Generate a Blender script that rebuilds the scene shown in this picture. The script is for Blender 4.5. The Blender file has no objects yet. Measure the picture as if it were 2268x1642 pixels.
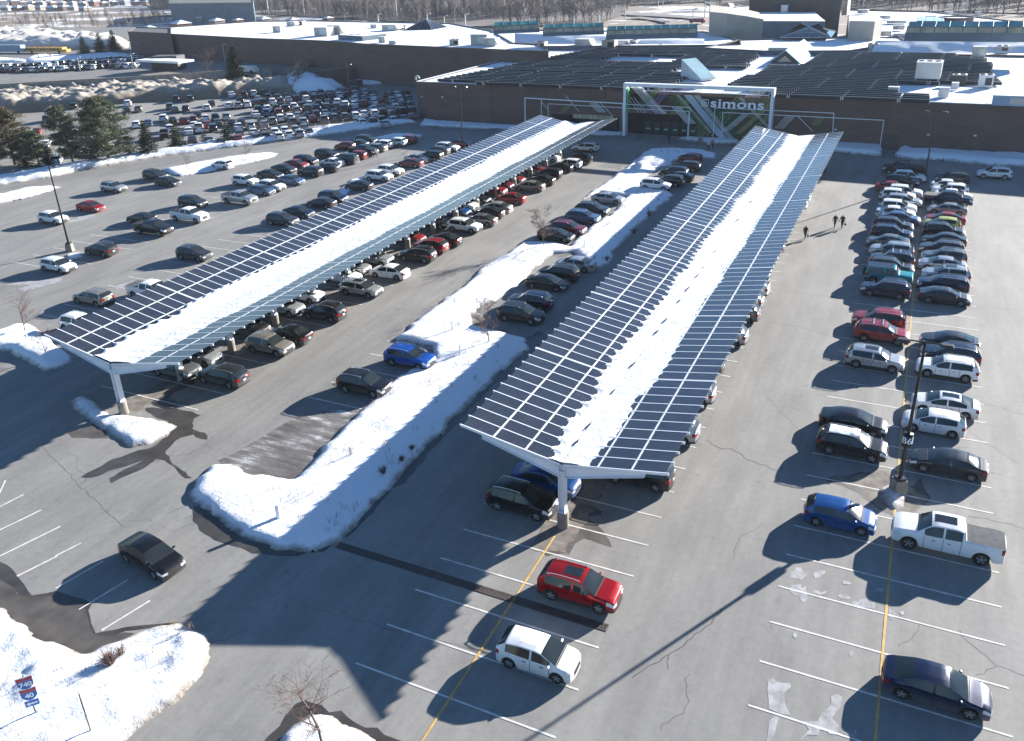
import bpy, math, random
import numpy as np
from mathutils import Vector, Matrix, noise as mnoise
rnd = random.Random(7)
scene = bpy.context.scene
COL = scene.collection
R_ = math.radians

# ------------------------------------------------------------------ camera
PITCH, ROLL, HEAD, FPX, PCX, PCY = 0.417636308, -0.0415172555, -0.466372584, 1862.3208, 1099.56206, 725.708758
CAMH = 32.5
_ch, _sh, _cp, _sp = math.cos(HEAD), math.sin(HEAD), math.cos(PITCH), math.sin(PITCH)
_fwd = np.array([_sh*_cp, _ch*_cp, -_sp]); _rt = np.array([_ch, -_sh, 0.]); _up = np.cross(_rt, _fwd)
_cr, _sr = math.cos(ROLL), math.sin(ROLL)
RT = _rt*_cr + _up*_sr; UP = -_rt*_sr + _up*_cr; FW = _fwd
CAM = np.array([0., 0., CAMH])
def ray(x, y): return RT*((x-PCX)/FPX) - UP*((y-PCY)/FPX) + FW
def at(x, y, z=0.):                      # photo point (2268 px wide grid) -> point on the level z
    d = ray(x, y); t = (z-CAMH)/d[2]; p = CAM + d*t
    return Vector((p[0], p[1], p[2]))
def pix(v):
    c = np.array(v)-CAM; a, b, w = RT@c, UP@c, FW@c
    return PCX+FPX*a/w, PCY-FPX*b/w
def on_wall(x, y, P0, P1):               # photo point -> (distance along the wall P0->P1, height)
    d = ray(x, y); dx, dy = P1[0]-P0[0], P1[1]-P0[1]; L = math.hypot(dx, dy); n = (dy/L, -dx/L)
    t = ((P0[0]-CAM[0])*n[0]+(P0[1]-CAM[1])*n[1])/(d[0]*n[0]+d[1]*n[1]); p = CAM+d*t
    return ((p[0]-P0[0])*dx+(p[1]-P0[1])*dy)/L, p[2]
def hgt(bx, by, ty, z0=0.):              # height of a thing standing at photo point (bx,by) whose top is at row ty
    b = at(bx, by, z0); lo, hi = z0, z0+60
    for _ in range(40):
        m = (lo+hi)/2
        if pix((b.x, b.y, m))[1] > ty: lo = m
        else: hi = m
    return lo-z0
cam = bpy.data.cameras.new('camera'); co = bpy.data.objects.new('camera', cam); COL.objects.link(co)
cam.sensor_fit = 'HORIZONTAL'; cam.sensor_width = 36; cam.lens = FPX/2268*36
cam.shift_x = (1134-PCX)/2268; cam.shift_y = (PCY-820.6)/2268
cam.clip_start = 0.5; cam.clip_end = 6000
co.matrix_world = Matrix(((RT[0], UP[0], -FW[0], 0), (RT[1], UP[1], -FW[1], 0), (RT[2], UP[2], -FW[2], CAMH), (0, 0, 0, 1)))
scene.camera = co

# ------------------------------------------------------------------ light
SUN_AZ, SUN_EL = 28.0, 16.5                        # azimuth from +Y towards +X
w = bpy.data.worlds.new('World'); scene.world = w; w.use_nodes = True
nt = w.node_tree; bg = nt.nodes['Background']
sky = nt.nodes.new('ShaderNodeTexSky'); sky.sky_type = 'NISHITA'; sky.sun_disc = False
sky.sun_elevation = R_(SUN_EL); sky.sun_rotation = R_(SUN_AZ); sky.air_density = 1.0; sky.dust_density = 0.0; sky.ozone_density = 5.0
nt.links.new(sky.outputs[0], bg.inputs[0]); bg.inputs[1].default_value = 0.056
sl = bpy.data.lights.new('sun', 'SUN'); so = bpy.data.objects.new('sun', sl); COL.objects.link(so)
sl.energy = 5.0; sl.angle = R_(0.5); sl.color = (1, .955, .895)
so.rotation_euler = (R_(90-SUN_EL), 0, R_(180-SUN_AZ)); so.location = (60, 100, 80)
vs = scene.view_settings; vs.view_transform = 'Standard'; vs.look = 'None'; vs.gamma = 1; vs.exposure = 1.80
scene.render.engine = 'CYCLES'

# ------------------------------------------------------------------ materials
MATS = {}
def nodes(m):
    m.use_nodes = True; t = m.node_tree; return t, t.nodes['Principled BSDF']
def setp(b, **k):
    for n, v in k.items():
        n = n.replace('_', ' ')
        if n in b.inputs: b.inputs[n].default_value = v
def N(t, typ, **k):
    n = t.nodes.new(typ)
    for a, v in k.items():
        if isinstance(v, (int, float, str, bool)) and hasattr(n, a): setattr(n, a, v)
    return n
def noise_val(t, scale, coord='Object', detail=4, rough=.55, stretch=None, dim=None):
    tc = t.nodes.new('ShaderNodeTexCoord'); src = tc.outputs[coord]
    if stretch:
        mp = t.nodes.new('ShaderNodeMapping'); mp.inputs['Scale'].default_value = stretch
        t.links.new(src, mp.inputs[0]); src = mp.outputs[0]
    n = t.nodes.new('ShaderNodeTexNoise'); n.inputs['Scale'].default_value = scale
    n.inputs['Detail'].default_value = detail; n.inputs['Roughness'].default_value = rough
    t.links.new(src, n.inputs['Vector']); return n.outputs['Fac']
def ramp(t, fac, stops):
    r = t.nodes.new('ShaderNodeValToRGB'); e = r.color_ramp.elements
    while len(e) < len(stops): e.new(.5)
    for i, (p, c) in enumerate(stops):
        e[i].position = p; e[i].color = (c[0], c[1], c[2], 1) if not isinstance(c, (int, float)) else (c, c, c, 1)
    t.links.new(fac, r.inputs[0]); return r.outputs[0]
def mix(t, fac, a, b, mode='MIX'):
    m = t.nodes.new('ShaderNodeMix'); m.data_type = 'RGBA'; m.blend_type = mode
    for s, v in ((m.inputs[0], fac), (m.inputs[6], a), (m.inputs[7], b)):
        if isinstance(v, (int, float)): s.default_value = v
        elif isinstance(v, (tuple, list)): s.default_value = (v[0], v[1], v[2], 1)
        else: t.links.new(v, s)
    return m.outputs[2]
def math_(t, op, a, b=0.):
    m = t.nodes.new('ShaderNodeMath'); m.operation = op
    for s, v in ((m.inputs[0], a), (m.inputs[1], b)):
        if isinstance(v, (int, float)): s.default_value = v
        else: t.links.new(v, s)
    return m.outputs[0]
def bump(t, b, h, strength=.5, dist=.1):
    n = t.nodes.new('ShaderNodeBump'); n.inputs['Strength'].default_value = strength; n.inputs['Distance'].default_value = dist
    t.links.new(h, n.inputs['Height']); t.links.new(n.outputs[0], b.inputs['Normal'])
def mat(name, col, rough=.6, metal=0., var=.12, scale=3., bumpk=0., **k):
    if name in MATS: return MATS[name]
    m = bpy.data.materials.new(name); t, b = nodes(m); MATS[name] = m
    setp(b, Roughness=rough, Metallic=metal, **k)
    if var > 0:
        f = noise_val(t, scale)
        c = ramp(t, f, ((.3, [x*(1-var) for x in col]), (.7, [min(1, x*(1+var)) for x in col])))
        t.links.new(c, b.inputs['Base Color'])
        if bumpk: bump(t, b, f, bumpk)
    else: b.inputs['Base Color'].default_value = (*col, 1)
    return m
def vec_geo(t, scale=None):
    g = t.nodes.new('ShaderNodeNewGeometry'); return g.outputs['Position']
def wnoise(t, scale, stretch=None, detail=5, rough=.55):
    src = vec_geo(t)
    if stretch:
        mp = t.nodes.new('ShaderNodeMapping'); mp.inputs['Scale'].default_value = stretch; t.links.new(src, mp.inputs[0]); src = mp.outputs[0]
    n = t.nodes.new('ShaderNodeTexNoise'); n.inputs['Scale'].default_value = scale; n.inputs['Detail'].default_value = detail; n.inputs['Roughness'].default_value = rough
    t.links.new(src, n.inputs['Vector']); return n.outputs['Fac']
def asphalt(name, base, wet=False):
    m = bpy.data.materials.new(name); t, b = nodes(m); MATS[name] = m
    big = wnoise(t, .06, (1, .35, 1)); mid = wnoise(t, .45, (1, .3, 1)); fine = wnoise(t, 9., detail=6, rough=.75)
    grain = wnoise(t, 40., detail=3, rough=.8)
    c = ramp(t, big, ((.25, [x*.86 for x in base]), (.5, base), (.75, [base[0]*1.1, base[1]*1.085, base[2]*1.05])))
    c = mix(t, .42, c, ramp(t, mid, ((.3, (.33, .33, .34)), (.7, (.66, .66, .65)))), 'OVERLAY')
    c = mix(t, .30, c, ramp(t, wnoise(t, 1.3, (1, .07, 1), detail=5, rough=.65), ((.3, (.33, .33, .33)), (.7, (.66, .66, .66)))), 'OVERLAY')
    c = mix(t, .30, c, ramp(t, wnoise(t, 2.2, detail=6, rough=.7), ((.3, (.34, .34, .35)), (.7, (.66, .66, .65)))), 'OVERLAY')
    c = mix(t, .16, c, ramp(t, fine, ((.25, (.2, .2, .2)), (.75, (.8, .8, .8)))), 'OVERLAY')
    c = mix(t, .12, c, ramp(t, grain, ((.3, (.1, .1, .1)), (.7, (.9, .9, .9)))), 'OVERLAY')
    spots = ramp(t, wnoise(t, .8, detail=3, rough=.6), ((.64, 0.), (.72, .30)))
    c = mix(t, spots, c, [x*.45 for x in base])
    bloom = ramp(t, wnoise(t, .16, (1, .5, 1), detail=7, rough=.7), ((.55, 0.), (.75, .35)))
    c = mix(t, bloom, c, [min(1, x*1.45) for x in base])
    # cracks: distorted voronoi edges, only here and there
    src = vec_geo(t); nn = t.nodes.new('ShaderNodeTexNoise'); nn.inputs['Scale'].default_value = .5; nn.inputs['Detail'].default_value = 5
    t.links.new(src, nn.inputs['Vector'])
    va = t.nodes.new('ShaderNodeVectorMath'); va.operation = 'MULTIPLY_ADD'; t.links.new(nn.outputs['Color'], va.inputs[0])
    va.inputs[1].default_value = (2.6, 2.6, 0); t.links.new(src, va.inputs[2])
    for sc, wd in ((.085, .0045), (.21, .003)):
        v = t.nodes.new('ShaderNodeTexVoronoi'); v.feature = 'DISTANCE_TO_EDGE'; v.inputs['Scale'].default_value = sc
        t.links.new(va.outputs[0], v.inputs['Vector'])
        line = ramp(t, v.outputs[0], ((0, 1.), (wd*.5, 1.), (wd, 0.)))
        gate = ramp(t, wnoise(t, .05 if sc < .1 else .11), ((.56, 0.), (.64, .6)))
        c = mix(t, math_(t, 'MULTIPLY', line, gate), c, (.035, .034, .033))
    t.links.new(c, b.inputs['Base Color'])
    setp(b, Roughness=.82); b.inputs['Specular IOR Level'].default_value = .35
    bump(t, b, fine, .25, .02)
    return m
def soft(m, sc=1.6, lo=.5, hi=.95):
    t = m.node_tree; b = t.nodes['Principled BSDF']; t.links.new(ramp(t, wnoise(t, sc, detail=6, rough=.65), ((.34, lo), (.60, hi))), b.inputs['Alpha'])
def snow_mat(name, tint=(.78, .80, .83), dirtcol=(.24, .21, .18), base_dirt=0., grain=3.):
    m = bpy.data.materials.new(name); t, b = nodes(m); MATS[name] = m
    at_ = t.nodes.new('ShaderNodeAttribute'); at_.attribute_name = 'dirt'
    n1 = wnoise(t, 1.2, detail=6, rough=.65); n2 = wnoise(t, 6., detail=5, rough=.7)
    f = math_(t, 'ADD', at_.outputs['Fac'], math_(t, 'MULTIPLY', math_(t, 'SUBTRACT', n1, .5), 1.1))
    f = ramp(t, math_(t, 'ADD', f, base_dirt), ((.30, 0.), (.95, 1.)))
    c = mix(t, f, tint, ramp(t, n2, ((.3, [x*.6 for x in dirtcol]), (.7, [x*1.5 for x in dirtcol]))))
    spots = ramp(t, wnoise(t, 2.3, detail=7, rough=.8), ((.60, 0.), (.70, .5)))
    c = mix(t, spots, c, (.40, .36, .31))
    t.links.new(c, b.inputs['Base Color']); setp(b, Roughness=.75)
    b.inputs['Specular IOR Level'].default_value = .3
    bump(t, b, math_(t, 'ADD', math_(t, 'MULTIPLY', wnoise(t, grain, detail=6, rough=.7), 1.), math_(t, 'MULTIPLY', n1, .8)), .85, .09)
    return m
def brick_mat(name, col):
    m = bpy.data.materials.new(name); t, b = nodes(m); MATS[name] = m
    n1 = wnoise(t, .25, (1, 1, 3)); n2 = wnoise(t, 2.2, (1, 1, 9), detail=5, rough=.7)
    c = ramp(t, n1, ((.25, [x*.8 for x in col]), (.75, [x*1.2 for x in col])))
    c = mix(t, .45, c, ramp(t, n2, ((.3, (.3,)*3), (.7, (.7,)*3))), 'OVERLAY')
    # courses every metre as faint joints
    g = t.nodes.new('ShaderNodeSeparateXYZ'); t.links.new(vec_geo(t), g.inputs[0])
    fr = math_(t, 'FRACT', math_(t, 'MULTIPLY', g.outputs[2], 2.5))
    j = ramp(t, fr, ((0, 1.), (.06, 1.), (.12, 0.)))
    c = mix(t, math_(t, 'MULTIPLY', j, .35), c, (.20, .18, .16))
    t.links.new(c, b.inputs['Base Color']); setp(b, Roughness=.9); return m
def metalstripe(name, col, sc=2.5, axis=0, rough=.45):
    m = bpy.data.materials.new(name); t, b = nodes(m); MATS[name] = m
    tc = t.nodes.new('ShaderNodeTexCoord'); g = t.nodes.new('ShaderNodeSeparateXYZ'); t.links.new(tc.outputs['Object'], g.inputs[0])
    fr = math_(t, 'FRACT', math_(t, 'MULTIPLY', g.outputs[axis], sc))
    c = mix(t, ramp(t, fr, ((0, .8), (.08, .8), (.14, 0.))), col, [x*.45 for x in col])
    t.links.new(c, b.inputs['Base Color']); setp(b, Roughness=rough); return m

M_ASPH = asphalt('asphalt_salted', (.222, .216, .203))
M_ROAD = asphalt('asphalt_road', (.188, .185, .176))
M_WET = mat('wet_asphalt', (.055, .05, .045), .35, var=.35, scale=.8)
M_DAMP = mat('damp_asphalt', (.082, .073, .064), .6, var=.35, scale=.9)
M_SALT = mat('salt_crust', (.38, .38, .39), .8, var=.10, scale=2.)
M_ICE = mat('trodden_ice', (.42, .41, .40), .5, var=.35, scale=1.4)
def ice_mat():
    m = bpy.data.materials.new('streaky_ice'); t, b = nodes(m); MATS['streaky_ice'] = m
    f = math_(t, 'ADD', math_(t, 'MULTIPLY', wnoise(t, 1.1, (.35, 1.6, 1), detail=7, rough=.75), .75), math_(t, 'MULTIPLY', wnoise(t, .25, detail=3), .35))
    c = ramp(t, f, ((.36, (.055, .048, .042)), (.50, (.12, .108, .098)), (.60, (.19, .18, .17)), (.70, (.60, .60, .60))))
    t.links.new(c, b.inputs['Base Color']); setp(b, Roughness=.5); return m
M_STREAK = ice_mat()
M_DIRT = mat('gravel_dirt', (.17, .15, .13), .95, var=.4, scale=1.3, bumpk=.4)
soft(M_SALT)
M_WHITE_LINE = mat('white_line_paint', (.62, .60, .56), .8, var=.22, scale=2.2)
M_YELLOW_LINE = mat('yellow_line_paint', (.55, .34, .10), .8, var=.22, scale=2.2)
M_SNOW = snow_mat('snow_bank', grain=4.5)
M_SNOW_ROOF = snow_mat('snow_on_roof', tint=(.80, .82, .85), base_dirt=-.35, grain=3.)
M_DIRTY = snow_mat('dirty_snow', tint=(.36, .32, .27), dirtcol=(.19, .155, .115), base_dirt=.25, grain=.8)
M_STEEL = mat('white_painted_steel', (.72, .75, .78), .4, var=.06, scale=1.)
M_CONC = mat('concrete', (.22, .20, .17), .9, var=.25, scale=2.)
M_BRICK = brick_mat('brown_brick', (.135, .086, .070))
M_BRICK2 = brick_mat('red_brown_brick', (.16, .085, .06))
M_STUCCO = mat('beige_stucco', (.34, .31, .27), .9, var=.10, scale=.3)
M_BLUEGREY = mat('blue_grey_cladding', (.10, .14, .18), .6, var=.15, scale=.3)
M_DARKCLAD = mat('dark_cladding', (.045, .042, .045), .6, var=.2, scale=.3)
M_GREYROOF = mat('grey_membrane', (.10, .10, .10), .8, var=.2, scale=.4)
M_UNIT = metalstripe('beige_unit_casing', (.42, .41, .37), 1.6, 0)
M_UNITW = mat('white_unit_casing', (.62, .63, .62), .5, var=.08)
M_DARKM = mat('dark_grille', (.03, .03, .03), .5, var=.1)
M_GALV = mat('galvanised_metal', (.45, .47, .48), .35, .6, var=.1)
M_BLACKM = mat('black_painted_metal', (.012, .012, .013), .4, var=.1)
M_GLASSD = mat('dark_glass', (.012, .016, .018), .06, var=0)
M_TEAL = mat('teal_glass', (.05, .26, .24), .12, var=.35, scale=.3)
M_AQUA = mat('pale_glass_panel', (.42, .60, .62), .2, var=.1, scale=.5)
M_AMBER = mat('tan_glass', (.42, .36, .26), .3, var=.3, scale=.4)
def panel_mat():
    m = bpy.data.materials.new('solar_cells'); t, b = nodes(m); MATS['solar_cells'] = m
    tc = t.nodes.new('ShaderNodeTexCoord'); g = t.nodes.new('ShaderNodeSeparateXYZ'); t.links.new(tc.outputs['Object'], g.inputs[0])
    a = math_(t, 'FRACT', math_(t, 'MULTIPLY', g.outputs[0], 5.9)); c2 = math_(t, 'FRACT', math_(t, 'MULTIPLY', g.outputs[1], 5.9))
    l = math_(t, 'MAXIMUM', ramp(t, a, ((0, 1.), (.05, 1.), (.09, 0.))), ramp(t, c2, ((0, 1.), (.05, 1.), (.09, 0.))))
    sm = ramp(t, wnoise(t, 1.6, detail=6, rough=.7), ((.5, 0.), (.85, .30)))
    c = mix(t, math_(t, 'MULTIPLY', l, .5), ramp(t, wnoise(t, .35), ((.3, (.020, .023, .032)), (.7, (.034, .037, .048)))), (.075, .08, .09))
    c = mix(t, sm, c, (.11, .11, .11))
    t.links.new(c, b.inputs['Base Color']); setp(b, Roughness=.14); b.inputs['Specular IOR Level'].default_value = 1.0; return m
M_PANEL = panel_mat()
M_PANELR = mat('roof_array_cells', (.003, .005, .014), .25, var=.25, scale=.5); M_PANELR.node_tree.nodes['Principled BSDF'].inputs['Specular IOR Level'].default_value = .25

# ------------------------------------------------------------------ mesh helpers
class MB:
    def __init__(s): s.v = []; s.f = []; s.m = []; s.sm = []
    def add(s, vs_, fs, m=0, sm=False):
        o = len(s.v); s.v += [tuple(map(float, v)) for v in vs_]
        for f in fs: s.f.append(tuple(i+o for i in f)); s.m.append(m); s.sm.append(sm)
    def box(s, c, d, rz=0., m=0, taper=1., rx=0.):
        cx, cy, cz = c; a, b, h = d[0]/2, d[1]/2, d[2]/2; q = []
        for z, k in ((-h, 1.), (h, taper)):
            for x, y in ((-a*k, -b*k), (a*k, -b*k), (a*k, b*k), (-a*k, b*k)):
                yy, zz = y*math.cos(rx)-z*math.sin(rx), y*math.sin(rx)+z*math.cos(rx)
                q.append((cx+x*math.cos(rz)-yy*math.sin(rz), cy+x*math.sin(rz)+yy*math.cos(rz), cz+zz))
        s.add(q, [(3, 2, 1, 0), (4, 5, 6, 7), (0, 1, 5, 4), (1, 2, 6, 5), (2, 3, 7, 6), (3, 0, 4, 7)], m)
    def hexa(s, q, m=0):
        s.add(q, [(3, 2, 1, 0), (4, 5, 6, 7), (0, 1, 5, 4), (1, 2, 6, 5), (2, 3, 7, 6), (3, 0, 4, 7)], m)
    def tube(s, p0, p1, r0, r1=None, n=8, m=0, cap=True, sm=True):
        r1 = r0 if r1 is None else r1
        p0, p1 = Vector(p0), Vector(p1); d = (p1-p0)
        if d.length < 1e-6: return
        d.normalize(); u = d.orthogonal().normalized(); w_ = d.cross(u)
        q = []
        for p, r in ((p0, r0), (p1, r1)):
            for i in range(n):
                a = 2*math.pi*i/n; q.append(p+(u*math.cos(a)+w_*math.sin(a))*r)
        s.add(q, [(i, (i+1) % n, n+(i+1) % n, n+i) for i in range(n)], m, sm)
        if cap: s.add(q, [tuple(range(n-1, -1, -1)), tuple(range(n, 2*n))], m)
    def lathe(s, prof, n=16, o=(0, 0, 0), m=0, axis='z', sm=True):   # prof: (radius, along)
        q = []
        for r, z in prof:
            for i in range(n):
                a = 2*math.pi*i/n; x, y = r*math.cos(a), r*math.sin(a)
                q.append((o[0]+x, o[1]+y, o[2]+z) if axis == 'z' else (o[0]+x, o[1]+z, o[2]+y))
        fs = []
        for k in range(len(prof)-1):
            for i in range(n):
                j = (i+1) % n; a = (k*n+i, k*n+j, (k+1)*n+j, (k+1)*n+i); fs.append(a if axis == 'z' else a[::-1])
        s.add(q, fs, m, sm)
    def prism(s, poly, z0, z1, m=0, mt=None, top=True):              # poly world xy CCW or CW; z may be callables
        n = len(poly); A = sum(poly[i][0]*poly[(i+1) % n][1]-poly[(i+1) % n][0]*poly[i][1] for i in range(n))
        if A < 0: poly = poly[::-1]
        q = [(p[0], p[1], z0) for p in poly]+[(p[0], p[1], z1) for p in poly]
        s.add(q, [(i, (i+1) % n, n+(i+1) % n, n+i) for i in range(n)], m)
        if top: s.add([(p[0], p[1], z1) for p in poly], [tuple(range(n))], m if mt is None else mt)
    def weld(s):
        mp, nv, ix = {}, [], []
        for v in s.v:
            k = (round(v[0], 4), round(v[1], 4), round(v[2], 4))
            if k not in mp: mp[k] = len(nv); nv.append(v)
            ix.append(mp[k])
        F, M_, S_ = [], [], []
        for f, m_, q in zip(s.f, s.m, s.sm):
            g = []
            for i in f:
                j = ix[i]
                if j not in g: g.append(j)
            if len(g) > 2: F.append(tuple(g)); M_.append(m_); S_.append(q)
        s.v, s.f, s.m, s.sm = nv, F, M_, S_; return s
    def build(s, name, mats, parent=None, loc=None):
        me = bpy.data.meshes.new(name); me.from_pydata(s.v, [], s.f)
        for m_ in (mats if isinstance(mats, (list, tuple)) else [mats]): me.materials.append(m_)
        me.polygons.foreach_set('material_index', s.m); me.polygons.foreach_set('use_smooth', s.sm); me.update()
        o = bpy.data.objects.new(name, me); COL.objects.link(o)
        if parent: o.parent = parent
        if loc is not None: o.location = loc
        return o
def tag(o, label=None, cat=None, group=None, kind=None):
    if label: o['label'] = label
    if cat: o['category'] = cat
    if group: o['group'] = group
    if kind: o['kind'] = kind
    return o
def empty(name, loc, rz=0., **k):
    o = bpy.data.objects.new(name, None); COL.objects.link(o); o.location = loc; o.rotation_euler.z = rz
    o.empty_display_size = .5; return tag(o, **k)
def copy_tree(o, parent=None):
    c = o.copy(); COL.objects.link(c); c.parent = parent
    for ch in KIDS.get(o.name, ()):
        copy_tree(ch, c)
    return c
KIDS = {}
def index_kids(o):
    KIDS[o.name] = list(o.children)
    for c in o.children: index_kids(c)
def inpoly(x, y, P):
    c = False; n = len(P); j = n-1
    for i in range(n):
        xi, yi = P[i][0], P[i][1]; xj, yj = P[j][0], P[j][1]
        if (yi > y) != (yj > y) and x < (xj-xi)*(y-yi)/(yj-yi)+xi: c = not c
        j = i
    return c
def np_sd(X, Y, P):                                   # signed distance (positive inside)
    P = np.array([(p[0], p[1]) for p in P]); n = len(P); D = np.full(X.shape, 1e9); ins = np.zeros(X.shape, bool)
    for i in range(n):
        a, b = P[i], P[(i+1) % n]; e = b-a; l = max(1e-9, e@e)
        t = np.clip(((X-a[0])*e[0]+(Y-a[1])*e[1])/l, 0, 1)
        D = np.minimum(D, np.hypot(X-a[0]-t*e[0], Y-a[1]-t*e[1]))
        with np.errstate(divide='ignore', invalid='ignore'):
            cr = ((a[1] > Y) != (b[1] > Y)) & (X < (b[0]-a[0])*(Y-a[1])/((b[1]-a[1]) if b[1] != a[1] else 1e-12)+a[0])
        ins ^= cr
    return np.where(ins, D, -D)
_rs = np.random.RandomState(3)
_tab = _rs.rand(256, 256)
def vnoise(X, Y, sc):                                 # smooth value noise on arrays
    x, y = X*sc, Y*sc; xi, yi = np.floor(x).astype(int), np.floor(y).astype(int); fx, fy = x-xi, y-yi
    fx = fx*fx*(3-2*fx); fy = fy*fy*(3-2*fy); g = lambda a, b: _tab[a % 256, b % 256]
    return (g(xi, yi)*(1-fx)+g(xi+1, yi)*fx)*(1-fy)+(g(xi, yi+1)*(1-fx)+g(xi+1, yi+1)*fx)*fy-.5
def fbm(X, Y, sc, o=4): return sum(vnoise(X+31*k, Y+17*k, sc*2**k)/2**k for k in range(o))
def grid_mesh(name, X, Y, Z, keep, m, dirt=None, parent=None):
    ny, nx = X.shape; idx = -np.ones(X.shape, int); cell = keep[:-1, :-1] & keep[1:, :-1] & keep[:-1, 1:] & keep[1:, 1:]
    need = np.zeros(X.shape, bool)
    for a, b in ((0, 0), (1, 0), (0, 1), (1, 1)): need[a:ny-1+a, b:nx-1+b] |= cell
    idx[need] = np.arange(need.sum()); co_ = np.stack([X[need], Y[need], Z[need]], 1)
    jj, ii = np.nonzero(cell)
    F = np.stack([idx[jj, ii], idx[jj, ii+1], idx[jj+1, ii+1], idx[jj+1, ii]], 1)
    me = bpy.data.meshes.new(name); me.from_pydata(co_.tolist(), [], F.tolist()); me.materials.append(m)
    me.polygons.foreach_set('use_smooth', [True]*len(F))
    if dirt is not None:
        a_ = me.attributes.new('dirt', 'FLOAT', 'POINT'); a_.data.foreach_set('value', dirt[need].astype(np.float32))
    me.update(); o = bpy.data.objects.new(name, me); COL.objects.link(o)
    if parent: o.parent = parent
    return o
def snow(name, px, h=.45, slope=.8, step=.3, z0=0., m=None, rough=.16, dirtw=.7, world=False, kind='structure', zfun=None, dirt0=1., rug=0.):
    P = [(p[0], p[1]) for p in px] if world else [at(x, y, z0)[:2] for x, y in px]
    xs = [p[0] for p in P]; ys = [p[1] for p in P]
    X, Y = np.meshgrid(np.arange(min(xs)-1, max(xs)+1, step), np.arange(min(ys)-1, max(ys)+1, step))
    sd = np_sd(X, Y, P) + fbm(X, Y, .6, 4)*.5*min(1, slope) + fbm(X, Y, 3.1, 2)*.08
    s = np.clip(sd/slope, -1, 1); prof = np.where(s > 0, np.clip(1-(1-s)**2.2, 0, 1)**.8, s*.6)
    Z = h*prof+np.where(s > 0, s, 0)*(fbm(X, Y, .35, 5)*rough*1.6+fbm(X, Y, 2.2, 3)*rough*.45*min(1, h/.3))
    if rug: Z = Z+np.where(s > 0, s, 0)*rug*(.9-2.2*np.abs(fbm(X, Y, .30, 5))-.8*np.abs(fbm(X+50, Y*1.6, .9, 3)))
    dirt = np.clip(1-sd/dirtw, 0, 1)*dirt0
    return tag(grid_mesh(name, X, Y, Z+z0+(zfun(X, Y) if zfun else 0)-.02, sd > -.35*max(slope, .4), m or M_SNOW, dirt), kind=kind)
_pz = [0]
def patch(name, px, m, z=.004, wob=.25, z0=0., world=False, sub=.5):
    _pz[0] += 1; z = z*.2+.0004*_pz[0] if z < .02 else z
    P = [Vector((p[0], p[1])) for p in px] if world else [Vector(at(x, y, z0)[:2]) for x, y in px]
    q = []
    for i in range(len(P)):
        a, b = P[i], P[(i+1) % len(P)]; k = max(1, int((b-a).length/sub))
        for j in range(k):
            p = a.lerp(b, j/k)
            if wob: p = p+Vector((mnoise.noise(Vector((p.x*1.1, p.y*1.1, 3)))+.5*mnoise.noise(Vector((p.x*3.3, p.y*3.3, 3))), mnoise.noise(Vector((p.x*1.1, p.y*1.1, 9)))+.5*mnoise.noise(Vector((p.x*3.3, p.y*3.3, 9)))))*wob
            q.append((p.x, p.y, z0+z))
    A = sum(q[i][0]*q[(i+1) % len(q)][1]-q[(i+1) % len(q)][0]*q[i][1] for i in range(len(q)))
    if A < 0: q = q[::-1]
    b = MB(); b.add(q, [tuple(range(len(q)))]); return tag(b.build(name, m), kind='structure')

def atd(x, y, dist):                     # photo point at a given horizontal distance
    d = ray(x, y); t = dist/math.hypot(d[0], d[1]); p = CAM+d*t; return Vector((p[0], p[1], p[2]))
# ------------------------------------------------------------------ cars
PAINT = {  # code: (word, colour, metallic)
 'W': ('white', (.74, .75, .76), 0.), 'K': ('black', (.008, .008, .010), .1), 'D': ('dark grey', (.035, .038, .043), .4), 'G': ('grey', (.12, .13, .135), .4),
 'S': ('silver', (.40, .41, .42), .55), 'B': ('bright blue', (.008, .075, .36), .35), 'N': ('navy blue', (.004, .012, .045), .35), 'L': ('grey blue', (.06, .12, .22), .4),
 'R': ('red', (.24, .008, .010), .2), 'M': ('maroon', (.15, .012, .018), .3), 'T': ('teal', (.01, .23, .27), .1), 'Y': ('yellow green', (.40, .42, .10), .1),
 'E': ('beige grey', (.25, .235, .205), .4), 'O': ('rusty red', (.15, .05, .042), .2), 'C': ('crimson', (.34, .006, .010), .5), 'U': ('royal blue', (.004, .062, .22), .3)}
def paint_mat(code):
    n = 'paint_'+PAINT[code][0].replace(' ', '_')
    if n in MATS: return MATS[n]
    m = bpy.data.materials.new(n); t, b = nodes(m); MATS[n] = m; _, col, met = PAINT[code]
    tc = t.nodes.new('ShaderNodeTexCoord'); g = t.nodes.new('ShaderNodeSeparateXYZ'); t.links.new(tc.outputs['Object'], g.inputs[0])
    oi = t.nodes.new('ShaderNodeObjectInfo')
    zz = t.nodes.new('ShaderNodeMapRange'); t.links.new(g.outputs[2], zz.inputs[0])
    zz.inputs[1].default_value = .88; zz.inputs[2].default_value = .2
    n1 = wnoise(t, 2.4, detail=5, rough=.6)
    d = math_(t, 'MULTIPLY', math_(t, 'ADD', zz.outputs[0], math_(t, 'MULTIPLY', math_(t, 'SUBTRACT', n1, .5), .3)), math_(t, 'ADD', .12, math_(t, 'MULTIPLY', oi.outputs['Random'], .55)))
    d = math_(t, 'ADD', d, math_(t, 'MULTIPLY', oi.outputs['Random'], .03)); d = ramp(t, d, ((.02, 0.), (1., .85)))
    c = mix(t, d, col, (.23, .215, .195)); t.links.new(c, b.inputs['Base Color'])
    t.links.new(ramp(t, d, ((0, .26), (.6, .75))), b.inputs['Roughness'])
    t.links.new(ramp(t, d, ((0, met), (.5, 0.))), b.inputs['Metallic'])
    b.inputs['Specular IOR Level'].default_value = .35
    b.inputs['Coat Weight'].default_value = .35; b.inputs['Coat Roughness'].default_value = .12
    return m
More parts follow.
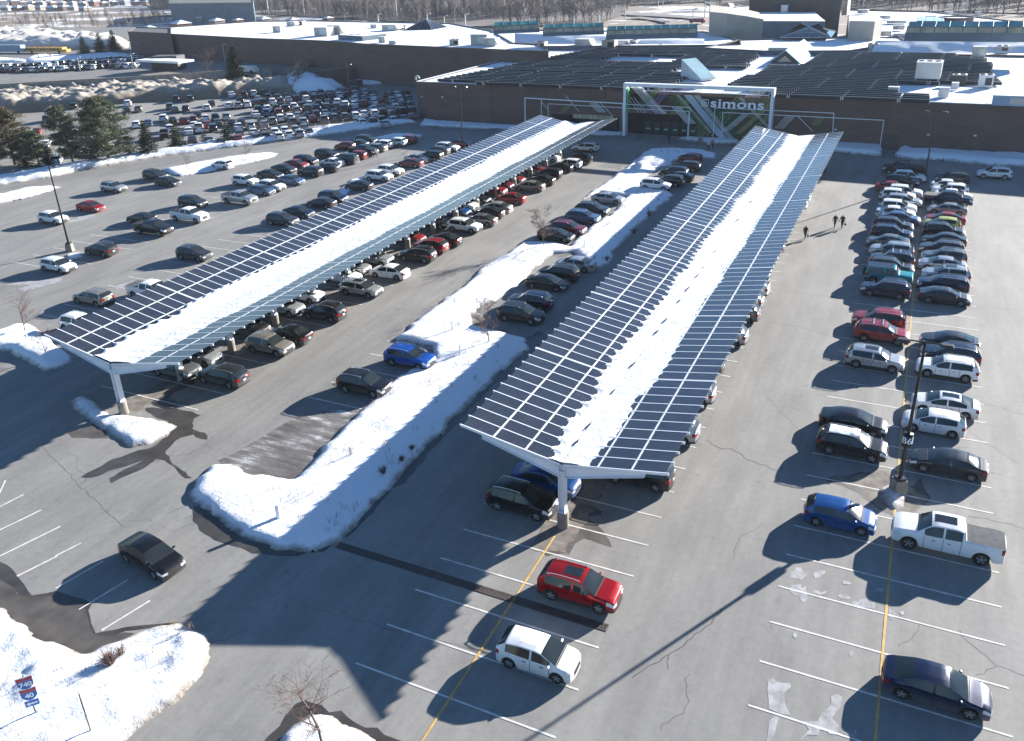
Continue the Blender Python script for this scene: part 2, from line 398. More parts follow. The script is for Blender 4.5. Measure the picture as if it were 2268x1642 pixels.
M_CGLASS = mat('car_glass', (.018, .024, .026), .07, var=.25, scale=.8)
M_TYRE = mat('tyre_rubber', (.018, .017, .016), .9, var=.2)
M_RIM = mat('alloy_rim', (.38, .38, .38), .3, .6, var=.1)
M_RIMD = mat('dark_rim', (.06, .06, .06), .4, .4, var=.1)
M_HEAD = mat('headlight_lens', (.62, .65, .68), .1, var=.1)
M_TAIL = mat('taillight_lens', (.26, .010, .010), .2, var=.1)
M_PLAST = mat('black_plastic', (.022, .022, .022), .65, var=.1)
M_SEAM = mat('panel_gap', (.012, .012, .012), .8, var=0)
M_PLATE = mat('licence_plate', (.55, .60, .68), .5, var=.05)
M_COVER = mat('bed_cover_vinyl', (.10, .105, .11), .9, var=.2); M_COVER.node_tree.nodes['Principled BSDF'].inputs['Specular IOR Level'].default_value = .15

SPEC = {
 's': dict(L=4.65, W=1.80, wr=.33, xw=(-1.38, 1.42), sill=.20,
   top=((-2.32, .66), (-2.26, .98), (-1.75, 1.07), (-1.0, 1.38), (-.45, 1.45), (.15, 1.44), (.45, 1.38), (1.28, .98), (1.9, .87), (2.24, .72), (2.32, .60)),
   belt=((-2.32, .62), (-2.2, .90), (-1.5, .97), (0, .92), (1.2, .89), (2.0, .78), (2.32, .57)), rb=-1.80, rt=-.98, hd=.44, cw=1.26, sr=-1.38, sf=.98, xb=-.12),
 'h': dict(L=4.15, W=1.76, wr=.32, xw=(-1.25, 1.28), sill=.20,
   top=((-2.07, .72), (-2.04, 1.05), (-1.88, 1.16), (-1.5, 1.44), (-.7, 1.52), (.15, 1.50), (.42, 1.44), (1.2, 1.02), (1.7, .90), (2.0, .74), (2.07, .60)),
   belt=((-2.07, .68), (-1.95, .98), (-1.3, 1.02), (0, .95), (1.1, .93), (1.8, .80), (2.07, .57)), rb=-1.93, rt=-1.50, hd=.42, cw=1.2, sr=-1.45, sf=.92, xb=-.10),
 'u': dict(L=4.60, W=1.86, wr=.37, xw=(-1.35, 1.38), sill=.27,
   top=((-2.3, .78), (-2.27, 1.12), (-2.13, 1.27), (-1.78, 1.60), (-1.1, 1.68), (.05, 1.67), (.38, 1.60), (1.12, 1.13), (1.85, 1.03), (2.22, .88), (2.3, .70)),
   belt=((-2.3, .74), (-2.2, 1.05), (-1.5, 1.12), (0, 1.06), (1.1, 1.03), (2.0, .94), (2.3, .66)), rb=-2.17, rt=-1.76, hd=.38, cw=1.12, sr=-1.72, sf=.86, xb=-.15, clad=1),
 'w': dict(L=4.80, W=1.84, wr=.35, xw=(-1.40, 1.45), sill=.24,
   top=((-2.4, .74), (-2.37, 1.04), (-2.25, 1.16), (-1.92, 1.48), (-1.1, 1.57), (.10, 1.56), (.45, 1.50), (1.24, 1.05), (1.95, .95), (2.32, .80), (2.4, .64)),
   belt=((-2.4, .70), (-2.3, .98), (-1.5, 1.05), (0, 1.0), (1.2, .97), (2.1, .87), (2.4, .60)), rb=-2.28, rt=-1.90, hd=.45, cw=1.24, sr=-1.88, sf=.96, xb=-.10, clad=1),
 'v': dict(L=5.05, W=1.95, wr=.35, xw=(-1.50, 1.55), sill=.22,
   top=((-2.52, .8), (-2.5, 1.15), (-2.42, 1.3), (-2.2, 1.70), (-1.4, 1.77), (.45, 1.75), (.80, 1.66), (1.75, 1.10), (2.2, .98), (2.46, .82), (2.52, .66)),
   belt=((-2.52, .76), (-2.4, 1.05), (-1.5, 1.06), (0, 1.02), (1.6, 1.0), (2.2, .88), (2.52, .62)), rb=-2.44, rt=-2.18, hd=.80, cw=1.72, sr=-2.15, sf=1.35, xb=-.0),
 'p': dict(L=5.85, W=2.02, wr=.42, xw=(-1.78, 1.92), sill=.38, bed=(-2.84, -.92),
   top=((-2.92, .9), (-2.90, 1.37), (-2.82, 1.38), (-.93, 1.39), (-.88, 1.42), (-.78, 1.86), (-.45, 1.94), (.62, 1.93), (.92, 1.85), (1.52, 1.36), (2.5, 1.26), (2.88, 1.14), (2.92, .92)),
   belt=((-2.92, .88), (-2.85, 1.30), (-.9, 1.31), (0, 1.26), (1.5, 1.22), (2.6, 1.12), (2.92, .88)), rb=-.89, rt=-.76, hd=.92, cw=1.50, sr=-.70, sf=1.22, xb=.22, sm=.03),
 'j': dict(L=4.55, W=1.84, wr=.42, xw=(-1.42, 1.50), sill=.42,
   top=((-2.27, .9), (-2.26, 1.22), (-2.22, 1.25), (-2.12, 1.80), (-1.9, 1.84), (.42, 1.84), (.55, 1.80), (.92, 1.24), (2.1, 1.17), (2.24, 1.1), (2.27, .9)),
   belt=((-2.27, .88), (-2.2, 1.16), (0, 1.16), (.9, 1.16), (2.1, 1.10), (2.27, .88)), rb=-2.24, rt=-2.11, hd=.56, cw=.90, sr=-2.0, sf=.60, xb=-.45, sm=.03, boxy=1, clad=1),
}
TYPE = {'s': 'sedan', 'h': 'hatchback', 'u': 'SUV', 'w': 'wagon', 'v': 'minivan', 'p': 'pickup truck', 'j': 'off-roader'}
def shell(k):
    S = SPEC[k]; L, W, wr = S['L'], S['W'], S['wr']; hl = L/2; sm = S.get('sm', .09); boxy = S.get('boxy', 0)
    tx, tz = zip(*S['top']); bx_, bz = zip(*S['belt'])
    cl = (lambda x: max(-hl, min(hl, x)))
    zt = lambda x: float(np.mean(np.interp([cl(x+d) for d in np.linspace(-sm, sm, 7)], tx, tz))) if abs(x) < hl-.05 else float(np.interp(x, tx, tz))
    zbf = lambda x: min(float(np.interp(x, bx_, bz)), zt(x)-.025)
    cap = .10; X = list(np.linspace(-hl+cap, hl-cap, 40))
    X += [S['rb'], S['rt'], S['hd'], S['cw'], S['sr'], S['sf'], S['xb']-.05, S['xb']+.05, hl-cap-.05, -hl+cap+.05]
    if 'bed' in S: X += [S['bed'][0], S['bed'][1]]
    for xw in S['xw']:
        ra = wr+.07; X += [xw+ra*math.sin(a) for a in np.linspace(-1.5, 1.5, 9)]
    X = sorted(set(round(x, 3) for x in X)); X = [x for i, x in enumerate(X) if i == 0 or x-X[i-1] > .012]
    rings = []
    Hr = max(tz)
    for x in X:
        t = abs(x)/hl; pl = 1-(.20 if not boxy else .05)*max(0, (t-.74)/.26)**2.3
        w_ = W/2*pl; za = S['sill']
        for xw in S['xw']:
            dx = abs(x-xw)
            if dx < wr+.07: za = max(za, wr*.98+math.sqrt(max(0, (wr+.07)**2-dx*dx)))
        top, b_ = zt(x), zbf(x); s = max(0, min(1, (top-b_-.08)/(Hr-1.05*b_ if Hr > 1.1*b_ else .4)))
        tum = .16 if not boxy else .07
        yB = w_*(.88-tum*s) if not (k == 'p' and s == 0) else w_*.93; zB = top-(.018+.035*s); y6 = w_*(.965 if not boxy else .985)
        yA = y6+(yB-y6)*.88; zA = b_+(zB-b_)*.88
        z4 = max(S['sill']+.17, min(za+.035, b_-.1)); z5 = max(z4+.02, .55*b_+.45*z4 if za > S['sill'] else .70*b_+.05)
        z5 = min(z5, b_-.03); z4 = min(z4, z5-.02); za = min(za, z4-.01)
        rings.append([(0, S['sill']), (w_-.28, S['sill']), (w_-.28, max(S['sill'], za)), (w_-.02, za), (w_, z4), (w_*.995, z5), (y6, b_), (yA, zA), (yB, zB), (yB*.55, top-.006), (0, top)])
    P = {n: MB() for n in ('body', 'windshield', 'rear_window', 'fl', 'rl', 'fr', 'rr', 'roof_glass', 'hl', 'hr', 'tl', 'tr', 'grille', 'sill_trim', 'bed_cover', 'seam')}
    def quad(dst, i, a, sd, off=0.):
        x0, x1 = X[i], X[i+1]; r0, r1 = rings[i], rings[i+1]
        q = [(x0, sd*r0[a][0], r0[a][1]), (x1, sd*r1[a][0], r1[a][1]), (x1, sd*r1[a+1][0], r1[a+1][1]), (x0, sd*r0[a+1][0], r0[a+1][1])]
        P[dst].add(q if sd < 0 else q[::-1], [(0, 1, 2, 3)], 0, True)
    for i in range(len(X)-1):
        xm = (X[i]+X[i+1])/2
        for a in range(10):
            for sd in (1, -1):
                side = 'l' if sd > 0 else 'r'; d = 'body'
                if a in (8, 9):
                    if S['hd'] < xm < S['cw']: d = 'windshield'
                    elif S['rb'] < xm < S['rt']: d = 'rear_window'
                    elif 'bed' in S and S['bed'][0] < xm < S['bed'][1]: d = 'bed_cover'
                    elif a == 9 or k in 'uvw':
                        if (S['hd']-1.25 < xm < S['hd']-.18) and a == 9: d = 'roof_glass'
                if a == 6 and S['sr'] < xm < S['sf'] and abs(xm-S['xb']) > .05: d = ('f' if xm > S['xb'] else 'r')+side
                if a == 5 and xm > hl-.46 and k != 'j': d = 'h'+side
                if a == 5 and xm < -hl+.30: d = 't'+side
                if a in (2, 3) and S.get('clad'): d = 'sill_trim'
                quad(d, i, a, sd)
    # bulging end caps
    for end, i in ((1, -1), (-1, 0)):
        r = rings[i]; x0 = X[i]; ys = (1, .58, 0, -.58, -1); xo = (0, .085, .10, .085, 0)
        rows = [[(x0+end*xo[c]*(1 if j < 3 else .55), r[lv][0]*ys[c], r[lv][1]) for c in range(5)] for j, lv in enumerate((3, 4, 5, 6))]
        for j in range(3):
            for c in range(4):
                q = [rows[j][c], rows[j][c+1], rows[j+1][c+1], rows[j+1][c]]; q = q[::-1] if end > 0 else q
                d = 'body'
                if j == 2: d = (('h' if end > 0 else 't')+('l' if c == 0 else 'r')) if c in (0, 3) else ('grille' if end > 0 and k != 'j' else 'body')
                if j == 1 and c in (1, 2) and end > 0: d = 'grille'
                if j == 0 and S.get('clad'): d = 'sill_trim'
                P[d].add(q, [(0, 1, 2, 3)], 0, False)
        topc = [(x0, r[lv][0], r[lv][1]) for lv in (6, 7, 8, 9, 10)]+[(x0, -r[lv][0], r[lv][1]) for lv in (9, 8, 7, 6)]
        mid = rows[3][::-1]  # -y .. +y
        pg = topc+[mid[j] for j in range(1, 4)]
        cx_ = (x0+end*.03, 0, (r[6][1]+r[10][1])/2)
        P['body'].add(pg+[cx_], [((j, (j+1) % len(pg), len(pg)) if end > 0 else ((j+1) % len(pg), j, len(pg))) for j in range(len(pg))], 0, False)
        bt = rows[0]; bp = [(x0, -r[1][0], r[1][1]), (x0, r[1][0], r[1][1])]
        pg = bt+bp; P['body'].add(pg if end > 0 else pg[::-1], [tuple(range(len(pg)))], 0, False)
    # door seams
    ring_at = lambda x, lv: (np.interp(x, X, [r[lv][0] for r in rings]), np.interp(x, X, [r[lv][1] for r in rings]))
    xs_ = [S['sf']-.02, S['xb']] + ([S['sr']+.45] if k not in 'hp' else ([S['sr']+.02] if k == 'p' else []))
    if k != 'p': xs_[-1] = max(xs_[-1], S['xw'][0]+wr+.12) if len(xs_) > 2 else xs_[-1]
    for x in xs_:
        for sd in (1, -1):
            for lv in (3, 4, 5):
                a, b = ring_at(x, lv), ring_at(x, lv+1); q = []
                for dx in (-.013, .013): q += [(x+dx, sd*(a[0]+.004), a[1]), (x+dx, sd*(b[0]+.004), b[1])]
                P['seam'].add([q[0], q[2], q[3], q[1]] if sd < 0 else [q[1], q[3], q[2], q[0]], [(0, 1, 2, 3)])
    # windscreen base and hood gap
    for sx in (S['cw']+.015,):
        for sd in (1, -1):
            for lv in (8, 9):
                a, b = ring_at(sx, lv), ring_at(sx, lv+1); a2, b2 = ring_at(sx+.06, lv), ring_at(sx+.06, lv+1)
                q = [(sx, sd*a[0], a[1]+.006), (sx+.06, sd*a2[0], a2[1]+.006), (sx+.06, sd*b2[0], b2[1]+.006), (sx, sd*b[0], b[1]+.006)]
                P['seam'].add(q if sd < 0 else q[::-1], [(0, 1, 2, 3)])
    for x in (S['xb']-.30, S['xb']+.62 if k != 'p' else S['xb']+.5):
        for sd in (1, -1):
            y5, z5 = ring_at(x, 5); P['seam'].box((x, sd*(y5+.008), z5+.06), (.2, .03, .03))
    return S, P, ring_at
def wheel_meshes(k):
    S = SPEC[k]; r = S['wr']; w_ = .22
    t = MB(); t.lathe([(r*.64, -w_/2), (r*.93, -w_/2), (r, -w_/2+.035), (r, w_/2-.035), (r*.93, w_/2), (r*.64, w_/2), (r*.60, w_/2-.05)], 20, axis='y')
    rm = MB(); rm.lathe([(r*.66, w_/2-.012), (r*.60, w_/2-.015), (r*.56, w_/2-.06), (.0, w_/2-.075)], 20, axis='y', m=1)
    for i in range(5):
        a = 2*math.pi*i/5+.3; c, s = math.cos(a), math.sin(a)
        for da in (-.16, .16):
            a2 = a+da; p = [(r*.10*c, r*.10*s), (r*.62*math.cos(a2), r*.62*math.sin(a2))]
            rm.tube((p[0][0], w_/2-.03, p[0][1]), (p[1][0], w_/2-.018, p[1][1]), .028, .020, 4)
    rm.lathe([(0, w_/2-.01), (.05, w_/2-.012), (.055, w_/2-.04)], 8, axis='y')
    rm.lathe([(r*.66, w_/2-.010), (r*.61, w_/2-.006)], 20, axis='y')
    return t, rm
PROTO = {}
def add_extras(k, S, ring_at, dst):
    hl = S['L']/2; dst['mirrors'] = []
    for sd in (1, -1):
        y, z = ring_at(S['sf'], 6); m = MB()
        m.lathe([(0, -.11), (.055, -.09), (.075, 0), (.055, .08), (0, .10)], 8, (S['sf']-.02, sd*(y+.10), z+.07), axis='y'); m.box((S['sf'], sd*(y+.01), z+.04), (.05, .08, .04)); dst['mirrors'].append(m)
    p = MB(); y5, z5 = ring_at(-hl+.12, 5); p.box((-hl-.012, 0, z5-.02), (.02, .32, .16)); dst['plate'] = p
    if k in 'uwj':
        dst['rails'] = []
        for sd in (1, -1):
            m = MB(); n = 7; xs = np.linspace(S['rt']+.15, S['hd']-.2, n); pr = None
            for x in xs:
                y, z = ring_at(x, 8); p_ = (x, sd*(y-.03), z+.075)
                if pr: m.tube(pr, p_, .022, n=5)
                pr = p_
            for x in (xs[0], xs[-1]): y, z = ring_at(x, 8); m.box((x, sd*(y-.03), z+.04), (.1, .04, .08))
            dst['rails'].append(m)
def make_proto(k):
    S, P, ra = shell(k); ex = {}; add_extras(k, S, ra, ex)
    root = empty('pickup_truck' if k == 'p' else 'car', (0, 0, 0)); root['_k'] = k
    pm = paint_mat('W')
    def par(mb, name, m):
        if not mb.v: return None
        o = mb.weld().build(name, m, root)
        if name in ('body', 'mirror') and False: pass
        return o
    q = P['body']; nb_ = len(q.f); o_ = len(q.v); q.v += P['seam'].v; q.f += [tuple(i+o_ for i in f) for f in P['seam'].f]; q.m += [1]*len(P['seam'].f); q.sm += P['seam'].sm
    b = par(q, 'body', [pm, M_SEAM])
    par(P['windshield'], 'windshield', M_CGLASS); par(P['rear_window'], 'rear_window', M_CGLASS)
    for n in ('fl', 'rl', 'fr', 'rr'): par(P[n], 'side_window', M_CGLASS)
    if P['bed_cover'].v: par(P['bed_cover'], 'bed_cover', M_COVER)
    par(P['roof_glass'], 'sunroof' if True else '', pm)
    for n in ('hl', 'hr'): par(P[n], 'headlight', M_HEAD)
    for n in ('tl', 'tr'): par(P[n], 'taillight', M_TAIL)
    par(P['grille'], 'grille', M_PLAST); par(P['sill_trim'], 'sill_trim', M_PLAST)
    for m in ex['mirrors']: par(m, 'mirror', pm)
    par(ex['plate'], 'licence_plate', M_PLATE)
    for m in ex.get('rails', ()): par(m, 'roof_rail', M_GALV)
    t, rm = wheel_meshes(k); tm = rmm = None
    for xw in S['xw']:
        for sd in (1, -1):
            if tm is None:
                wo = t.build('wheel', M_TYRE, root); ro = rm.build('rim', [M_RIM, M_PLAST], wo); tm, rmm = wo.data, ro.data
            else:
                wo = bpy.data.objects.new('wheel', tm); COL.objects.link(wo); wo.parent = root
                ro = bpy.data.objects.new('rim', rmm); COL.objects.link(ro); ro.parent = wo
            wo.location = (xw, sd*(S['W']/2-.125), S['wr']); wo.rotation_euler.z = 0 if sd > 0 else math.pi
    # every paintable slot is linked to the object, so copies share the mesh and keep their own paint
    for o in root.children:
        if o.name.split('.')[0] in ('body', 'mirror', 'sunroof'): o.material_slots[0].link = 'OBJECT'; o.material_slots[0].material = pm
    # light version, one mesh, for the far lots
    A = MB()
    sl = {'body': 0, 'roof_glass': 0, 'windshield': 1, 'rear_window': 1, 'fl': 1, 'rl': 1, 'fr': 1, 'rr': 1, 'hl': 2, 'hr': 2, 'tl': 3, 'tr': 3, 'grille': 4, 'sill_trim': 4, 'bed_cover': 4}
    for n, m_ in sl.items():
        q = P[n]
        if q.v: o_ = len(A.v); A.v += q.v; A.f += [tuple(i+o_ for i in f) for f in q.f]; A.m += [(4 if k_ == 1 and n == 'body' else m_) for k_ in q.m]; A.sm += q.sm
    for xw in S['xw']:
        for sd in (1, -1):
            A.lathe([(0, sd*.10), (S['wr']*.6, sd*.11), (S['wr']*.62, sd*.12)], 10, (xw, sd*(S['W']/2-.125), S['wr']), m=5, axis='y')
            A.lathe([(S['wr']*.62, .12*sd), (S['wr'], .1*sd), (S['wr'], -.1*sd)], 10, (xw, sd*(S['W']/2-.125), S['wr']), m=4, axis='y')
    far = A.weld().build('pickup_truck' if k == 'p' else 'car', [pm, M_CGLASS, M_HEAD, mat('dull_taillight', (.10, .02, .02), .4, var=0), M_PLAST, M_RIM])
    far.material_slots[0].link = 'OBJECT'
    for o in list(root.children)+[far]:
        if o.name.split('.')[0] != 'wheel': o.data.set_sharp_from_angle(angle=R_(32))
    index_kids(root); PROTO[k] = (root, far); return root, far
for k in SPEC: make_proto(k)
ORD = ['first', 'second', 'third', 'fourth', 'fifth', 'sixth', 'seventh', 'eighth', 'ninth', 'tenth', 'eleventh', 'twelfth', 'thirteenth', 'fourteenth', 'fifteenth', 'sixteenth', 'seventeenth', 'eighteenth', 'nineteenth', 'twentieth']
CARS = []      # (x, y, rz, type, colour, row, opts)
def T(c, r, x, y): return 567*c+x/4, 410.5*r+y/4
ZA = {'A': (75.6, 173.9, 7.49), 'B': (340.2, 173.9, 7.49), 'C': (619.9, 158.8, 7.49), 'D': (0, 0, 7.49)}
def cars(row, src, s, base=0., z0=0.):
    """src: (col,row) of a 4x tile or a letter; each entry x,y,typecolour,dir,opts"""
    for e in s.split(';'):
        e = e.strip()
        if not e: continue
        a = e.split(','); x, y = float(a[0]), float(a[1])
        if src is None: X, Y = x, y
        elif isinstance(src, tuple): X, Y = T(src[0], src[1], x, y)
        else: o = ZA[src]; X, Y = o[0]+x/o[2], o[1]+y/o[2]
        k, c = a[2][0], a[2][1]; d = a[3] if len(a) > 3 else 'r'; op = a[4] if len(a) > 4 else ''
        p = at(X, Y, z0+(.9 if k in 'puvj' else .7)); rz = base+(0 if d == 'r' else math.pi)+rnd.uniform(-.02, .02)
        CARS.append([p.x, p.y, z0, rz, k, c, row, op])
# ------------------------------------------------------------------ car positions, row by row
ROWS = {
 'A': 'the far row of the open left lot', 'B': 'the open left lot\'s second row', 'Z': 'the row hard against the left canopy\'s outer edge',
 'Q': 'the row under the left canopy, lane side', 'P': 'the row under the left canopy, inner side', 'I': 'the row nosed into the long snow island',
 'J': 'the short row right of the long snow island', 'K': 'the row under the right canopy, lane side', 'V': 'the right lot\'s double row, left side',
 'X': 'the right lot\'s double row, right side', 'F': 'the open asphalt in front', '1': 'the back lot\'s farthest row', '2': 'the back lot\'s second farthest row',
 '3': 'the back lot\'s middle row', '4': 'the back lot\'s second nearest row', '5': 'the back lot\'s nearest row'}
cars('A', (1, 0), '980,1230,uD;900,1270,sD,l;790,1290,hM,l;625,1355,uK;440,1410,uK;355,1450,sR;245,1490,sD;125,1540,sK;-95,1590,uW')
cars('A', None, '371,401,sK;343,385,uD;251,412,uS,r,box;200,456,sC;117,480,uW,r,moon')
cars('A', None, '492,364,hW,l')
cars('B', (1, 0), '1330,1230,uM,l;1230,1255,uW,l;1120,1275,wW,l;1060,1305,sE,l;950,1330,pK;890,1372,hR,l;790,1400,vD,l;670,1435,sW,l;630,1480,sD,l;480,1510,uD,l;310,1590,sL;130,1640,uW')
cars('B', None, '580,419,sL;530,437,pS;426,444,uD;419,475,pW;313,482,sK,l;339,503,pK;223,549,uD,l;129,587,wW')
cars('Z', (1, 0), '1820,1270,sM;1690,1300,uW;1620,1325,sG,l;1550,1370,uK,l;1430,1400,sS;1370,1440,sM,l;1190,1500,uW;1090,1550,uW')
cars('Z', None, '795,410,sK,l;737,434,uN;712,448,sD,l;661,468,sN;625,483,uD;429,558,uD;206,657,wE,l;335,642,pW;178,713,uW')
cars('Q', (2, 0), '650,1305,wW,l;590,1400,uK,l;490,1450,uW,l;420,1480,sK,l;320,1530,uK,l;230,1590,sK,l;130,1642,sE,l')
cars('Q', (1, 1), '2110,190,sS,l;2250,110,sR,l;2040,235,sK,l;1990,300,sG,l;1840,345,uW;1660,475,sK,l;1540,525,uR,l;1430,600,uK,l;1165,755,sW,l;930,910,wS,r,moon;590,1100,uK,l;300,1310,sK,l;120,1395,uE')
cars('Q', None, '488,829,wD,l')
cars('P', (2, 0), '200,1490,sR;10,1580,sR;310,1390,sW')
cars('P', (1, 1), '2180,-10,sM;2090,30,uR;1945,110,sK;1850,165,uW;1770,220,sU;1580,320,sK;1350,450,sR;1050,630,uS;860,710,uS;760,790,sW;420,960,wW;250,1060,uS')
cars('P', None, '548,720,sK;440,784,sS;393,810,uG')
cars('I', (2, 1), '850,110,sS;715,200,uD;630,270,uL;500,370,uM;390,435,sK')
cars('I', None, '907,787,uB;806,845,uK')
cars('J', (2, 0), '1575,1400,hR,l;1540,1470,wD,l;1430,1515,uK,l;1480,1560,sD,l;1390,1590,uK,l;1275,1625,uW')
cars('J', (2, 1), '560,690,sS,l;410,760,uK,l;310,855,sK;160,1010,uN,l;80,1120,uK,r,moon')
for (tx_, ty_, kc) in ((1490, 1060, 'uK'), (1547, 958, 'uS'), (1583, 873, 'uS'), (1603, 808, 'uD'), (1655, 745, 'uS'), (1682, 695, 'uG'), (1690, 668, 'uS'), (1703, 640, 'uW'), (1704, 622, 'sD'), (1707, 600, 'uW'), (1714, 581, 'uW'), (1723, 561, 'sW'), (1738, 546, 'uR'), (1744, 526, 'uE'), (1754, 508, 'uG'), (1760, 493, 'sR'), (1767, 479, 'uW'), (1777, 464, 'uM'), (1788, 452, 'uW'), (1795, 433, 'sW'), (1802, 416, 'uK'), (1809, 400, 'uW'), (1819, 388, 'uK'), (1829, 373, 'uM')):
    p = at(tx_, ty_, .8); CARS.append([p.x-2.25, p.y, 0., math.pi+rnd.uniform(-.015, .015), kc[0], kc[1], 'K', ''])
cars('K', None, '1208,1058,sU;1156,1100,uK')
cars('V', (3, 0), '1200,1490,pK,l;1250,1555,uW;1190,1592,uK')
cars('V', (3, 1), '1110,10,sR,r;1210,48,uW;1150,78,uW;1200,128,uS;1150,180,uW;1130,235,sW;1170,285,sL;1110,340,uK,r;1100,410,uN,r;1060,490,sG,l;1095,560,uS,l;1100,640,uN,l,bars;1090,705,uD;1075,790,jT;1045,900,uN,l,moon;985,1170,uR,l;1010,1290,uR,r,bars;950,1520,uS,r,moon')
cars('V', None, '1890,931,sK;1888,978,uK,r,snow;1861,1138,hU')
cars('X', (3, 0), '1630,1570,uK,l,bars')
cars('X', (3, 1), '1600,-5,sW,r;1610,35,uW,l;1640,78,sW,r;1600,115,pN;1590,205,sE,l;1570,290,sR,l;1540,338,hY,l;1560,390,uK,r;1565,475,sD,l;1540,545,uD,l;1560,620,uG,l,moon;1540,690,sS,l;1580,775,uS,l,moon;1550,870,wN,l;1565,975,sD,r;1610,1375,sD,l;1620,1480,uN,l;1590,1600,uW,l')
cars('X', None, '2093,893,sW,l,moon;2068,933,hW,l;2101,1023,sD,l;2098,1185,pW,l,moon')
cars('F', None, '2074,1516,sN;1284,1293,uC,r,moon;1192,1446,hW')
cars('F', None, '2203,381,uW,l')
HB = math.atan2(.70, -.71)            # heading of the back lot's stalls
def lot2(row, src, s): cars(row, src, s, base=HB)
lot2('1', 'B', '370,320,uK;600,320,uK;1290,260,sW;1490,255,vK;1655,235,uW;1800,222,uK;1910,215,sG;1890,290,uK;2050,300,uD;2210,285,sR')
lot2('1', 'C', '400,360,uD;545,345,uW;670,330,uD;820,345,uG;980,310,sG;1100,290,sM;1230,258,sK')
lot2('2', 'B', '265,450,uG;350,505,sG;530,485,uD;960,405,sD;880,470,uW;1240,435,uW;1395,430,uS;1430,350,uD;1545,415,uW;1730,330,sS;1680,395,sD;1870,370,uD;2035,365,uW;2170,350,sS')
lot2('2', 'C', '60,465,uG;230,430,uD;380,440,uW;520,420,uD;680,400,uD;820,390,uD;980,380,uW;1100,365,uO;1230,350,uS;1400,330,uS;1550,350,sK;1680,400,sD;1790,380,uG;1940,370,uW;2090,345,uK')
lot2('3', 'B', '1760,490,uD;1940,480,uW;2100,465,uD;1690,585,sW;1860,550,uL;2070,540,uO;180,640,uW;290,685,sD;490,690,sR;660,660,uO;730,590,sD;850,650,sW;1020,625,uD;1205,615,uS')
lot2('3', 'C', '50,590,uD;160,565,uW;310,545,uD;270,620,uE;480,530,sW;440,590,uG;620,510,uD;600,585,uN;770,565,uG;790,495,sD;940,490,uW;920,560,uG;1070,530,uW;1230,530,sW;1230,445,uW;1380,440,sG;1380,510,uO;1540,420,sW;1550,500,sW;1660,460,sR;1850,460,uS;1970,440,uW;2110,430,uG')
lot2('4', 'B', '180,915,pK;270,810,uW;590,860,sW;670,770,sW;770,810,pW;870,760,sR;980,800,uD;1060,720,sG;1300,725,sD;1400,790,sW;1440,720,sD;1600,765,uS;1810,680,sG;1930,740,sS;2020,680,uE;2165,640,uW')
lot2('4', 'C', '60,750,uW;220,725,sS;200,810,uG;380,810,uS;400,730,sD;540,770,sM;570,690,uD;720,770,uG;750,680,sW;890,740,uG;900,660,sD;1060,625,pK;1070,730,uG;1240,640,sG;1240,715,uW;1400,690,sW;1540,680,uW;1550,610,sW;1700,650,uD;1700,590,sR;1860,580,uW;1850,625,sD;1840,700,jK;1970,545,sO;2030,630,uD;2140,530,uG;2160,620,uD')
lot2('5', 'B', '640,1010,sN;960,1010,sS;1070,1050,sD;1400,990,sR;1430,910,sG;1680,880,sW;1850,890,sS;2055,860,uW;2200,850,uS;1800,960,sG;1980,920,uG;2160,930,uW')
lot2('5', 'C', '-50,980,uW;80,1030,uW;270,1010,uS;350,930,sG;470,990,sG;1350,830,uW;1530,810,uK;1700,800,uD;1740,855,sS;1870,790,hS;2050,770,sG;2180,740,sM')
lot2('5', 'A', '220,650,vG;660,440,uD;1550,400,uW;1530,520,sD;1730,490,uE;1690,750,uW;1890,730,sL;50,870,sR;190,1080,sW;370,1340,sW;830,1200,sW;1280,1160,uW;650,830,sS;1060,1110,sR')
# the upper lot behind the wall
UPZ = 3.0
for i in range(34):
    for j, yy in enumerate((1165, 1095)):
        if rnd.random() < .12: continue
        cars('6', 'D', f'{20+i*62+rnd.uniform(-12,12)},{yy-i*2.6+rnd.uniform(-5,5)},{rnd.choice("susuuhv")}{rnd.choice("WWDDGKSSSRNEG")}', base=HB-.3, z0=UPZ)
for i in range(19):
    cars('6', 'D', f'{1080+i*62+rnd.uniform(-12,12)},{1030-i*4.2+rnd.uniform(-5,5)},{rnd.choice("susuuhv")}{rnd.choice("WWDDGKSSSRNEG")}', base=HB-.3, z0=UPZ)
ROWS['6'] = 'the upper lot behind the retaining wall'
def separate(C_):                        # stalls side by side: keep neighbours from touching
    for _ in range(30):
        mv = False
        for i, a in enumerate(C_):
            for b in C_[i+1:]:
                dx, dy = b[0]-a[0], b[1]-a[1]
                if dx*dx+dy*dy > 36: continue
                c, s = math.cos(a[3]), math.sin(a[3]); u, v = dx*c+dy*s, -dx*s+dy*c
                LL = (SPEC[a[4]]['L']+SPEC[b[4]]['L'])/2+.25; WW = (SPEC[a[4]]['W']+SPEC[b[4]]['W'])/2+(.42 if a[6] in 'ABZQPIJKVXF' else .22)
                if abs(u) < LL and abs(v) < WW:
                    if LL-abs(u) < WW-abs(v): k = (LL-abs(u))/2*(1 if u >= 0 else -1); ax = (c*k, s*k)
                    else: k = (WW-abs(v))/2*(1 if v >= 0 else -1); ax = (-s*k, c*k)
                    fa, fb = 1., 1.
                    if a[6] in '12345' and LL-abs(u) < WW-abs(v):      # back lot: the nearer row stays, the farther one backs off
                        if math.hypot(a[0], a[1]) > math.hypot(b[0], b[1]): fa, fb = 2., 0.
                        else: fa, fb = 0., 2.
                    a[0] -= ax[0]*fa; a[1] -= ax[1]*fa; b[0] += ax[0]*fb; b[1] += ax[1]*fb; mv = True
        if not mv: break
separate(CARS)
p, q = at(302, 1203, .6), at(365, 1254, .6)
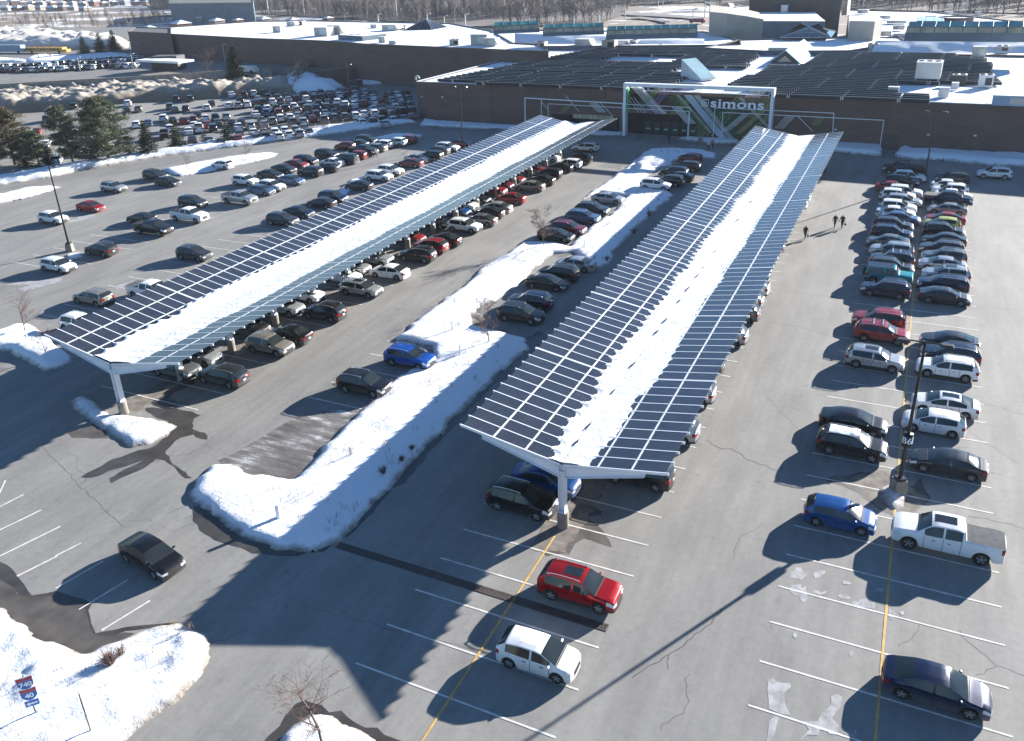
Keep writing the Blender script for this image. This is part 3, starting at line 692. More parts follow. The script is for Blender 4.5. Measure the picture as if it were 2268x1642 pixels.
CARS.append([at(334, 1226, .7).x, at(334, 1226, .7).y, 0., -0.17, 's', 'K', 'F', 'drive'])
for c in CARS: c.append(math.hypot(c[0], c[1], CAMH))
CARS.sort(key=lambda c: c[8])
NEAR = CARS[:300]; REST = CARS[300:]
EXTRA = {'box': 'roof box', 'bars': 'roof bars', 'snow': 'snow on its roof', 'moon': 'dark sunroof'}
cnt = {}
for c in NEAR: cnt[(c[6], c[5], c[4])] = cnt.get((c[6], c[5], c[4]), 0)+1
seen = {}
SPECIAL = {('F', 'N', 's'): 'navy blue sedan with silver rims parked over the yellow line at bottom right', ('F', 'C', 'u'): 'crimson SUV with dark sunroof and silver roof rails beside the drain grate',
 ('F', 'W', 'h'): 'small white hatchback parked over the yellow line at bottom centre', ('F', 'W', 'u'): 'white SUV driving along the lane in front of the brick wall at far right',
 ('F', 'K', 's'): 'black sedan driving alone beside the near end of the snow island', ('V', 'T', 'j'): 'teal off-roader with a black roof in the right lot\'s double row',
 ('X', 'Y', 'h'): 'yellow green hatchback in the right lot\'s double row', ('X', 'W', 'p'): 'big white pickup truck with grey bed cover and dark sunroof beside a blue hatchback'}
def far_end(row): return 'near end'
def label_for(c):
    k = (c[6], c[5], c[4]); word, typ = PAINT[c[5]][0], TYPE[c[4]]
    if k in SPECIAL: return SPECIAL[k]
    seen[k] = seen.get(k, 0)+1; n = seen[k]
    ex = f' with {EXTRA[c[7]]}' if c[7] in EXTRA and c[7] != 'moon' else ''
    if cnt[k] == 1: return f'only {word} {typ}{ex} in {ROWS[c[6]]}'
    r_ = ROWS[c[6]].replace('the row ', '', 1); s_ = f'{ORD[n-1] if n <= 20 else str(n)+"th"} {word} {typ} from the near end{ex}, {r_}'
    return s_ if len(s_.split()) <= 16 else s_.replace(ex, '').replace('from the near end', 'from near end')
M_DARKROOF = mat('black_roof_paint', (.012, .012, .013), .12, var=0)
used_full, used_far = set(), set()
for c in NEAR:
    x, y, z, rz, k, col, row, op, dist = c; lab = label_for(c); full = dist < 118
    rt, fr = PROTO[k]
    if full:
        o = rt if k not in used_full else copy_tree(rt); used_full.add(k)
        kids = KIDS[rt.name] if o is rt else o.children
        for ch in list(kids):
            n = ch.name.split('.')[0]
            if n in ('body', 'mirror'): ch.material_slots[0].material = paint_mat(col)
            if n in ('sunroof', 'roof_panel'):
                ch.material_slots[0].material = M_CGLASS if op == 'moon' else paint_mat(col)
                ch.name = 'sunroof' if op == 'moon' else 'roof_panel'
            if n == 'body' and k == 'j': pass
        kk = [ch for ch in kids if ch.name.startswith('wheel')]
        ring = [p_ for p_ in SPEC[k]['top']]; hmax = max(p_[1] for p_ in ring)
        def extra(mb, name, m): e_ = mb.build(name, m, o); return e_
        if op == 'box':
            mb = MB(); mb.lathe([(0, -.85), (.2, -.8), (.32, -.5), (.36, 0), (.34, .5), (.2, .82), (0, .86)], 10, (0, 0, 0), axis='y')
            mb.v = [(y_*1., x_*1., max(-.04, z_*.55)+hmax+.14) for x_, y_, z_ in mb.v]; extra(mb, 'roof_box', M_BLACKM)
        if op == 'bars':
            for xx in (-.75, .0):
                mb = MB(); mb.box((xx, 0, hmax+.07), (.09, 1.25, .035)); mb.box((xx, .55, hmax+.03), (.07, .05, .08)); mb.box((xx, -.55, hmax+.03), (.07, .05, .08)); extra(mb, 'roof_bar', M_GALV)
        if op == 'snow':
            gx, gy = np.meshgrid(np.linspace(-1.55, .4, 30), np.linspace(-.6, .6, 20))
            th = .05*np.clip(1-(np.abs(gy)/.6)**4, 0, 1)+fbm(gx, gy, 3., 3)*.06
            s_ = grid_mesh('roof_snow', gx, gy, hmax-.012+th-.06*np.clip(-gx-1.1, 0, 1)-.05*gy*gy, np.ones(gx.shape, bool), M_SNOW, np.zeros(gx.shape), o)
        if k == 'j':
            mb = MB(); mb.box((-.85, 0, hmax+.005), (2.35, 1.42, .03)); extra(mb, 'hard_top', M_DARKROOF)
            mb = MB(); mb.lathe([(.18, 0), (.40, .02), (.42, .12), (.40, .22), (.18, .24)], 16, (0, 0, 0), axis='y'); mb.v = [(-2.28-y_, x_, z_+1.0) for x_, y_, z_ in mb.v]; extra(mb, 'spare_wheel', M_TYRE)
    else:
        o = fr if k not in used_far else fr.copy()
        if k in used_far: COL.objects.link(o)
        used_far.add(k); o.material_slots[0].material = paint_mat(col)
    o.location = (x, y, z+.004); o.rotation_euler = (0, 0, rz)
    tag(o, lab, {'p': 'pickup truck'}.get(k, 'car'), 'vehicles parked '+ROWS[row].replace('the row ', '').replace('the ', 'in the ', 1).replace('in the open asphalt', 'on the open asphalt') if row != 'F' else None)
    if '_k' in o: del o['_k']
# whatever is left of the far lots reads as one mass of parked cars
A = MB(); pal = {}; slots = [M_CGLASS, M_HEAD, M_TAIL, M_PLAST, M_RIM]
for c in REST:
    x, y, z, rz, k, col, row, op, dist = c; me = PROTO[k][1].data
    if col not in pal: pal[col] = 5+len(pal)
    o_ = len(A.v); cc, ss = math.cos(rz), math.sin(rz)
    A.v += [(x+v.co.x*cc-v.co.y*ss, y+v.co.x*ss+v.co.y*cc, z+v.co.z) for v in me.vertices]
    for pl in me.polygons:
        A.f.append(tuple(i+o_ for i in pl.vertices)); A.m.append(pal[col] if pl.material_index == 0 else pl.material_index-1); A.sm.append(pl.use_smooth)
if REST:
    o = A.build('distant_cars', slots+[paint_mat(c_) for c_ in pal]); o.data.set_sharp_from_angle(angle=R_(32))
    tag(o, 'mass of small parked cars in the far lots beyond the pines', 'parked cars', kind='stuff')
for k, (rt, fr) in PROTO.items():          # prototypes nobody used
    if k not in used_full:
        for ch in list(rt.children_recursive): bpy.data.objects.remove(ch)
        bpy.data.objects.remove(rt)
    if k not in used_far: bpy.data.objects.remove(fr)
# ------------------------------------------------------------------ ground
def terr(X, Y): return 0*X
def plane(name, pts, z, m, kind='structure'):
    b = MB(); A = sum(pts[i][0]*pts[(i+1) % len(pts)][1]-pts[(i+1) % len(pts)][0]*pts[i][1] for i in range(len(pts)))
    if A < 0: pts = pts[::-1]
    b.add([(p[0], p[1], z) for p in pts], [tuple(range(len(pts)))]); return tag(b.build(name, m), kind=kind)
m = bpy.data.materials.new('winter_field'); t, b = nodes(m); MATS['winter_field'] = m
n1 = wnoise(t, .012, (1, 2.2, 1), detail=6, rough=.6); n2 = wnoise(t, .12, detail=6, rough=.7)
f = math_(t, 'ADD', n1, math_(t, 'MULTIPLY', math_(t, 'SUBTRACT', n2, .5), .45))
c = ramp(t, f, ((.45, (.17, .135, .105)), (.54, (.25, .21, .17)), (.585, (.68, .69, .71)), (.8, (.80, .81, .83))))
t.links.new(c, b.inputs['Base Color']); setp(b, Roughness=.9)
plane('ground', [(-2500, -300), (2500, -300), (2500, 4000), (-2500, 4000)], -.35, m)
lot = [at(x, y)[:2] for x, y in ((-500, 330), (0, 268), (190, 232), (400, 226), (560, 212), (700, 200), (870, 176), (960, 150))]+[(40, 175), (120, 140), (120, -20), (-130, -20)]
plane('parking_lot', lot, 0., M_ASPH)
# road along the left edge
road = [at(x, y)[:2] for x, y in ((-60, 432), (130, 404), (400, 362), (620, 325), (780, 300), (930, 285), (1134, 296), (1300, 306), (1500, 320), (1700, 330), (2000, 352), (2400, 378), (2400, 362), (2000, 340), (1700, 316), (1500, 306), (1134, 283), (930, 274), (860, 280), (640, 308), (400, 345), (130, 385), (-60, 410))]
tag(patch('road', road, M_ROAD, .004, wob=.15, world=True, sub=2), kind='structure')

# painted lines
LW = .11
def line(p, q, m=M_WHITE_LINE, w_=LW, z=.012, name='painted_line'):
    p, q = Vector(p), Vector(q); d = (q-p); L = d.length; d.normalize(); n = Vector((-d.y, d.x))*w_/2; b = MB(); k = max(1, int(L/1.2)); q_ = []
    for i in range(k+1):
        c_ = p+d*L*i/k; j = 1+.18*mnoise.noise(Vector((c_.x*2, c_.y*2, 0))); q_ += [(c_.x+n.x*j, c_.y+n.y*j, z), (c_.x-n.x*j, c_.y-n.y*j, z)]
    b.add(q_, [(2*i+1, 2*i+3, 2*i+2, 2*i) for i in range(k)]); return b
def lines(name, segs, m, w_=LW, z=.012):
    A = MB()
    for s in segs:
        b = line(s[0], s[1], m, w_, z); A.add(b.v, b.f)
    return tag(A.build(name, m), kind='structure')
SP = 2.935
def row_lines(xc, y0, y1, ref, half=5.45, x0=None, x1=None, skip=()):
    out = []; k = math.ceil((y0-ref)/SP)
    while ref+k*SP < y1:
        y = ref+k*SP; k += 1
        if any(a < y < b_ for a, b_ in skip): continue
        out.append(((xc-half if x0 is None else x0, y), (xc+half if x1 is None else x1, y-.01)))
    return out
segs = row_lines(2.45, 24, 124, 39.29)+row_lines(-16.0, 24, 138, 34.0)+row_lines(-53.8, 40, 138, 42.2)
P_ = lambda *a: tuple(at(*T(*a))[:2])
def two(c, r, s):
    o = []
    for e in s.split(';'):
        a, b_, c_, d = map(float, e.split(',')); o.append((P_(c, r, a, b_), P_(c, r, c_, d)))
    return o
segs += row_lines(-92.5, 60, 150, 62.0, half=5.3)+row_lines(-74.0, 50, 140, 51.5, half=5.2)
segs += two(0, 2, '-60,1200,50,970;-60,1235,210,1098;-60,1440,365,1235;-60,1672,535,1380;490,1642,718,1528')
segs += two(0, 3, '150,180,510,0;490,290,915,45;700,475,1135,210;900,660,1330,395')
xs_i = at(806, 845)[0]; segs += row_lines(xs_i, 47, 92, 47.3, half=2.6)
lines('stall_lines', segs, M_WHITE_LINE)
lines('yellow_lines', [((2.45, 20), (2.45, 122)), ((-16.0, 18), (-16.0, 38.5))], M_YELLOW_LINE, .12, .016)
# wet and icy patches
pt = lambda c, r, s: [T(c, r, float(a), float(b_)) for a, b_ in (e.split(',') for e in s.split())]
patch('wet_patch', pt(0, 2, '1170,720 1000,780 720,940 800,950 1050,870 1260,800 950,960 980,1000 1150,920 1400,780 1500,830 1640,960 1710,950 1500,800 1480,710 1600,590 1700,575 1840,610 1850,575 1700,520 1720,430 1770,400 1700,360 1500,330 1300,330 1260,360 1400,420 1560,480 1480,580 1360,670'), M_WET, .006, .32)
patch('wet_patch', pt(0, 2, '1330,290 1420,140 1500,100 1700,90 1730,110 1560,180 1520,240 1600,300 1480,340'), M_WET, .006, .32)
patch('damp_patch', pt(0, 2, '600,540 700,520 800,470 900,480 960,600 880,610 760,590 640,590'), M_DAMP, .005, .35)
patch('wet_patch', pt(2, 2, '470,1110 620,930 850,920 850,980 740,1100 700,1180 820,1270 690,1300 800,1420 900,1560 700,1500 640,1490 560,1540 500,1620 300,1642 230,1560 240,1480 330,1400 460,1390 480,1300'), M_DAMP, .006, .35)
patch('wet_patch', pt(2, 2, '590,1050 660,930 840,930 830,990 740,1110 710,1200 820,1250 760,1260 650,1200'), M_WET, .008, .3)
patch('wet_patch', pt(0, 3, '-200,40 0,50 100,110 160,180 290,350 420,330 500,310 700,380 820,410 790,480 800,600 850,680 1200,620 1500,590 1620,580 1500,620 1200,660 1020,700 900,730 700,760 500,700 400,560 280,400 120,300 -200,300'), M_WET, .006, .15)
patch('damp_patch', pt(0, 3, '-100,250 0,200 200,360 400,350 600,350 750,430 780,600 830,690 1000,700 1200,690 900,840 690,900 500,820 330,740 100,600 -100,480'), M_DAMP, .009, .2)
patch('ice_patch', pt(1, 2, '-330,800 -140,700 0,620 200,500 400,390 640,340 960,320 1020,270 1180,190 1240,180 900,480 700,640 500,830 380,950 200,970 0,920 -200,880'), M_STREAK, .005, .3)
patch('kerb_melt', pt(1, 2, '2268,-40 2180,60 1900,340 1650,600 1580,680 1330,990 1220,1040 1150,1100 1040,1260 870,1420 700,1540 600,1600 300,1642 100,1640 -200,1560 -420,1480 -560,1330 -550,1200 -420,1230 -100,1500 200,1560 560,1520 900,1240 1200,880 1500,560 1800,240 2150,-80'), M_WET, .007, .22)
patch('dirt_strip', pt(1, 1, '2240,1440 2500,1290 2600,1330 2300,1642 2240,1700 2100,1760'), M_WET, .006, .2)
patch('melt_band', [(2000, 1085), (1905, 1045), (1880, 1052), (1820, 1062), (1900, 1090), (1950, 1130), (1990, 1150), (2060, 1110), (2040, 1060)], M_DAMP, .006, .3)
patch('melt_band', pt(3, 2, '530,950 800,920 950,880 1080,890 1130,980 1400,1120 1380,1180 1150,1300 950,1190 800,1030'), M_DIRT, .009, .3)
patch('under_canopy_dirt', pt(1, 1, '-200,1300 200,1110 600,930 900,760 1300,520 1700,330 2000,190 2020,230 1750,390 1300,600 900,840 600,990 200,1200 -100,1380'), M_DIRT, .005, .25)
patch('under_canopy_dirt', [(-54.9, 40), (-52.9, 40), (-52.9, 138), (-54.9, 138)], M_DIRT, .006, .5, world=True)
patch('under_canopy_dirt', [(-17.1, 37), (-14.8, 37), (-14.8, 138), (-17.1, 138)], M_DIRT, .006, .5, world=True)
for s in ('190,190 200,150 230,130 250,95 290,100 320,150 350,150 330,180 290,210', '400,170 410,150 460,130 515,130 510,150 460,190 410,200', '190,300 210,260 290,255 300,290 340,270 345,380 320,415 290,400 280,350 230,350', '400,330 410,305 450,305 470,330 520,305 520,335 470,350',
          '620,360 640,340 730,360 730,385 660,385', '735,420 760,395 800,410 820,385 870,385 890,415 950,410 940,470 860,460 800,465', '1065,470 1110,490 1130,510 1105,570 1070,550', '0,1350 0,1110 40,1080 75,1110 130,1125 200,1125 200,1160 140,1210 145,1290 200,1410 120,1400',
          '310,1460 440,1465 480,1400 560,1310 560,1240 620,1225 655,1250 640,1330 570,1440 625,1500 620,1560 590,1590 540,1580 520,1540 460,1530 440,1590 350,1580 270,1650 300,1610 360,1540', '0,1470 60,1420 100,1430 60,1560 20,1700 -10,1700',
          '650,1560 740,1560 780,1540 790,1610 700,1590', '660,225 690,220 740,240 730,255 670,250', '890,250 920,240 940,290 1030,290 1010,325 960,310 920,315', '1170,500 1200,490 1215,520 1190,530', '220,700 235,675 260,690 255,725 230,725', '715,860 730,835 755,850 750,880 725,885'):
    patch('salt_blotch', pt(3, 3, s), M_SALT, .007, .05, sub=.25)
patch('salt_blotch', pt(0, 1, '20,890 150,860 550,820 540,850 380,900 200,940 160,920 280,880'), M_SALT, .006, .2)
patch('salt_blotch', pt(0, 1, '570,330 700,280 850,255 840,280 680,320 600,335'), M_SALT, .006, .2)
patch('salt_blotch', pt(0, 1, '1010,900 1200,840 1180,870 1030,920'), M_SALT, .006, .2)
# cracks and joints seen in the paving
ck = MB()
def crack(c, r, s, w_=.05):
    P = [at(*T(c, r, *map(float, e.split(','))))[:2] for e in s.split()]; pts_ = []
    for a, b_ in zip(P, P[1:]):
        a, b_ = Vector(a), Vector(b_); k = max(2, int((b_-a).length/.3))
        for i in range(k): p_ = a.lerp(b_, i/k); pts_.append(p_+Vector((mnoise.noise(Vector((p_.x*1.7, p_.y*1.7, 1))), mnoise.noise(Vector((p_.x*1.7, p_.y*1.7, 5)))))*.22)
    V, F = [], []
    for i, p_ in enumerate(pts_):
        q = pts_[min(i+1, len(pts_)-1)]-pts_[max(0, i-1)]; n_ = Vector((-q.y, q.x)).normalized()*w_*(.5+.6*abs(mnoise.noise(Vector((p_.x*2.5, p_.y*2.5, 8))))+.1)/2; V += [(p_.x+n_.x, p_.y+n_.y, .003), (p_.x-n_.x, p_.y-n_.y, .003)]
        if i: F.append((2*i-2, 2*i-1, 2*i+1, 2*i))
    ck.add(V, F)
crack(2, 2, '1710,620 1840,690 1950,690 2100,790 2268,850 2378,900', .13); crack(2, 2, '1950,1660 1990,1540 2100,1430 2268,1330'); crack(3, 2, '1900,295 2070,330 2268,395 2400,430', .08); crack(3, 2, '1750,1280 1850,1300 2000,1320 2268,1400 2400,1440', .08)
crack(3, 3, '1690,650 1750,740 1930,890 2020,960 2268,1070 2400,1120', .06); crack(3, 3, '2020,960 1890,1030 1790,1055', .05); crack(2, 3, '1860,460 1750,600 1600,720 1400,870 1250,960 1010,1095', .10); crack(2, 3, '1400,870 1370,950 1400,1050', .07); crack(2, 3, '1570,1040 1530,1190 1570,1290 1500,1400 1330,1490 1290,1560', .05)
crack(0, 2, '370,670 720,1030 1110,1400', .05); crack(0, 2, '1250,1340 1450,1240 1620,1200', .03); crack(3, 1, '-200,880 0,920 570,990 1200,1030 2268,1110', .07); crack(3, 1, '0,1215 300,1260 480,1305 640,1370', .06); crack(1, 1, '1100,1080 1400,1110 1750,950', .04); crack(1, 1, '700,1290 960,1390', .04); crack(3, 3, '1370,600 1300,700 1170,810 1165,840', .05); crack(0, 3, '1860,780 2050,700 2268,640', .05); crack(2, 1, '-300,700 100,520', .04)
crack(1, 3, '400,430 800,540 1400,690 2100,880', .04); crack(3, 2, '1760,510 1900,620 2268,850', .04); crack(3, 2, '0,240 120,370 280,530', .04)
tag(ck.build('pavement_cracks', mat('crack_dark', (.10, .094, .088), .9, var=.3)), kind='structure')
# long trench drain
def drain(a, b_, w_=.42):
    A, B = at(*a), at(*b_); d = (B-A).normalized(); n = Vector((-d.y, d.x, 0)); L = (B-A).length
    g = empty('trench_drain', A, 0, label='long rusty trench drain grate crossing the lane below the snow island', cat='drain')
    mb = MB(); mb.add([tuple(n*w_*.72+Vector((0, 0, .007))), tuple(-n*w_*.72+Vector((0, 0, .007))), tuple(d*L-n*w_*.72+Vector((0, 0, .007))), tuple(d*L+n*w_*.72+Vector((0, 0, .007)))], [(0, 1, 2, 3)]); mb.build('channel', M_WET, g)
    mb = MB(); k = int(L/.16); rz = math.atan2(d.y, d.x)
    for s_ in (-1, 1): mb.box(tuple(d*L/2+n*s_*w_/2+Vector((0, 0, .012))), (L, .05, .024), rz)
    for i in range(k): mb.box(tuple(d*(i+.5)*L/k+Vector((0, 0, .015))), (.06, w_-.06, .02), rz)
    mb.build('grate', mat('rusty_iron', (.085, .06, .048), .8, var=.3), g)
drain((748, 1207), (1345, 1392))

# ------------------------------------------------------------------ snow islands
main = [(425, 1085), (437, 1060), (470, 1033), (505, 1030), (560, 1050), (648, 1064), (700, 1010), (820, 892), (865, 845), (905, 822), (945, 808), (962, 790), (955, 772), (900, 757), (874, 752), (917, 710), (992, 660), (1030, 630), (1080, 585), (1134, 556), (1156, 537), (1214, 536), (1262, 546), (1308, 502), (1352, 476), (1378, 452), (1385, 436), (1330, 428), (1290, 442), (1324, 415), (1350, 398), (1394, 365), (1434, 332), (1490, 330), (1560, 334), (1586, 341), (1583, 352), (1545, 350), (1500, 356), (1468, 368), (1442, 385), (1420, 400), (1414, 415), (1479, 425), (1494, 433), (1444, 472), (1399, 517), (1362, 560), (1352, 585), (1330, 594), (1300, 590), (1268, 560), (1225, 562), (1190, 592), (1160, 622), (1128, 650), (1098, 668), (1062, 676), (1040, 696), (1048, 720), (1100, 733), (1166, 752), (1172, 768), (1100, 835), (1000, 935), (880, 1065), (750, 1198), (690, 1222), (610, 1218), (540, 1186), (470, 1142), (428, 1112)]
def snow_isl(name, px, **k): return snow('snow_bank' if name is None else name, px, **k)
tag(snow('snow_island', main, h=.40, slope=.95, step=.30, rough=.10, dirtw=.5), kind='structure')
tag(snow('snow_mound', [(1395, 375), (1425, 345), (1455, 338), (1490, 350), (1485, 368), (1440, 375), (1410, 385)], h=1.1, slope=2.5, step=.35, dirtw=.1), kind='structure')
snow('snow_island', [(160, 890), (182, 878), (212, 888), (236, 920), (300, 922), (345, 930), (390, 944), (372, 964), (330, 986), (290, 992), (262, 980), (228, 952), (188, 922)], h=.30, slope=.9, step=.25)
snow('snow_island', [(-60, 745), (0, 735), (40, 722), (68, 722), (92, 738), (110, 750), (130, 770), (158, 800), (140, 814), (100, 822), (60, 803), (20, 780), (-60, 775)], h=.65, slope=1.1, step=.28, dirtw=.4)
bl = pt(0, 3, '-300,440 0,480 100,580 330,720 500,800 690,890 820,880 1020,775 1200,690 1400,650 1600,615 1780,695 1845,780 1850,880 1750,1080 1500,1340 1200,1570 1000,1760 600,2000 -400,2100')
snow('snow_island', bl, h=.55, slope=1.1, step=.22, rough=.22, dirtw=.9)
snow('snow_island', pt(1, 3, '150,1800 230,1642 300,1540 390,1440 480,1385 600,1390 700,1450 850,1550 1000,1642 1200,1800 700,1950'), h=.4, slope=.9, step=.18, dirtw=.8)
patch('wet_patch', pt(1, 3, '60,1680 200,1500 350,1310 400,1290 560,1340 760,1370 900,1480 1150,1590 1300,1642 1400,1720 1000,1700 700,1500 500,1400 350,1480 200,1700'), M_WET, .006, .32)
snow('snow_strip', pt(0, 1, '-200,110 0,82 230,22 440,8 540,18 420,62 200,125 0,165 -200,200'), h=.35, slope=1., step=.4)
snow('snow_strip', [(358, 377), (430, 362), (500, 350), (560, 342), (600, 339), (618, 341), (600, 350), (550, 362), (500, 370), (470, 380), (430, 386), (398, 392), (380, 386)], h=.35, slope=1., step=.4, dirtw=.3)
snow('snow_strip', [(826, 306), (868, 298), (905, 297), (942, 301), (925, 307), (880, 308), (850, 311)], h=.35, slope=.8, step=.4)
snow('snow_bank', [(-60, 405), (0, 395), (60, 383), (130, 372), (240, 355), (330, 341), (480, 316), (640, 298), (700, 287), (780, 277), (850, 268), (905, 268), (925, 272), (860, 280), (760, 295), (640, 311), (480, 331), (330, 352), (200, 373), (130, 390), (60, 402), (-60, 422)], h=.9, slope=1.6, step=.45, rough=.3, dirtw=.6)
snow('snow_strip', [(927, 279), (940, 264), (967, 269), (1134, 279), (1200, 284), (1180, 289), (1060, 286)], h=.5, slope=1., step=.4)
snow('snow_strip', pt(2, 0, '640,1160 980,1172 1015,1200 800,1205 620,1190'), h=.35, slope=.8, step=.35)
snow('snow_strip', pt(2, 0, '1470,1232 1580,1215 2010,1240 2020,1275 1800,1277 1560,1250'), h=.35, slope=.8, step=.35)
snow('snow_strip', pt(3, 0, '560,1285 700,1280 980,1282 1020,1315 1005,1385 760,1365 560,1340'), h=.8, slope=1., step=.35, dirtw=.4)
snow('snow_strip', pt(3, 0, '1130,1390 1150,1315 1190,1302 1300,1345 1500,1350 2400,1400 2400,1490 1900,1460 1500,1420 1250,1410'), h=.9, slope=1.3, step=.4, dirtw=.4)
snow('snow_patch', pt(3, 2, '980,1080 1060,1040 1130,1020 1190,1050 1230,1160 1180,1220 1100,1230 1060,1160'), h=.25, slope=.9, step=.15, dirtw=1.6, rug=.12, rough=.2)
snow('snow_patch', pt(0, 1, '570,625 620,600 735,600 745,640 640,660 590,650'), h=.15, slope=.6, step=.25)
snow('snow_patch', pt(1, 1, '620,150 830,-40 1000,-90 900,20 780,110 640,190'), h=.2, slope=.6, step=.3)
# weeds poking through the snow
wd = MB(); rw = random.Random(5)
def weeds(poly_px, n, hmin=.15, hmax=.55):
    P = [at(x, y)[:2] for x, y in poly_px]; xs = [p[0] for p in P]; ys = [p[1] for p in P]; k = 0
    while k < n:
        x, y = rw.uniform(min(xs), max(xs)), rw.uniform(min(ys), max(ys))
        if not inpoly(x, y, P) or mnoise.noise(Vector((x*.3, y*.3, 7))) < .05: k += .2; continue
        k += 1
        for _ in range(rw.randint(2, 5)):
            a = rw.uniform(0, 6.28); l = rw.uniform(hmin, hmax); dx, dy = math.cos(a)*l*.5, math.sin(a)*l*.5; b0 = (x+rw.uniform(-.15, .15), y+rw.uniform(-.15, .15), .35)
            wd.tube(b0, (b0[0]+dx, b0[1]+dy, .6+l*.8), .012, .006, 3, cap=False)
weeds(main, 520, .10, .35); weeds(bl, 200, .10, .35)
tag(wd.build('dry_weeds', mat('dry_stalk', (.16, .10, .06), .9, var=.3)), 'thin brown dry weeds poking out of the snow islands', 'weeds', kind='stuff')

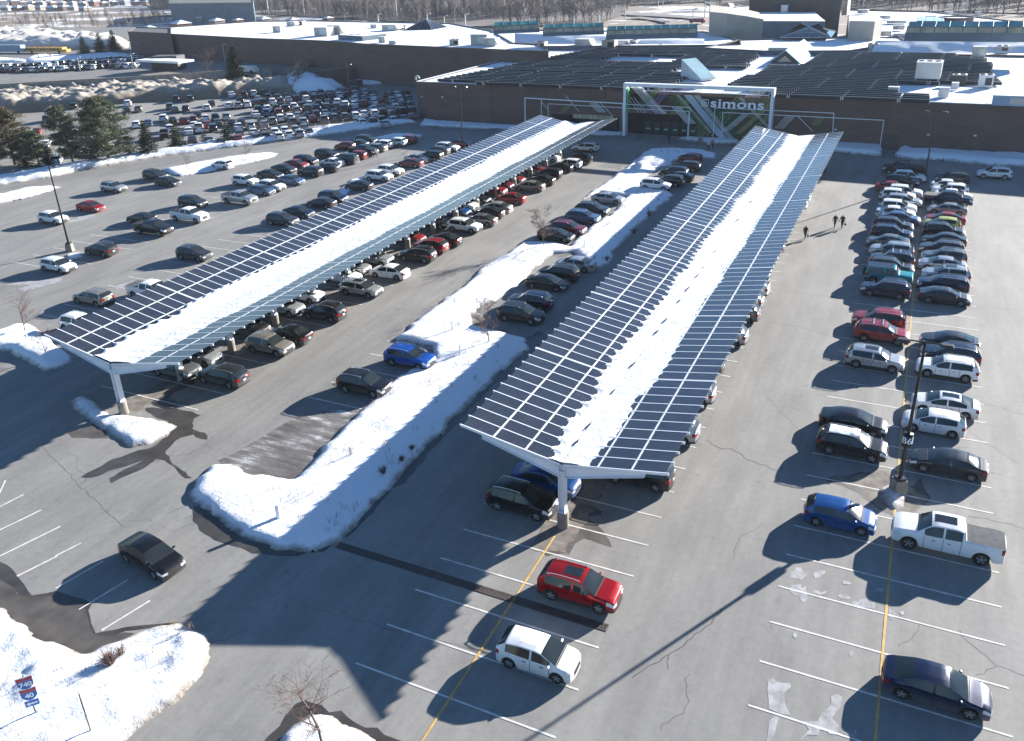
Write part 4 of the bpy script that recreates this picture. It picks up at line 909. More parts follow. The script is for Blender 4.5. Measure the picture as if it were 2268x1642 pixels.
# ------------------------------------------------------------------ solar canopies
def canopy(name, xv, y0, nbay, zl, zr, xl, xr, zv, label, snow_l, snow_r, cx, cols, yend):
    root = empty(name, (cx, y0, 0), label=label, cat='solar canopy')
    X = lambda x: x-cx
    def wing(sd, xo, zo, sn):
        Wd = abs(xo-xv); sl_ = (zo-zv)/Wd; px = lambda u: X(xv+sd*u); pz = lambda u: zv+u*sl_
        gap0 = .22; pw = (Wd-gap0)/3; y = 0.; bays = []
        while y+y0 < yend-.5 and len(bays) < nbay:
            y1 = min(y+11.93, yend-y0); bays.append((y, y1)); n = round((y1-y-.1)/1.19)
            b_ = MB(); r_ = MB(); ang = math.atan2(zo-zv, Wd)*sd
            for i in range(n):
                ya = y+.07+i*1.183
                for j in range(3):
                    u0 = gap0+j*pw+.03; u1 = gap0+(j+1)*pw-.03
                    q = []
                    for dz in (-.04, .0): q += [(px(u0), ya+.02, pz(u0)+dz), (px(u1), ya+.02, pz(u1)+dz), (px(u1), ya+1.163, pz(u1)+dz), (px(u0), ya+1.163, pz(u0)+dz)]
                    if sd < 0: q = [q[1], q[0], q[3], q[2], q[5], q[4], q[7], q[6]]
                    b_.hexa(q)
            for i in range(n+1):
                ya = y+.07+i*1.183; ww = .075; uo = Wd+.14
                q = []
                for dz in (-.15, .022): q += [(px(gap0-.1), ya-ww/2, pz(gap0-.1)+dz), (px(uo), ya-ww/2, pz(uo)+dz), (px(uo), ya+ww/2, pz(uo)+dz), (px(gap0-.1), ya+ww/2, pz(gap0-.1)+dz)]
                if sd < 0: q = [q[1], q[0], q[3], q[2], q[5], q[4], q[7], q[6]]
                r_.hexa(q)
            for u in (gap0+pw, gap0+2*pw):
                q = []
                for dz in (-.12, .014): q += [(px(u-.055), y+.05, pz(u-.055)+dz), (px(u+.055), y+.05, pz(u+.055)+dz), (px(u+.055), y1-.03, pz(u+.055)+dz), (px(u-.055), y1-.03, pz(u-.055)+dz)]
                if sd < 0: q = [q[1], q[0], q[3], q[2], q[5], q[4], q[7], q[6]]
                r_.hexa(q)
            pb = b_.build('solar_panel_bay', M_PANEL, root); r_.build('rail_frame', M_STEEL, pb)
            y = y1+.02
        # snow lying on the wing
        ny = int((yend-y0)/.16); gx = np.linspace(0, Wd*sn[1], 46); gy = np.linspace(.12, yend-y0-.1, ny); U, Y = np.meshgrid(gx, gy)
        edge = Wd*sn[0]+sn[2]*np.abs(np.sin(np.pi*(Y-.07)/1.183))*-1+sn[2]+fbm(U*0+3, Y, .25, 3)*.55+fbm(U, Y, 2.5, 2)*.07-.7*np.exp(-Y/5.)
        s = np.clip((edge-U)/sn[3], -1, 1); th = np.where(s > 0, np.sqrt(np.clip(1-(1-s)**2, 0, 1)), s)*sn[4]
        crease = np.exp(-(U/.35)**2)*(.0 if sn[5] == 0 else sn[5])
        Z = zv+U*sl_+.028+th+fbm(U, Y, .5, 3)*.03*(s > .2)-crease*(fbm(U*0, Y, .3, 3) > -.05)
        Xw = X(xv)+sd*U
        if sd < 0: Xw, Y, Z, s, th = Xw[:, ::-1], Y[:, ::-1], Z[:, ::-1], s[:, ::-1], th[:, ::-1]
        grid_mesh('snow_cover', Xw, Y, Z, th > -.03, M_SNOW_ROOF, np.clip(.5-s, 0, 1)*.4, root)
        return bays
    bays = wing(-1, xl, zl, snow_l); wing(1, xr, zr, snow_r)
    if cx > -20:
        rr = random.Random(8)
        for yy in (2.5, 4.6, 9.5, 14, 20, 22.5, 27, 30, 33.5, 36, 41, 52, 60, 93):
            q = MB(); L_ = rr.uniform(.25, .9); pts_ = [(X(xv)+math.cos(a)*rr.uniform(.05, .12)+.25*math.sin(a)*L_*.3, yy+math.sin(a)*L_, zv+.165) for a in np.linspace(0, 2*math.pi, 9, endpoint=False)]; q.add(pts_, [tuple(range(9))]); q.build('melt_hole', mat('wet_gap', (.03, .05, .08), .3, var=0), root)
    # gutter
    g = MB(); g.box((X(xv), (yend-y0)/2, zv-.06), (.42, yend-y0-.2, .06)); g.build('gutter', M_GALV, root)
    # tapered beams on each bay line and its middle, columns under the valley
    for i, yc in enumerate(cols):
        bm = MB(); Y = yc-y0
        for sd, xo, zo in ((-1, xl, zl), (1, xr, zr)):
            Wd = abs(xo-xv); sl_ = (zo-zv)/Wd; u1 = Wd*.80
            for (dy, half) in ((0, .02),):
                q = [(X(xv+sd*.15), Y-half, zv-.95), (X(xv+sd*u1), Y-half, zv+u1*sl_-.42), (X(xv+sd*u1), Y+half, zv+u1*sl_-.42), (X(xv+sd*.15), Y+half, zv-.95),
                     (X(xv+sd*.15), Y-half, zv-.18), (X(xv+sd*u1), Y-half, zv+u1*sl_-.17), (X(xv+sd*u1), Y+half, zv+u1*sl_-.17), (X(xv+sd*.15), Y+half, zv-.18)]
                if sd < 0: q = [q[1], q[0], q[3], q[2], q[5], q[4], q[7], q[6]]
                bm.hexa(q)
            for (za, zb) in ((zv-.97, zv+u1*sl_-.44), (zv-.20, zv+u1*sl_-.19)):
                q = []
                for dz in (0, .035): q += [(X(xv+sd*.15), Y-.16, za+dz), (X(xv+sd*u1), Y-.16, zb+dz), (X(xv+sd*u1), Y+.16, zb+dz), (X(xv+sd*.15), Y+.16, za+dz)]
                if sd < 0: q = [q[1], q[0], q[3], q[2], q[5], q[4], q[7], q[6]]
                bm.hexa(q)
            # purlin ends
        bm.build('beam', M_STEEL, root)
        cm = MB(); zc = 1.15
        for dx in (-.19, .19): cm.box((X(xv)+dx, Y, (zc+zv-.15)/2), (.035, .46, zv-.15-zc))
        cm.box((X(xv), Y, (zc+zv-.15)/2), (.36, .03, zv-.15-zc)); cm.box((X(xv), Y, zv-.5), (.5, .5, .06)); cm.box((X(xv), Y, zc+.02), (.52, .52, .05))
        cm.build('column', M_STEEL, root)
        pm = MB(); pm.lathe([(.01, 1.15), (.33, 1.15), (.36, 1.10), (.36, -.02)], 16, (X(xv), Y, 0)); pm.build('concrete_pedestal', M_CONC, root)
    for u, sd, xo, zo in ((.35, -1, xl, zl), (.8, -1, xl, zl), (.35, 1, xr, zr), (.8, 1, xr, zr)):
        Wd = abs(xo-xv); sl_ = (zo-zv)/Wd; p_ = MB(); p_.box((X(xv+sd*u*Wd), (yend-y0)/2, zv+u*Wd*sl_-.16), (.09, yend-y0-.3, .14)); p_.build('purlin', M_STEEL, root)
    return root
# snow tuple: edge fraction, reach fraction, scallop, feather, thickness, crease
colsR = [39.6+6.25*i for i in range(16)]; colsL = [39.5+6.25*i for i in range(16)]
canopy('solar_canopy', -15.9, 39.4, 9, 5.85, 5.60, -22.55, -9.6, 4.62, 'V-shaped solar carport nearest the camera with a narrow snow strip down its valley', (.16, .46, .48, .8, .08, .05), (.24, .56, .28, 2.0, .08, .0), -15.9, colsR, 139.6)
canopy('solar_canopy', -53.6, 39.3, 9, 5.85, 5.90, -60.5, -46.2, 4.50, 'V-shaped solar carport on the left with deep snow covering most of its valley', (.30, .60, .45, .6, .13, 0.), (.36, .80, .35, 2.8, .13, 0.), -53.6, colsL, 141.3)
# ------------------------------------------------------------------ the department store
FD = Vector((138, -7.9)).normalized(); FN = Vector((-FD.y, FD.x))          # along the facade, and away from the lot
P0 = Vector((-98., 161.2)); FANG = math.atan2(FD.y, FD.x); ZR = 8.0
def fw(u, d=0., z=0.): p = P0+FD*u+FN*d; return (p.x, p.y, z)
store = empty('store_building', fw(0), FANG, label='long flat-roofed store with plain brown brick walls and dark recessed entrance doors', cat='building')
def LOC(u, d, z): return (u, d, z)                                         # local frame of the store: x along, y back
mb = MB(); UL = 185.; DL = 86.
mb.box((UL/2, .3, ZR/2), (UL, .6, ZR)); mb.box((.3, DL/2, ZR/2-.02), (.6, DL-1.25, ZR-.04)); mb.box((UL-.3, DL/2, ZR/2-.02), (.6, DL-1.25, ZR-.04)); mb.box((UL/2, DL-.3, ZR/2), (UL, .6, ZR))
mb.build('wall', M_BRICK, store)
nx, ny = 190, 90; gx, gy = np.meshgrid(np.linspace(.55, UL-.55, nx), np.linspace(.55, DL-.55, ny))
grid_mesh('roof', gx, gy, ZR-.18+fbm(gx, gy, .09, 4)*.12, np.ones(gx.shape, bool), M_SNOW_ROOF, np.zeros(gx.shape), store)
mb = MB(); mb.box((UL/2, -.02, ZR+.04), (UL+.1, .5, .10)); mb.box((-.02, DL/2, ZR+.05), (.5, DL-.52, .10)); mb.build('parapet_cap', mat('parapet_metal', (.55, .60, .66), .45, .2, var=.05), store)
def W_(x, y, off=0.):
    a = P0+FN*off; b_ = a+FD*50; return on_wall(x, y, a, b_)
EX = lambda x, y: (1383.5+x/6, 173.9+y/6)
FX = lambda x, y: (1149.1+x/6, 173.9+y/6)
def rect(name, a, b_, m, off=-.06, th=.10, parent=store):
    (u0, z0), (u1, z1) = W_(*a, off=off), W_(*b_, off=off); o = MB(); o.box(((u0+u1)/2, off, (z0+z1)/2), (abs(u1-u0), th, abs(z1-z0))); return o.build(name, m, parent)
u0, _ = W_(*EX(45, 500)); u1, _ = W_(*EX(770, 500)); zt_ = W_(*EX(300, 478))[1]
mb = MB(); mb.box(((u0+u1)/2, -.05, 1.9), (u1-u0, .12, 3.8)); ent = mb.build('entrance_glass', M_GLASSD, store)
zw = W_(*EX(300, 200))[1]
mb = MB(); mb.box((u0+10.2, -.07, (4.6+zw)/2), (19.5, .14, max(.5, zw-4.7))); mb.build('window', M_GLASSD, store)
for i in range(6):
    du = MB(); ud = u0+4.2+i*1.75; du.box((ud, -.14, 1.25), (1.35, .05, 2.35)); d_ = du.build('door', mat('door_glass', (.03, .05, .05), .1, var=.1), store)
    fr = MB()
    for s_ in (-.66, .66): fr.box((ud+s_, -.18, 1.25), (.07, .06, 2.4))
    fr.box((ud, -.18, 2.42), (1.38, .06, .08)); fr.build('door_frame', M_DARKM, d_)
    st = MB(); st.box((ud, -.175, 1.05), (.8, .012, .30)); st.build('door_sticker', mat('mint_sticker', (.18, .42, .32), .6, var=.1), d_)
for nm, a, b_, m_ in (('window', FX(440, 470), FX(1330, 700), M_GLASSD), ('window', FX(720, 470), FX(1260, 555), M_AMBER)):
    (ua, za), (ub, zb) = W_(*a, off=-.1), W_(*b_, off=-.1); q = MB(); d_ = .12 if m_ is M_GLASSD else .2
    q.box(((ua+ub)/2, -d_/2, (za+max(zb, .2))/2), (ub-ua, d_, za-max(zb, .2))); wo = q.build(nm, m_, store)
    fr = MB()
    for i in range(9): fr.box((ua+(ub-ua)*i/8, -d_-.03, (za+max(zb, .2))/2), (.07, .05, za-max(zb, .2)))
    fr.build('mullion', M_DARKM, wo)
dm = MB(); ud, _ = W_(938, 250); dm.box((ud, -.05, 1.15), (1.2, .1, 2.3)); dr = dm.build('door', mat('steel_door', (.06, .06, .07), .5), store)
q = MB(); q.box((W_(1975, 300)[0], -.04, 1.3), (2.6, .08, 2.6)); q.build('door', mat('brown_door', (.085, .062, .055), .6), store)
for i in range(14):
    q = MB(); uu = 6+i*12.6; q.box((uu, -.012, ZR/2), (.05, .03, ZR-.3)); q.build('expansion_joint', mat('joint_dark', (.05, .038, .034), .9, var=0), store)
for px_, py_ in ((935, 214), (980, 214), (2055, 307), (1850, 290), (2160, 300)):
    uu, zz_ = W_(px_, py_); q = MB(); q.box((uu, -.12, max(2.8, min(zz_, 5))), (.45, .25, .22)); q.build('wall_lamp', M_UNITW, store)
# entrance portal: frame, lattice, thin outlines
AO = -2.6
def A_(x, y): return W_(x, y, off=AO)
arch = empty('entrance_portal', fw(0), FANG, label='big white rectangular entrance frame with crossing coloured slats in front of the store', cat='portal')
ul, zl_ = A_(*EX(18, 60)); ur, zr_ = A_(*EX(1985, 120)); zt2 = A_(*EX(1000, 80))[1]
ztop = (zl_+zr_)/2
mb = MB(); mb.box((ul, AO, ztop/2), (.5, 1.3, ztop)); mb.box((ur, AO, ztop/2), (.5, 1.3, ztop)); mb.box(((ul+ur)/2, AO, ztop-.28), (ur-ul-.51, 1.29, .58)); mb.build('frame', M_STEEL, arch)
mb = MB(); mb.box((ul+.52, AO, ztop-3.2), (.12, 1.0, 4.6)); mb.build('green_panel', mat('bright_green', (.02, .42, .12), .5), arch)
LCOL = {'w': mat('white_slat', (.72, .75, .78), .5, var=0), 'g': mat('dark_green_slat', (.03, .13, .06), .5, var=0), 'l': mat('lime_slat', (.20, .36, .06), .5, var=0), 'y': mat('yellow_slat', (.42, .42, .16), .5, var=0), 'v': mat('violet_slat', (.34, .24, .46), .5, var=0), 'b': mat('pale_blue_slat', (.45, .56, .66), .5, var=0)}
def slats(c, x0, y0, x1, y1, n, dx, off=-1.2, wd=.052, dy=0.):
    o = MB()
    for i in range(n):
        (ua, za), (ub, zb) = W_(*EX(x0+i*dx, y0+i*dy), off=off), W_(*EX(x1+i*dx, y1+i*dy), off=off)
        o.tube((ua, off, min(za, ztop-.75)), (ub, off, max(zb, .05)), wd, n=4, cap=True, sm=False)
    return o.build('slat_group', LCOL[c], arch)
for a in (('w', 80, 92, 420, 470, 6, 26), ('w', 32, 245, 190, 455, 3, 45), ('w', 700, 220, 1130, 720, 2, 24), ('b', 790, 222, 1262, 800, 12, 9), ('w', 925, 225, 1390, 800, 4, 20),
          ('v', 560, 120, 250, 460, 4, 30), ('v', 330, 190, 440, 100, 0, 0), ('g', 560, 235, 960, 620, 7, 22), ('g', 330, 230, 160, 400, 4, 24), ('l', 430, 110, 290, 270, 4, 24), ('g', 1290, 420, 860, 760, 9, 30), ('l', 830, 270, 590, 480, 5, 22),
          ('l', 650, 215, 1000, 600, 3, 34), ('g', 1050, 330, 1440, 800, 8, 20), ('l', 1500, 240, 1250, 490, 3, 60), ('y', 1230, 500, 960, 770, 4, 60), ('y', 1935, 320, 1470, 735, 4, 22), ('l', 1935, 230, 1600, 520, 4, 30),
          ('w', 1570, 470, 1290, 700, 5, 22), ('w', 630, 378, 830, 600, 6, 22, -3.4), ('w', 1520, 250, 1900, 650, 2, 28), ('g', 1500, 560, 1330, 760, 10, 38), ('l', 940, 105, 900, 190, 6, 18), ('w', 1700, 160, 1600, 250, 7, 30), ('y', 1900, 480, 1560, 790, 3, 34), ('v', 480, 115, 350, 190, 4, 30)):
    if a[5]: slats(*a)
for a in (('g', 880, 240, 1340, 790, 10, 12, -.9), ('g', 1250, 400, 930, 770, 12, 26, -.8), ('g', 600, 240, 900, 600, 10, 20, -.8), ('g', 1560, 260, 1160, 640, 9, 34, -.8), ('g', 1935, 420, 1600, 740, 7, 24, -.8), ('g', 300, 200, 130, 380, 8, 26, -.8), ('v', 760, 130, 690, 190, 5, 26, -1.0), ('g', 1300, 150, 1220, 240, 9, 32, -1.0), ('w', 150, 92, 520, 470, 3, 20, -1.0), ('l', 1040, 560, 880, 720, 5, 40, -.9)): slats(*a)
def outline(name, pts, off, wd=.07, m=M_STEEL, E=EX):
    o = MB(); prev = None
    for x, y in pts:
        u, z = W_(*E(x, y), off=off); z = max(z, .05); p_ = (u, off, z)
        if prev: o.tube(prev, p_, wd, n=4, sm=False)
        prev = p_
    return o.build(name, m, arch)
outline('thin_frame', [(-10, 340), (870, 385), (845, 785)], -3.6); outline('thin_frame', [(-10, 393), (855, 437), (830, 800)], -4.4)
outline('thin_frame', [(1172, 790), (1200, 390), (2780, 460), (2760, 760)], -3.6); outline('thin_frame', [(1285, 800), (1305, 450), (3445, 555), (3395, 890)], -4.4)
outline('thin_frame', [(85, 560), (80, 258), (1385, 332), (1385, 700)], -1.6, .13, E=FX); outline('thin_frame', [(300, 640), (300, 280)], -1.6, .08, E=FX); outline('thin_frame', [(390, 640), (390, 335), (1390, 388)], -2.8, E=FX)
def fslats(c, x0, y0, x1, y1, n, dx, off=-1.0, wd=.05):
    o = MB()
    for i in range(n):
        (ua, za), (ub, zb) = W_(*FX(x0+i*dx, y0), off=off), W_(*FX(x1+i*dx, y1), off=off); o.tube((ua, off, za), (ub, off, max(.05, zb)), wd, n=4, sm=False)
    return o.build('slat_group', LCOL[c], arch)
fslats('w', 618, 225, 800, 440, 1, 1); fslats('l', 640, 352, 530, 470, 3, 26); fslats('w', 935, 325, 1060, 450, 6, 20); fslats('w', 1080, 320, 1250, 500, 1, 1); fslats('w', 305, 315, 385, 410, 1, 1)
slats('w', 2150, 500, 1990, 665, 5, 28, -1.0); slats('w', 2300, 500, 2500, 700, 1, 1, -1.0); slats('l', 2560, 520, 2480, 620, 4, 30, -1.0)
# sign lettering on the lattice plane
(sa, sz), (sb, sz2), (_, szt) = W_(*EX(1140, 385), off=-1.9), W_(*EX(1850, 405), off=-1.9), W_(*EX(1140, 300), off=-1.9)
fc = bpy.data.curves.new('store_name', 'FONT'); fc.body = 'simons'; fc.extrude = .09; fc.size = 1.; fc.offset = .018; fc.space_character = 1.06; fc.align_x = 'LEFT'
tmp = bpy.data.objects.new('tmp', fc); COL.objects.link(tmp); bpy.context.view_layer.update()
me = bpy.data.meshes.new_from_object(tmp.evaluated_get(bpy.context.evaluated_depsgraph_get())); bpy.data.objects.remove(tmp)
xs_ = [v.co.x for v in me.vertices]; kx = (sb-sa)/(max(xs_)-min(xs_)); xh = (szt-sz)/.52*1.0
M_LET = mat('sign_white', (.80, .82, .84), .5, var=0)
sign = empty('store_sign', fw(sa, -1.9), FANG, label='white lowercase simons lettering with a leaf emblem on the portal slats', cat='sign')
for v in me.vertices: v.co = Vector(((v.co.x-min(xs_))*kx, -v.co.z, v.co.y*xh+min(sz, sz2)+.1))
me.materials.append(M_LET); o = bpy.data.objects.new('lettering', me); COL.objects.link(o); o.parent = sign
lg = MB(); (la, lz), (lb, lz2) = W_(*EX(1022, 375), off=-1.9), W_(*EX(1115, 280), off=-1.9); cx_, cz_, hw = (la+lb)/2-sa, (lz+lz2)/2+.05, (lb-la)/2
pr = None; pts = []
for i in range(33):
    a = 2*math.pi*i/32; c_, s_ = math.cos(a), math.sin(a); e = .55 if (c_ > 0) == (s_ < 0) else .30
    pts.append((cx_+hw*math.copysign(abs(c_)**e if abs(c_) > 1e-6 else 0, c_), 0, cz_+hw*math.copysign(abs(s_)**e if abs(s_) > 1e-6 else 0, s_)))
for a, b_ in zip(pts, pts[1:]): lg.tube(a, b_, .075, n=4)
lg.tube((cx_-hw*.75, 0, cz_-hw*.85), (cx_+hw*.35, 0, cz_+hw*.3), .05, n=4)
for k in range(4):
    t_ = .15+.2*k; bx0, bz0 = cx_-hw*.75+hw*1.1*t_, cz_-hw*.85+hw*1.15*t_
    lg.tube((bx0, 0, bz0), (bx0-hw*.1, 0, cz_+hw*(.05+.18*k)), .04, n=4); lg.tube((bx0, 0, bz0), (cx_+hw*.62, 0, bz0+hw*.1), .04, n=4)
    lg.tube((bx0-hw*.1, 0, cz_+hw*(.05+.18*k)), (cx_-hw*.7, 0, cz_+hw*(.0+.18*k)), .04, n=4)
lg.build('leaf_emblem', M_LET, sign)

# ------------------------------------------------------------------ panels on the store roof
def toloc(x, y): d = Vector((x, y))-P0; return d.dot(FD), d.dot(FN)
def array(label, px, holes=(), seed=1):
    poly = [toloc(*at(x, y, ZR+.4)[:2]) for x, y in px]; hl = [[toloc(*at(x, y, ZR+.4)[:2]) for x, y in h] for h in holes]
    g = empty('rooftop_solar_array', fw(0, 0, 0), FANG, label=label, cat='solar array'); r = random.Random(seed)
    d0 = min(p[1] for p in poly); d1 = max(p[1] for p in poly); d = d0
    k_ = 0
    while d < d1:
        xs = []; n = len(poly); k_ += 1
        for i in range(n):
            a, b_ = poly[i], poly[(i+1) % n]
            if (a[1] > d) != (b_[1] > d): xs.append(a[0]+(b_[0]-a[0])*(d-a[1])/(b_[1]-a[1]))
        xs.sort()
        if len(xs) >= 2:
            row = MB(); rack = MB(); off = ((k_//7) % 3)*2.9; u = math.floor((xs[0]-off)/8.7)*8.7+off
            while u < xs[-1]:
                ua, l = max(u, xs[0]), min(u+8.42, xs[-1])-max(u, xs[0])
                if l > 1.5 and not any(inpoly(ua+f*l, d, h) for f in (0, .5, 1) for h in hl):
                    z0, z1, dp = ZR+.66, ZR+.16, 1.35
                    row.hexa([(ua, d, z0-.04), (ua+l, d, z0-.04), (ua+l, d+dp, z1-.04), (ua, d+dp, z1-.04), (ua, d, z0), (ua+l, d, z0), (ua+l, d+dp, z1), (ua, d+dp, z1)])
                    rack.box((ua+l/2, d-.03, z0-.01), (l, .05, .05)); rack.box((ua+l/2, d-.02, ZR+.3), (l, .03, .5), m=1)
                    for q_ in (.05, l-.05): rack.box((ua+q_, d-.06, ZR+.3), (.10, .06, .78))
                u += 8.7
            if row.v:
                ro = row.build('panel_row', M_PANELR, g); rack.build('rack', [M_GALV, mat('navy_backboard', (.006, .009, .022), .6, var=.1)], ro)
        d += 2.05 if r.random() > .05 else 3.
    return g
array('dark rooftop solar panels in many rows on the left part of the store roof', [(967, 177), (1134, 189), (1384, 200), (1600, 189), (1684, 127), (1668, 110), (1400, 104), (1325, 106), (1240, 122)], holes=[[(1405, 122), (1460, 122), (1460, 134), (1400, 134)], [(1542, 150), (1640, 150), (1660, 190), (1560, 190)]])
array('dark rooftop solar panels in many rows on the right part of the store roof', [(1725, 215), (2060, 227), (2058, 207), (1990, 204), (1988, 183), (2221, 185), (2195, 160), (2200, 145), (2193, 130), (2125, 127), (2115, 118), (1826, 115), (1778, 144), (1701, 144), (1609, 188)], seed=4)

def mpp(p): return float(FW@(np.array(p)-CAM))/FPX
def unit(x, y, wpx, hpx, z, label, m=M_UNIT, dep=None, fans=0, hood=0, name='rooftop_unit', legs=0, cat='rooftop unit', grp=None):
    """box machine whose front bottom centre sits at photo point (x,y) on level z"""
    p = at(x, y, z); k = mpp(p); w_, h = wpx*k, hpx*k*1.06; dep = dep or max(1.2, w_*.7)
    g = empty(name, p, FANG, label=label, cat=cat, group=grp); b = MB(); lz = legs*k
    b.box((0, dep/2, lz+h/2), (w_, dep, h)); b.build('casing', m, g)
    t_ = MB(); t_.box((0, dep/2, lz+h+.04), (w_*1.03, dep*1.03, .08)); t_.build('lid', M_UNITW, g)
    if fans:
        f_ = MB()
        for i in range(fans): f_.lathe([(.0, lz+h+.16), (w_*.36/fans, lz+h+.2), (w_*.42/fans, lz+h+.08)], 12, (w_*((i+.5)/fans-.5), dep/2, 0))
        f_.build('fan', M_DARKM, g)
    if hood:
        h_ = MB(); h_.hexa([(w_*.5, .1, lz+h*.35), (w_*.5+w_*.22, .1, lz+h*.35), (w_*.5+w_*.22, dep-.1, lz+h*.35), (w_*.5, dep-.1, lz+h*.35), (w_*.5, .1, lz+h*.95), (w_*.5+.03, .1, lz+h*.95), (w_*.5+.03, dep-.1, lz+h*.95), (w_*.5, dep-.1, lz+h*.95)]); h_.build('intake_hood', M_UNITW, g)
    v_ = MB()
    if legs:
        for zz in (.28, .72): v_.box((0, -.02, lz+h*zz), (w_*.86, .04, h*.40))
    else: v_.box((w_*.18, -.02, lz+h*.5), (w_*.45, .04, h*.62)); v_.build('louvre', M_DARKM if fans else M_GALV, g)
    if legs:
        l_ = MB()
        for sx in (-.45, .45):
            for yy in (.05, dep-.05): l_.box((w_*sx, yy, lz/2), (.12, .12, lz))
        l_.build('leg_frame', M_GALV, g)
    return g
TX = lambda c, x, y: T(c, 0, x, y)
for i, (x, y, w_, h) in enumerate(((245, 437, 24, 14), (620, 425, 34, 17), (850, 440, 30, 19), (940, 415, 45, 12), (1020, 412, 42, 11))):
    X_, Y_ = TX(2, x, y); unit(X_, Y_, w_, h, ZR, f'{ORD[i]} beige rooftop unit from the left behind the left solar array', hood=i % 2, fans=(i+1) % 2)
unit(1722, 120, 42, 12, ZR, 'beige rooftop unit at the right end of the left solar array', hood=1)
X_, Y_ = TX(3, 1400, 748); unit(X_, Y_, 50, 32, ZR, 'big rooftop condenser with dark coil faces standing on legs', M_GALV, dep=4., fans=3, legs=12)
X_, Y_ = TX(3, 1685, 755); unit(X_, Y_, 28, 20, ZR, 'grey rooftop condenser with dark front between the big condenser and a white box', M_DARKM, fans=2)
X_, Y_ = TX(3, 1920, 775); unit(X_, Y_, 29, 24, ZR, 'white boxy rooftop condenser with two fans on the right', M_UNITW, fans=2)
X_, Y_ = TX(3, 1650, 795); unit(X_, Y_, 14, 13, ZR, 'small white rooftop box in front of the dark condenser', M_UNITW)
X_, Y_ = TX(3, 1550, 860); unit(X_, Y_, 21, 18, ZR, 'blue grey rooftop duct box behind the roof edge', M_GALV)
X_, Y_ = TX(3, 1105, 828); unit(X_, Y_, 22, 12, ZR, 'pale metal box among the right solar array rows', M_GALV)
X_, Y_ = TX(3, 2150, 940); unit(X_, Y_, 75, 20, ZR, 'long blue grey rooftop box at the right edge of the picture', mat('blue_casing', (.28, .40, .50), .5), dep=3.)
for i, (x, y, w_, h) in enumerate(((925, 458, 22, 15), (1060, 462, 21, 11), (1335, 465, 20, 12), (1590, 462, 42, 12), (1865, 505, 28, 20), (2070, 478, 25, 15))):
    X_, Y_ = TX(3, x, y); unit(X_, Y_, w_, h, ZR, f'{ORD[i]} beige rooftop unit from the left behind the right solar array', hood=i in (3,), fans=2 if i in (0, 1, 5) else 0)
X_, Y_ = TX(3, 1430, 412); unit(X_, Y_, 50, 18, ZR+.1, 'large pale rooftop unit with pointed end on the shaded snow roof', hood=1)
def pipe(x, y, hpx, z, label, r=.22):
    p = at(x, y, z); k = mpp(p); h = hpx*k; g = MB(); g.tube((0, 0, 0), (0, 0, h), r, n=10)
    for i in range(6):
        a, b_ = math.pi*i/6, math.pi*(i+1)/6; R0 = .45; g.tube((R0-R0*math.cos(a), 0, h+R0*math.sin(a)), (R0-R0*math.cos(b_), 0, h+R0*math.sin(b_)), r, n=10, cap=False)
    o = g.build('vent_pipe', M_UNITW); o.location = p; o.rotation_euler.z = FANG; tag(o, label, 'vent pipe')
pipe(*TX(2, 975, 418), 4, ZR, 'left gooseneck vent pipe behind the left solar array'); pipe(*TX(2, 1310, 415), 3.5, ZR, 'right gooseneck vent pipe behind the left solar array'); pipe(*TX(1, 1415, 705), 3, ZR, 'gooseneck vent pipe on the roof corner at the left end of the store')
# slanted white skylight, gabled skylights
def wedge(x, y, label, pts, m, name='skylight', cat='skylight', z=ZR):
    pass
def gable(xf, yf, w_, h, L, ang, z, label, mg, mr, fill=None):
    p = at(xf, yf, z); g = empty('skylight', p, ang, label=label, cat='skylight'); b = MB()
    b.add([(-w_/2, 0, 0), (w_/2, 0, 0), (0, 0, h), (-w_/2, L, 0), (w_/2, L, 0), (0, L, h)], [(0, 1, 2), (5, 4, 3)]); b.build('gable_end', mg, g)
    r = MB(); e = .1
    for s_ in (-1, 1):
        q = [(s_*(w_/2+.2), -.2, -.0), (s_*(w_/2+.2), L+.2, -.0), (0, L+.2, h+.15), (0, -.2, h+.15), (s_*(w_/2+.2), -.2, .12), (s_*(w_/2+.2), L+.2, .12), (0, L+.2, h+.30), (0, -.2, h+.30)]
        r.hexa(q if s_ > 0 else q)
    r.build('glazed_roof', mr, g)
    if fill:
        f_ = MB(); f_.add([(-w_/4, -.03, h*.12), (w_/4, -.03, h*.12), (0, -.03, h*.62)], [(0, 1, 2)]); f_.build('gable_window', fill, g)
    return g
_a, _b = at(*TX(3, 168, 490), ZR+2.4), at(*TX(3, 335, 385), ZR+2.4)
gable(*TX(3, 145, 560), 6.4, 2.5, min(24, (_b-_a).length), math.atan2(_b.y-_a.y, _b.x-_a.x)-math.pi/2, ZR, 'gabled skylight with dark triangular end and pale glazed roof', M_DARKCLAD, M_AQUA, M_AMBER)
p = at(*TX(2, 1740, 712), ZR); g = empty('skylight', p, FANG-.5, label='slanted white skylight box standing among the left solar array rows', cat='skylight'); k = mpp(p)
b = MB(); w_, L_, h_ = 3.6, 6.6, 3.6
b.add([(-w_/2, 0, 0), (w_/2, 0, 0), (w_/2, L_, 0), (-w_/2, L_, 0), (-w_/2, 0, .4), (w_/2, 0, .4), (w_/2, L_, h_), (-w_/2, L_, h_)], [(3, 2, 1, 0), (0, 1, 5, 4), (1, 2, 6, 5), (2, 3, 7, 6), (3, 0, 4, 7)]); b.build('box', M_UNITW, g)
b = MB(); b.add([(-w_/2, 0, .42), (w_/2, 0, .42), (w_/2, L_, h_+.02), (-w_/2, L_, h_+.02)], [(0, 1, 2, 3)]); b.build('glazing', M_AQUA, g)
g.rotation_euler.z = FANG+.95

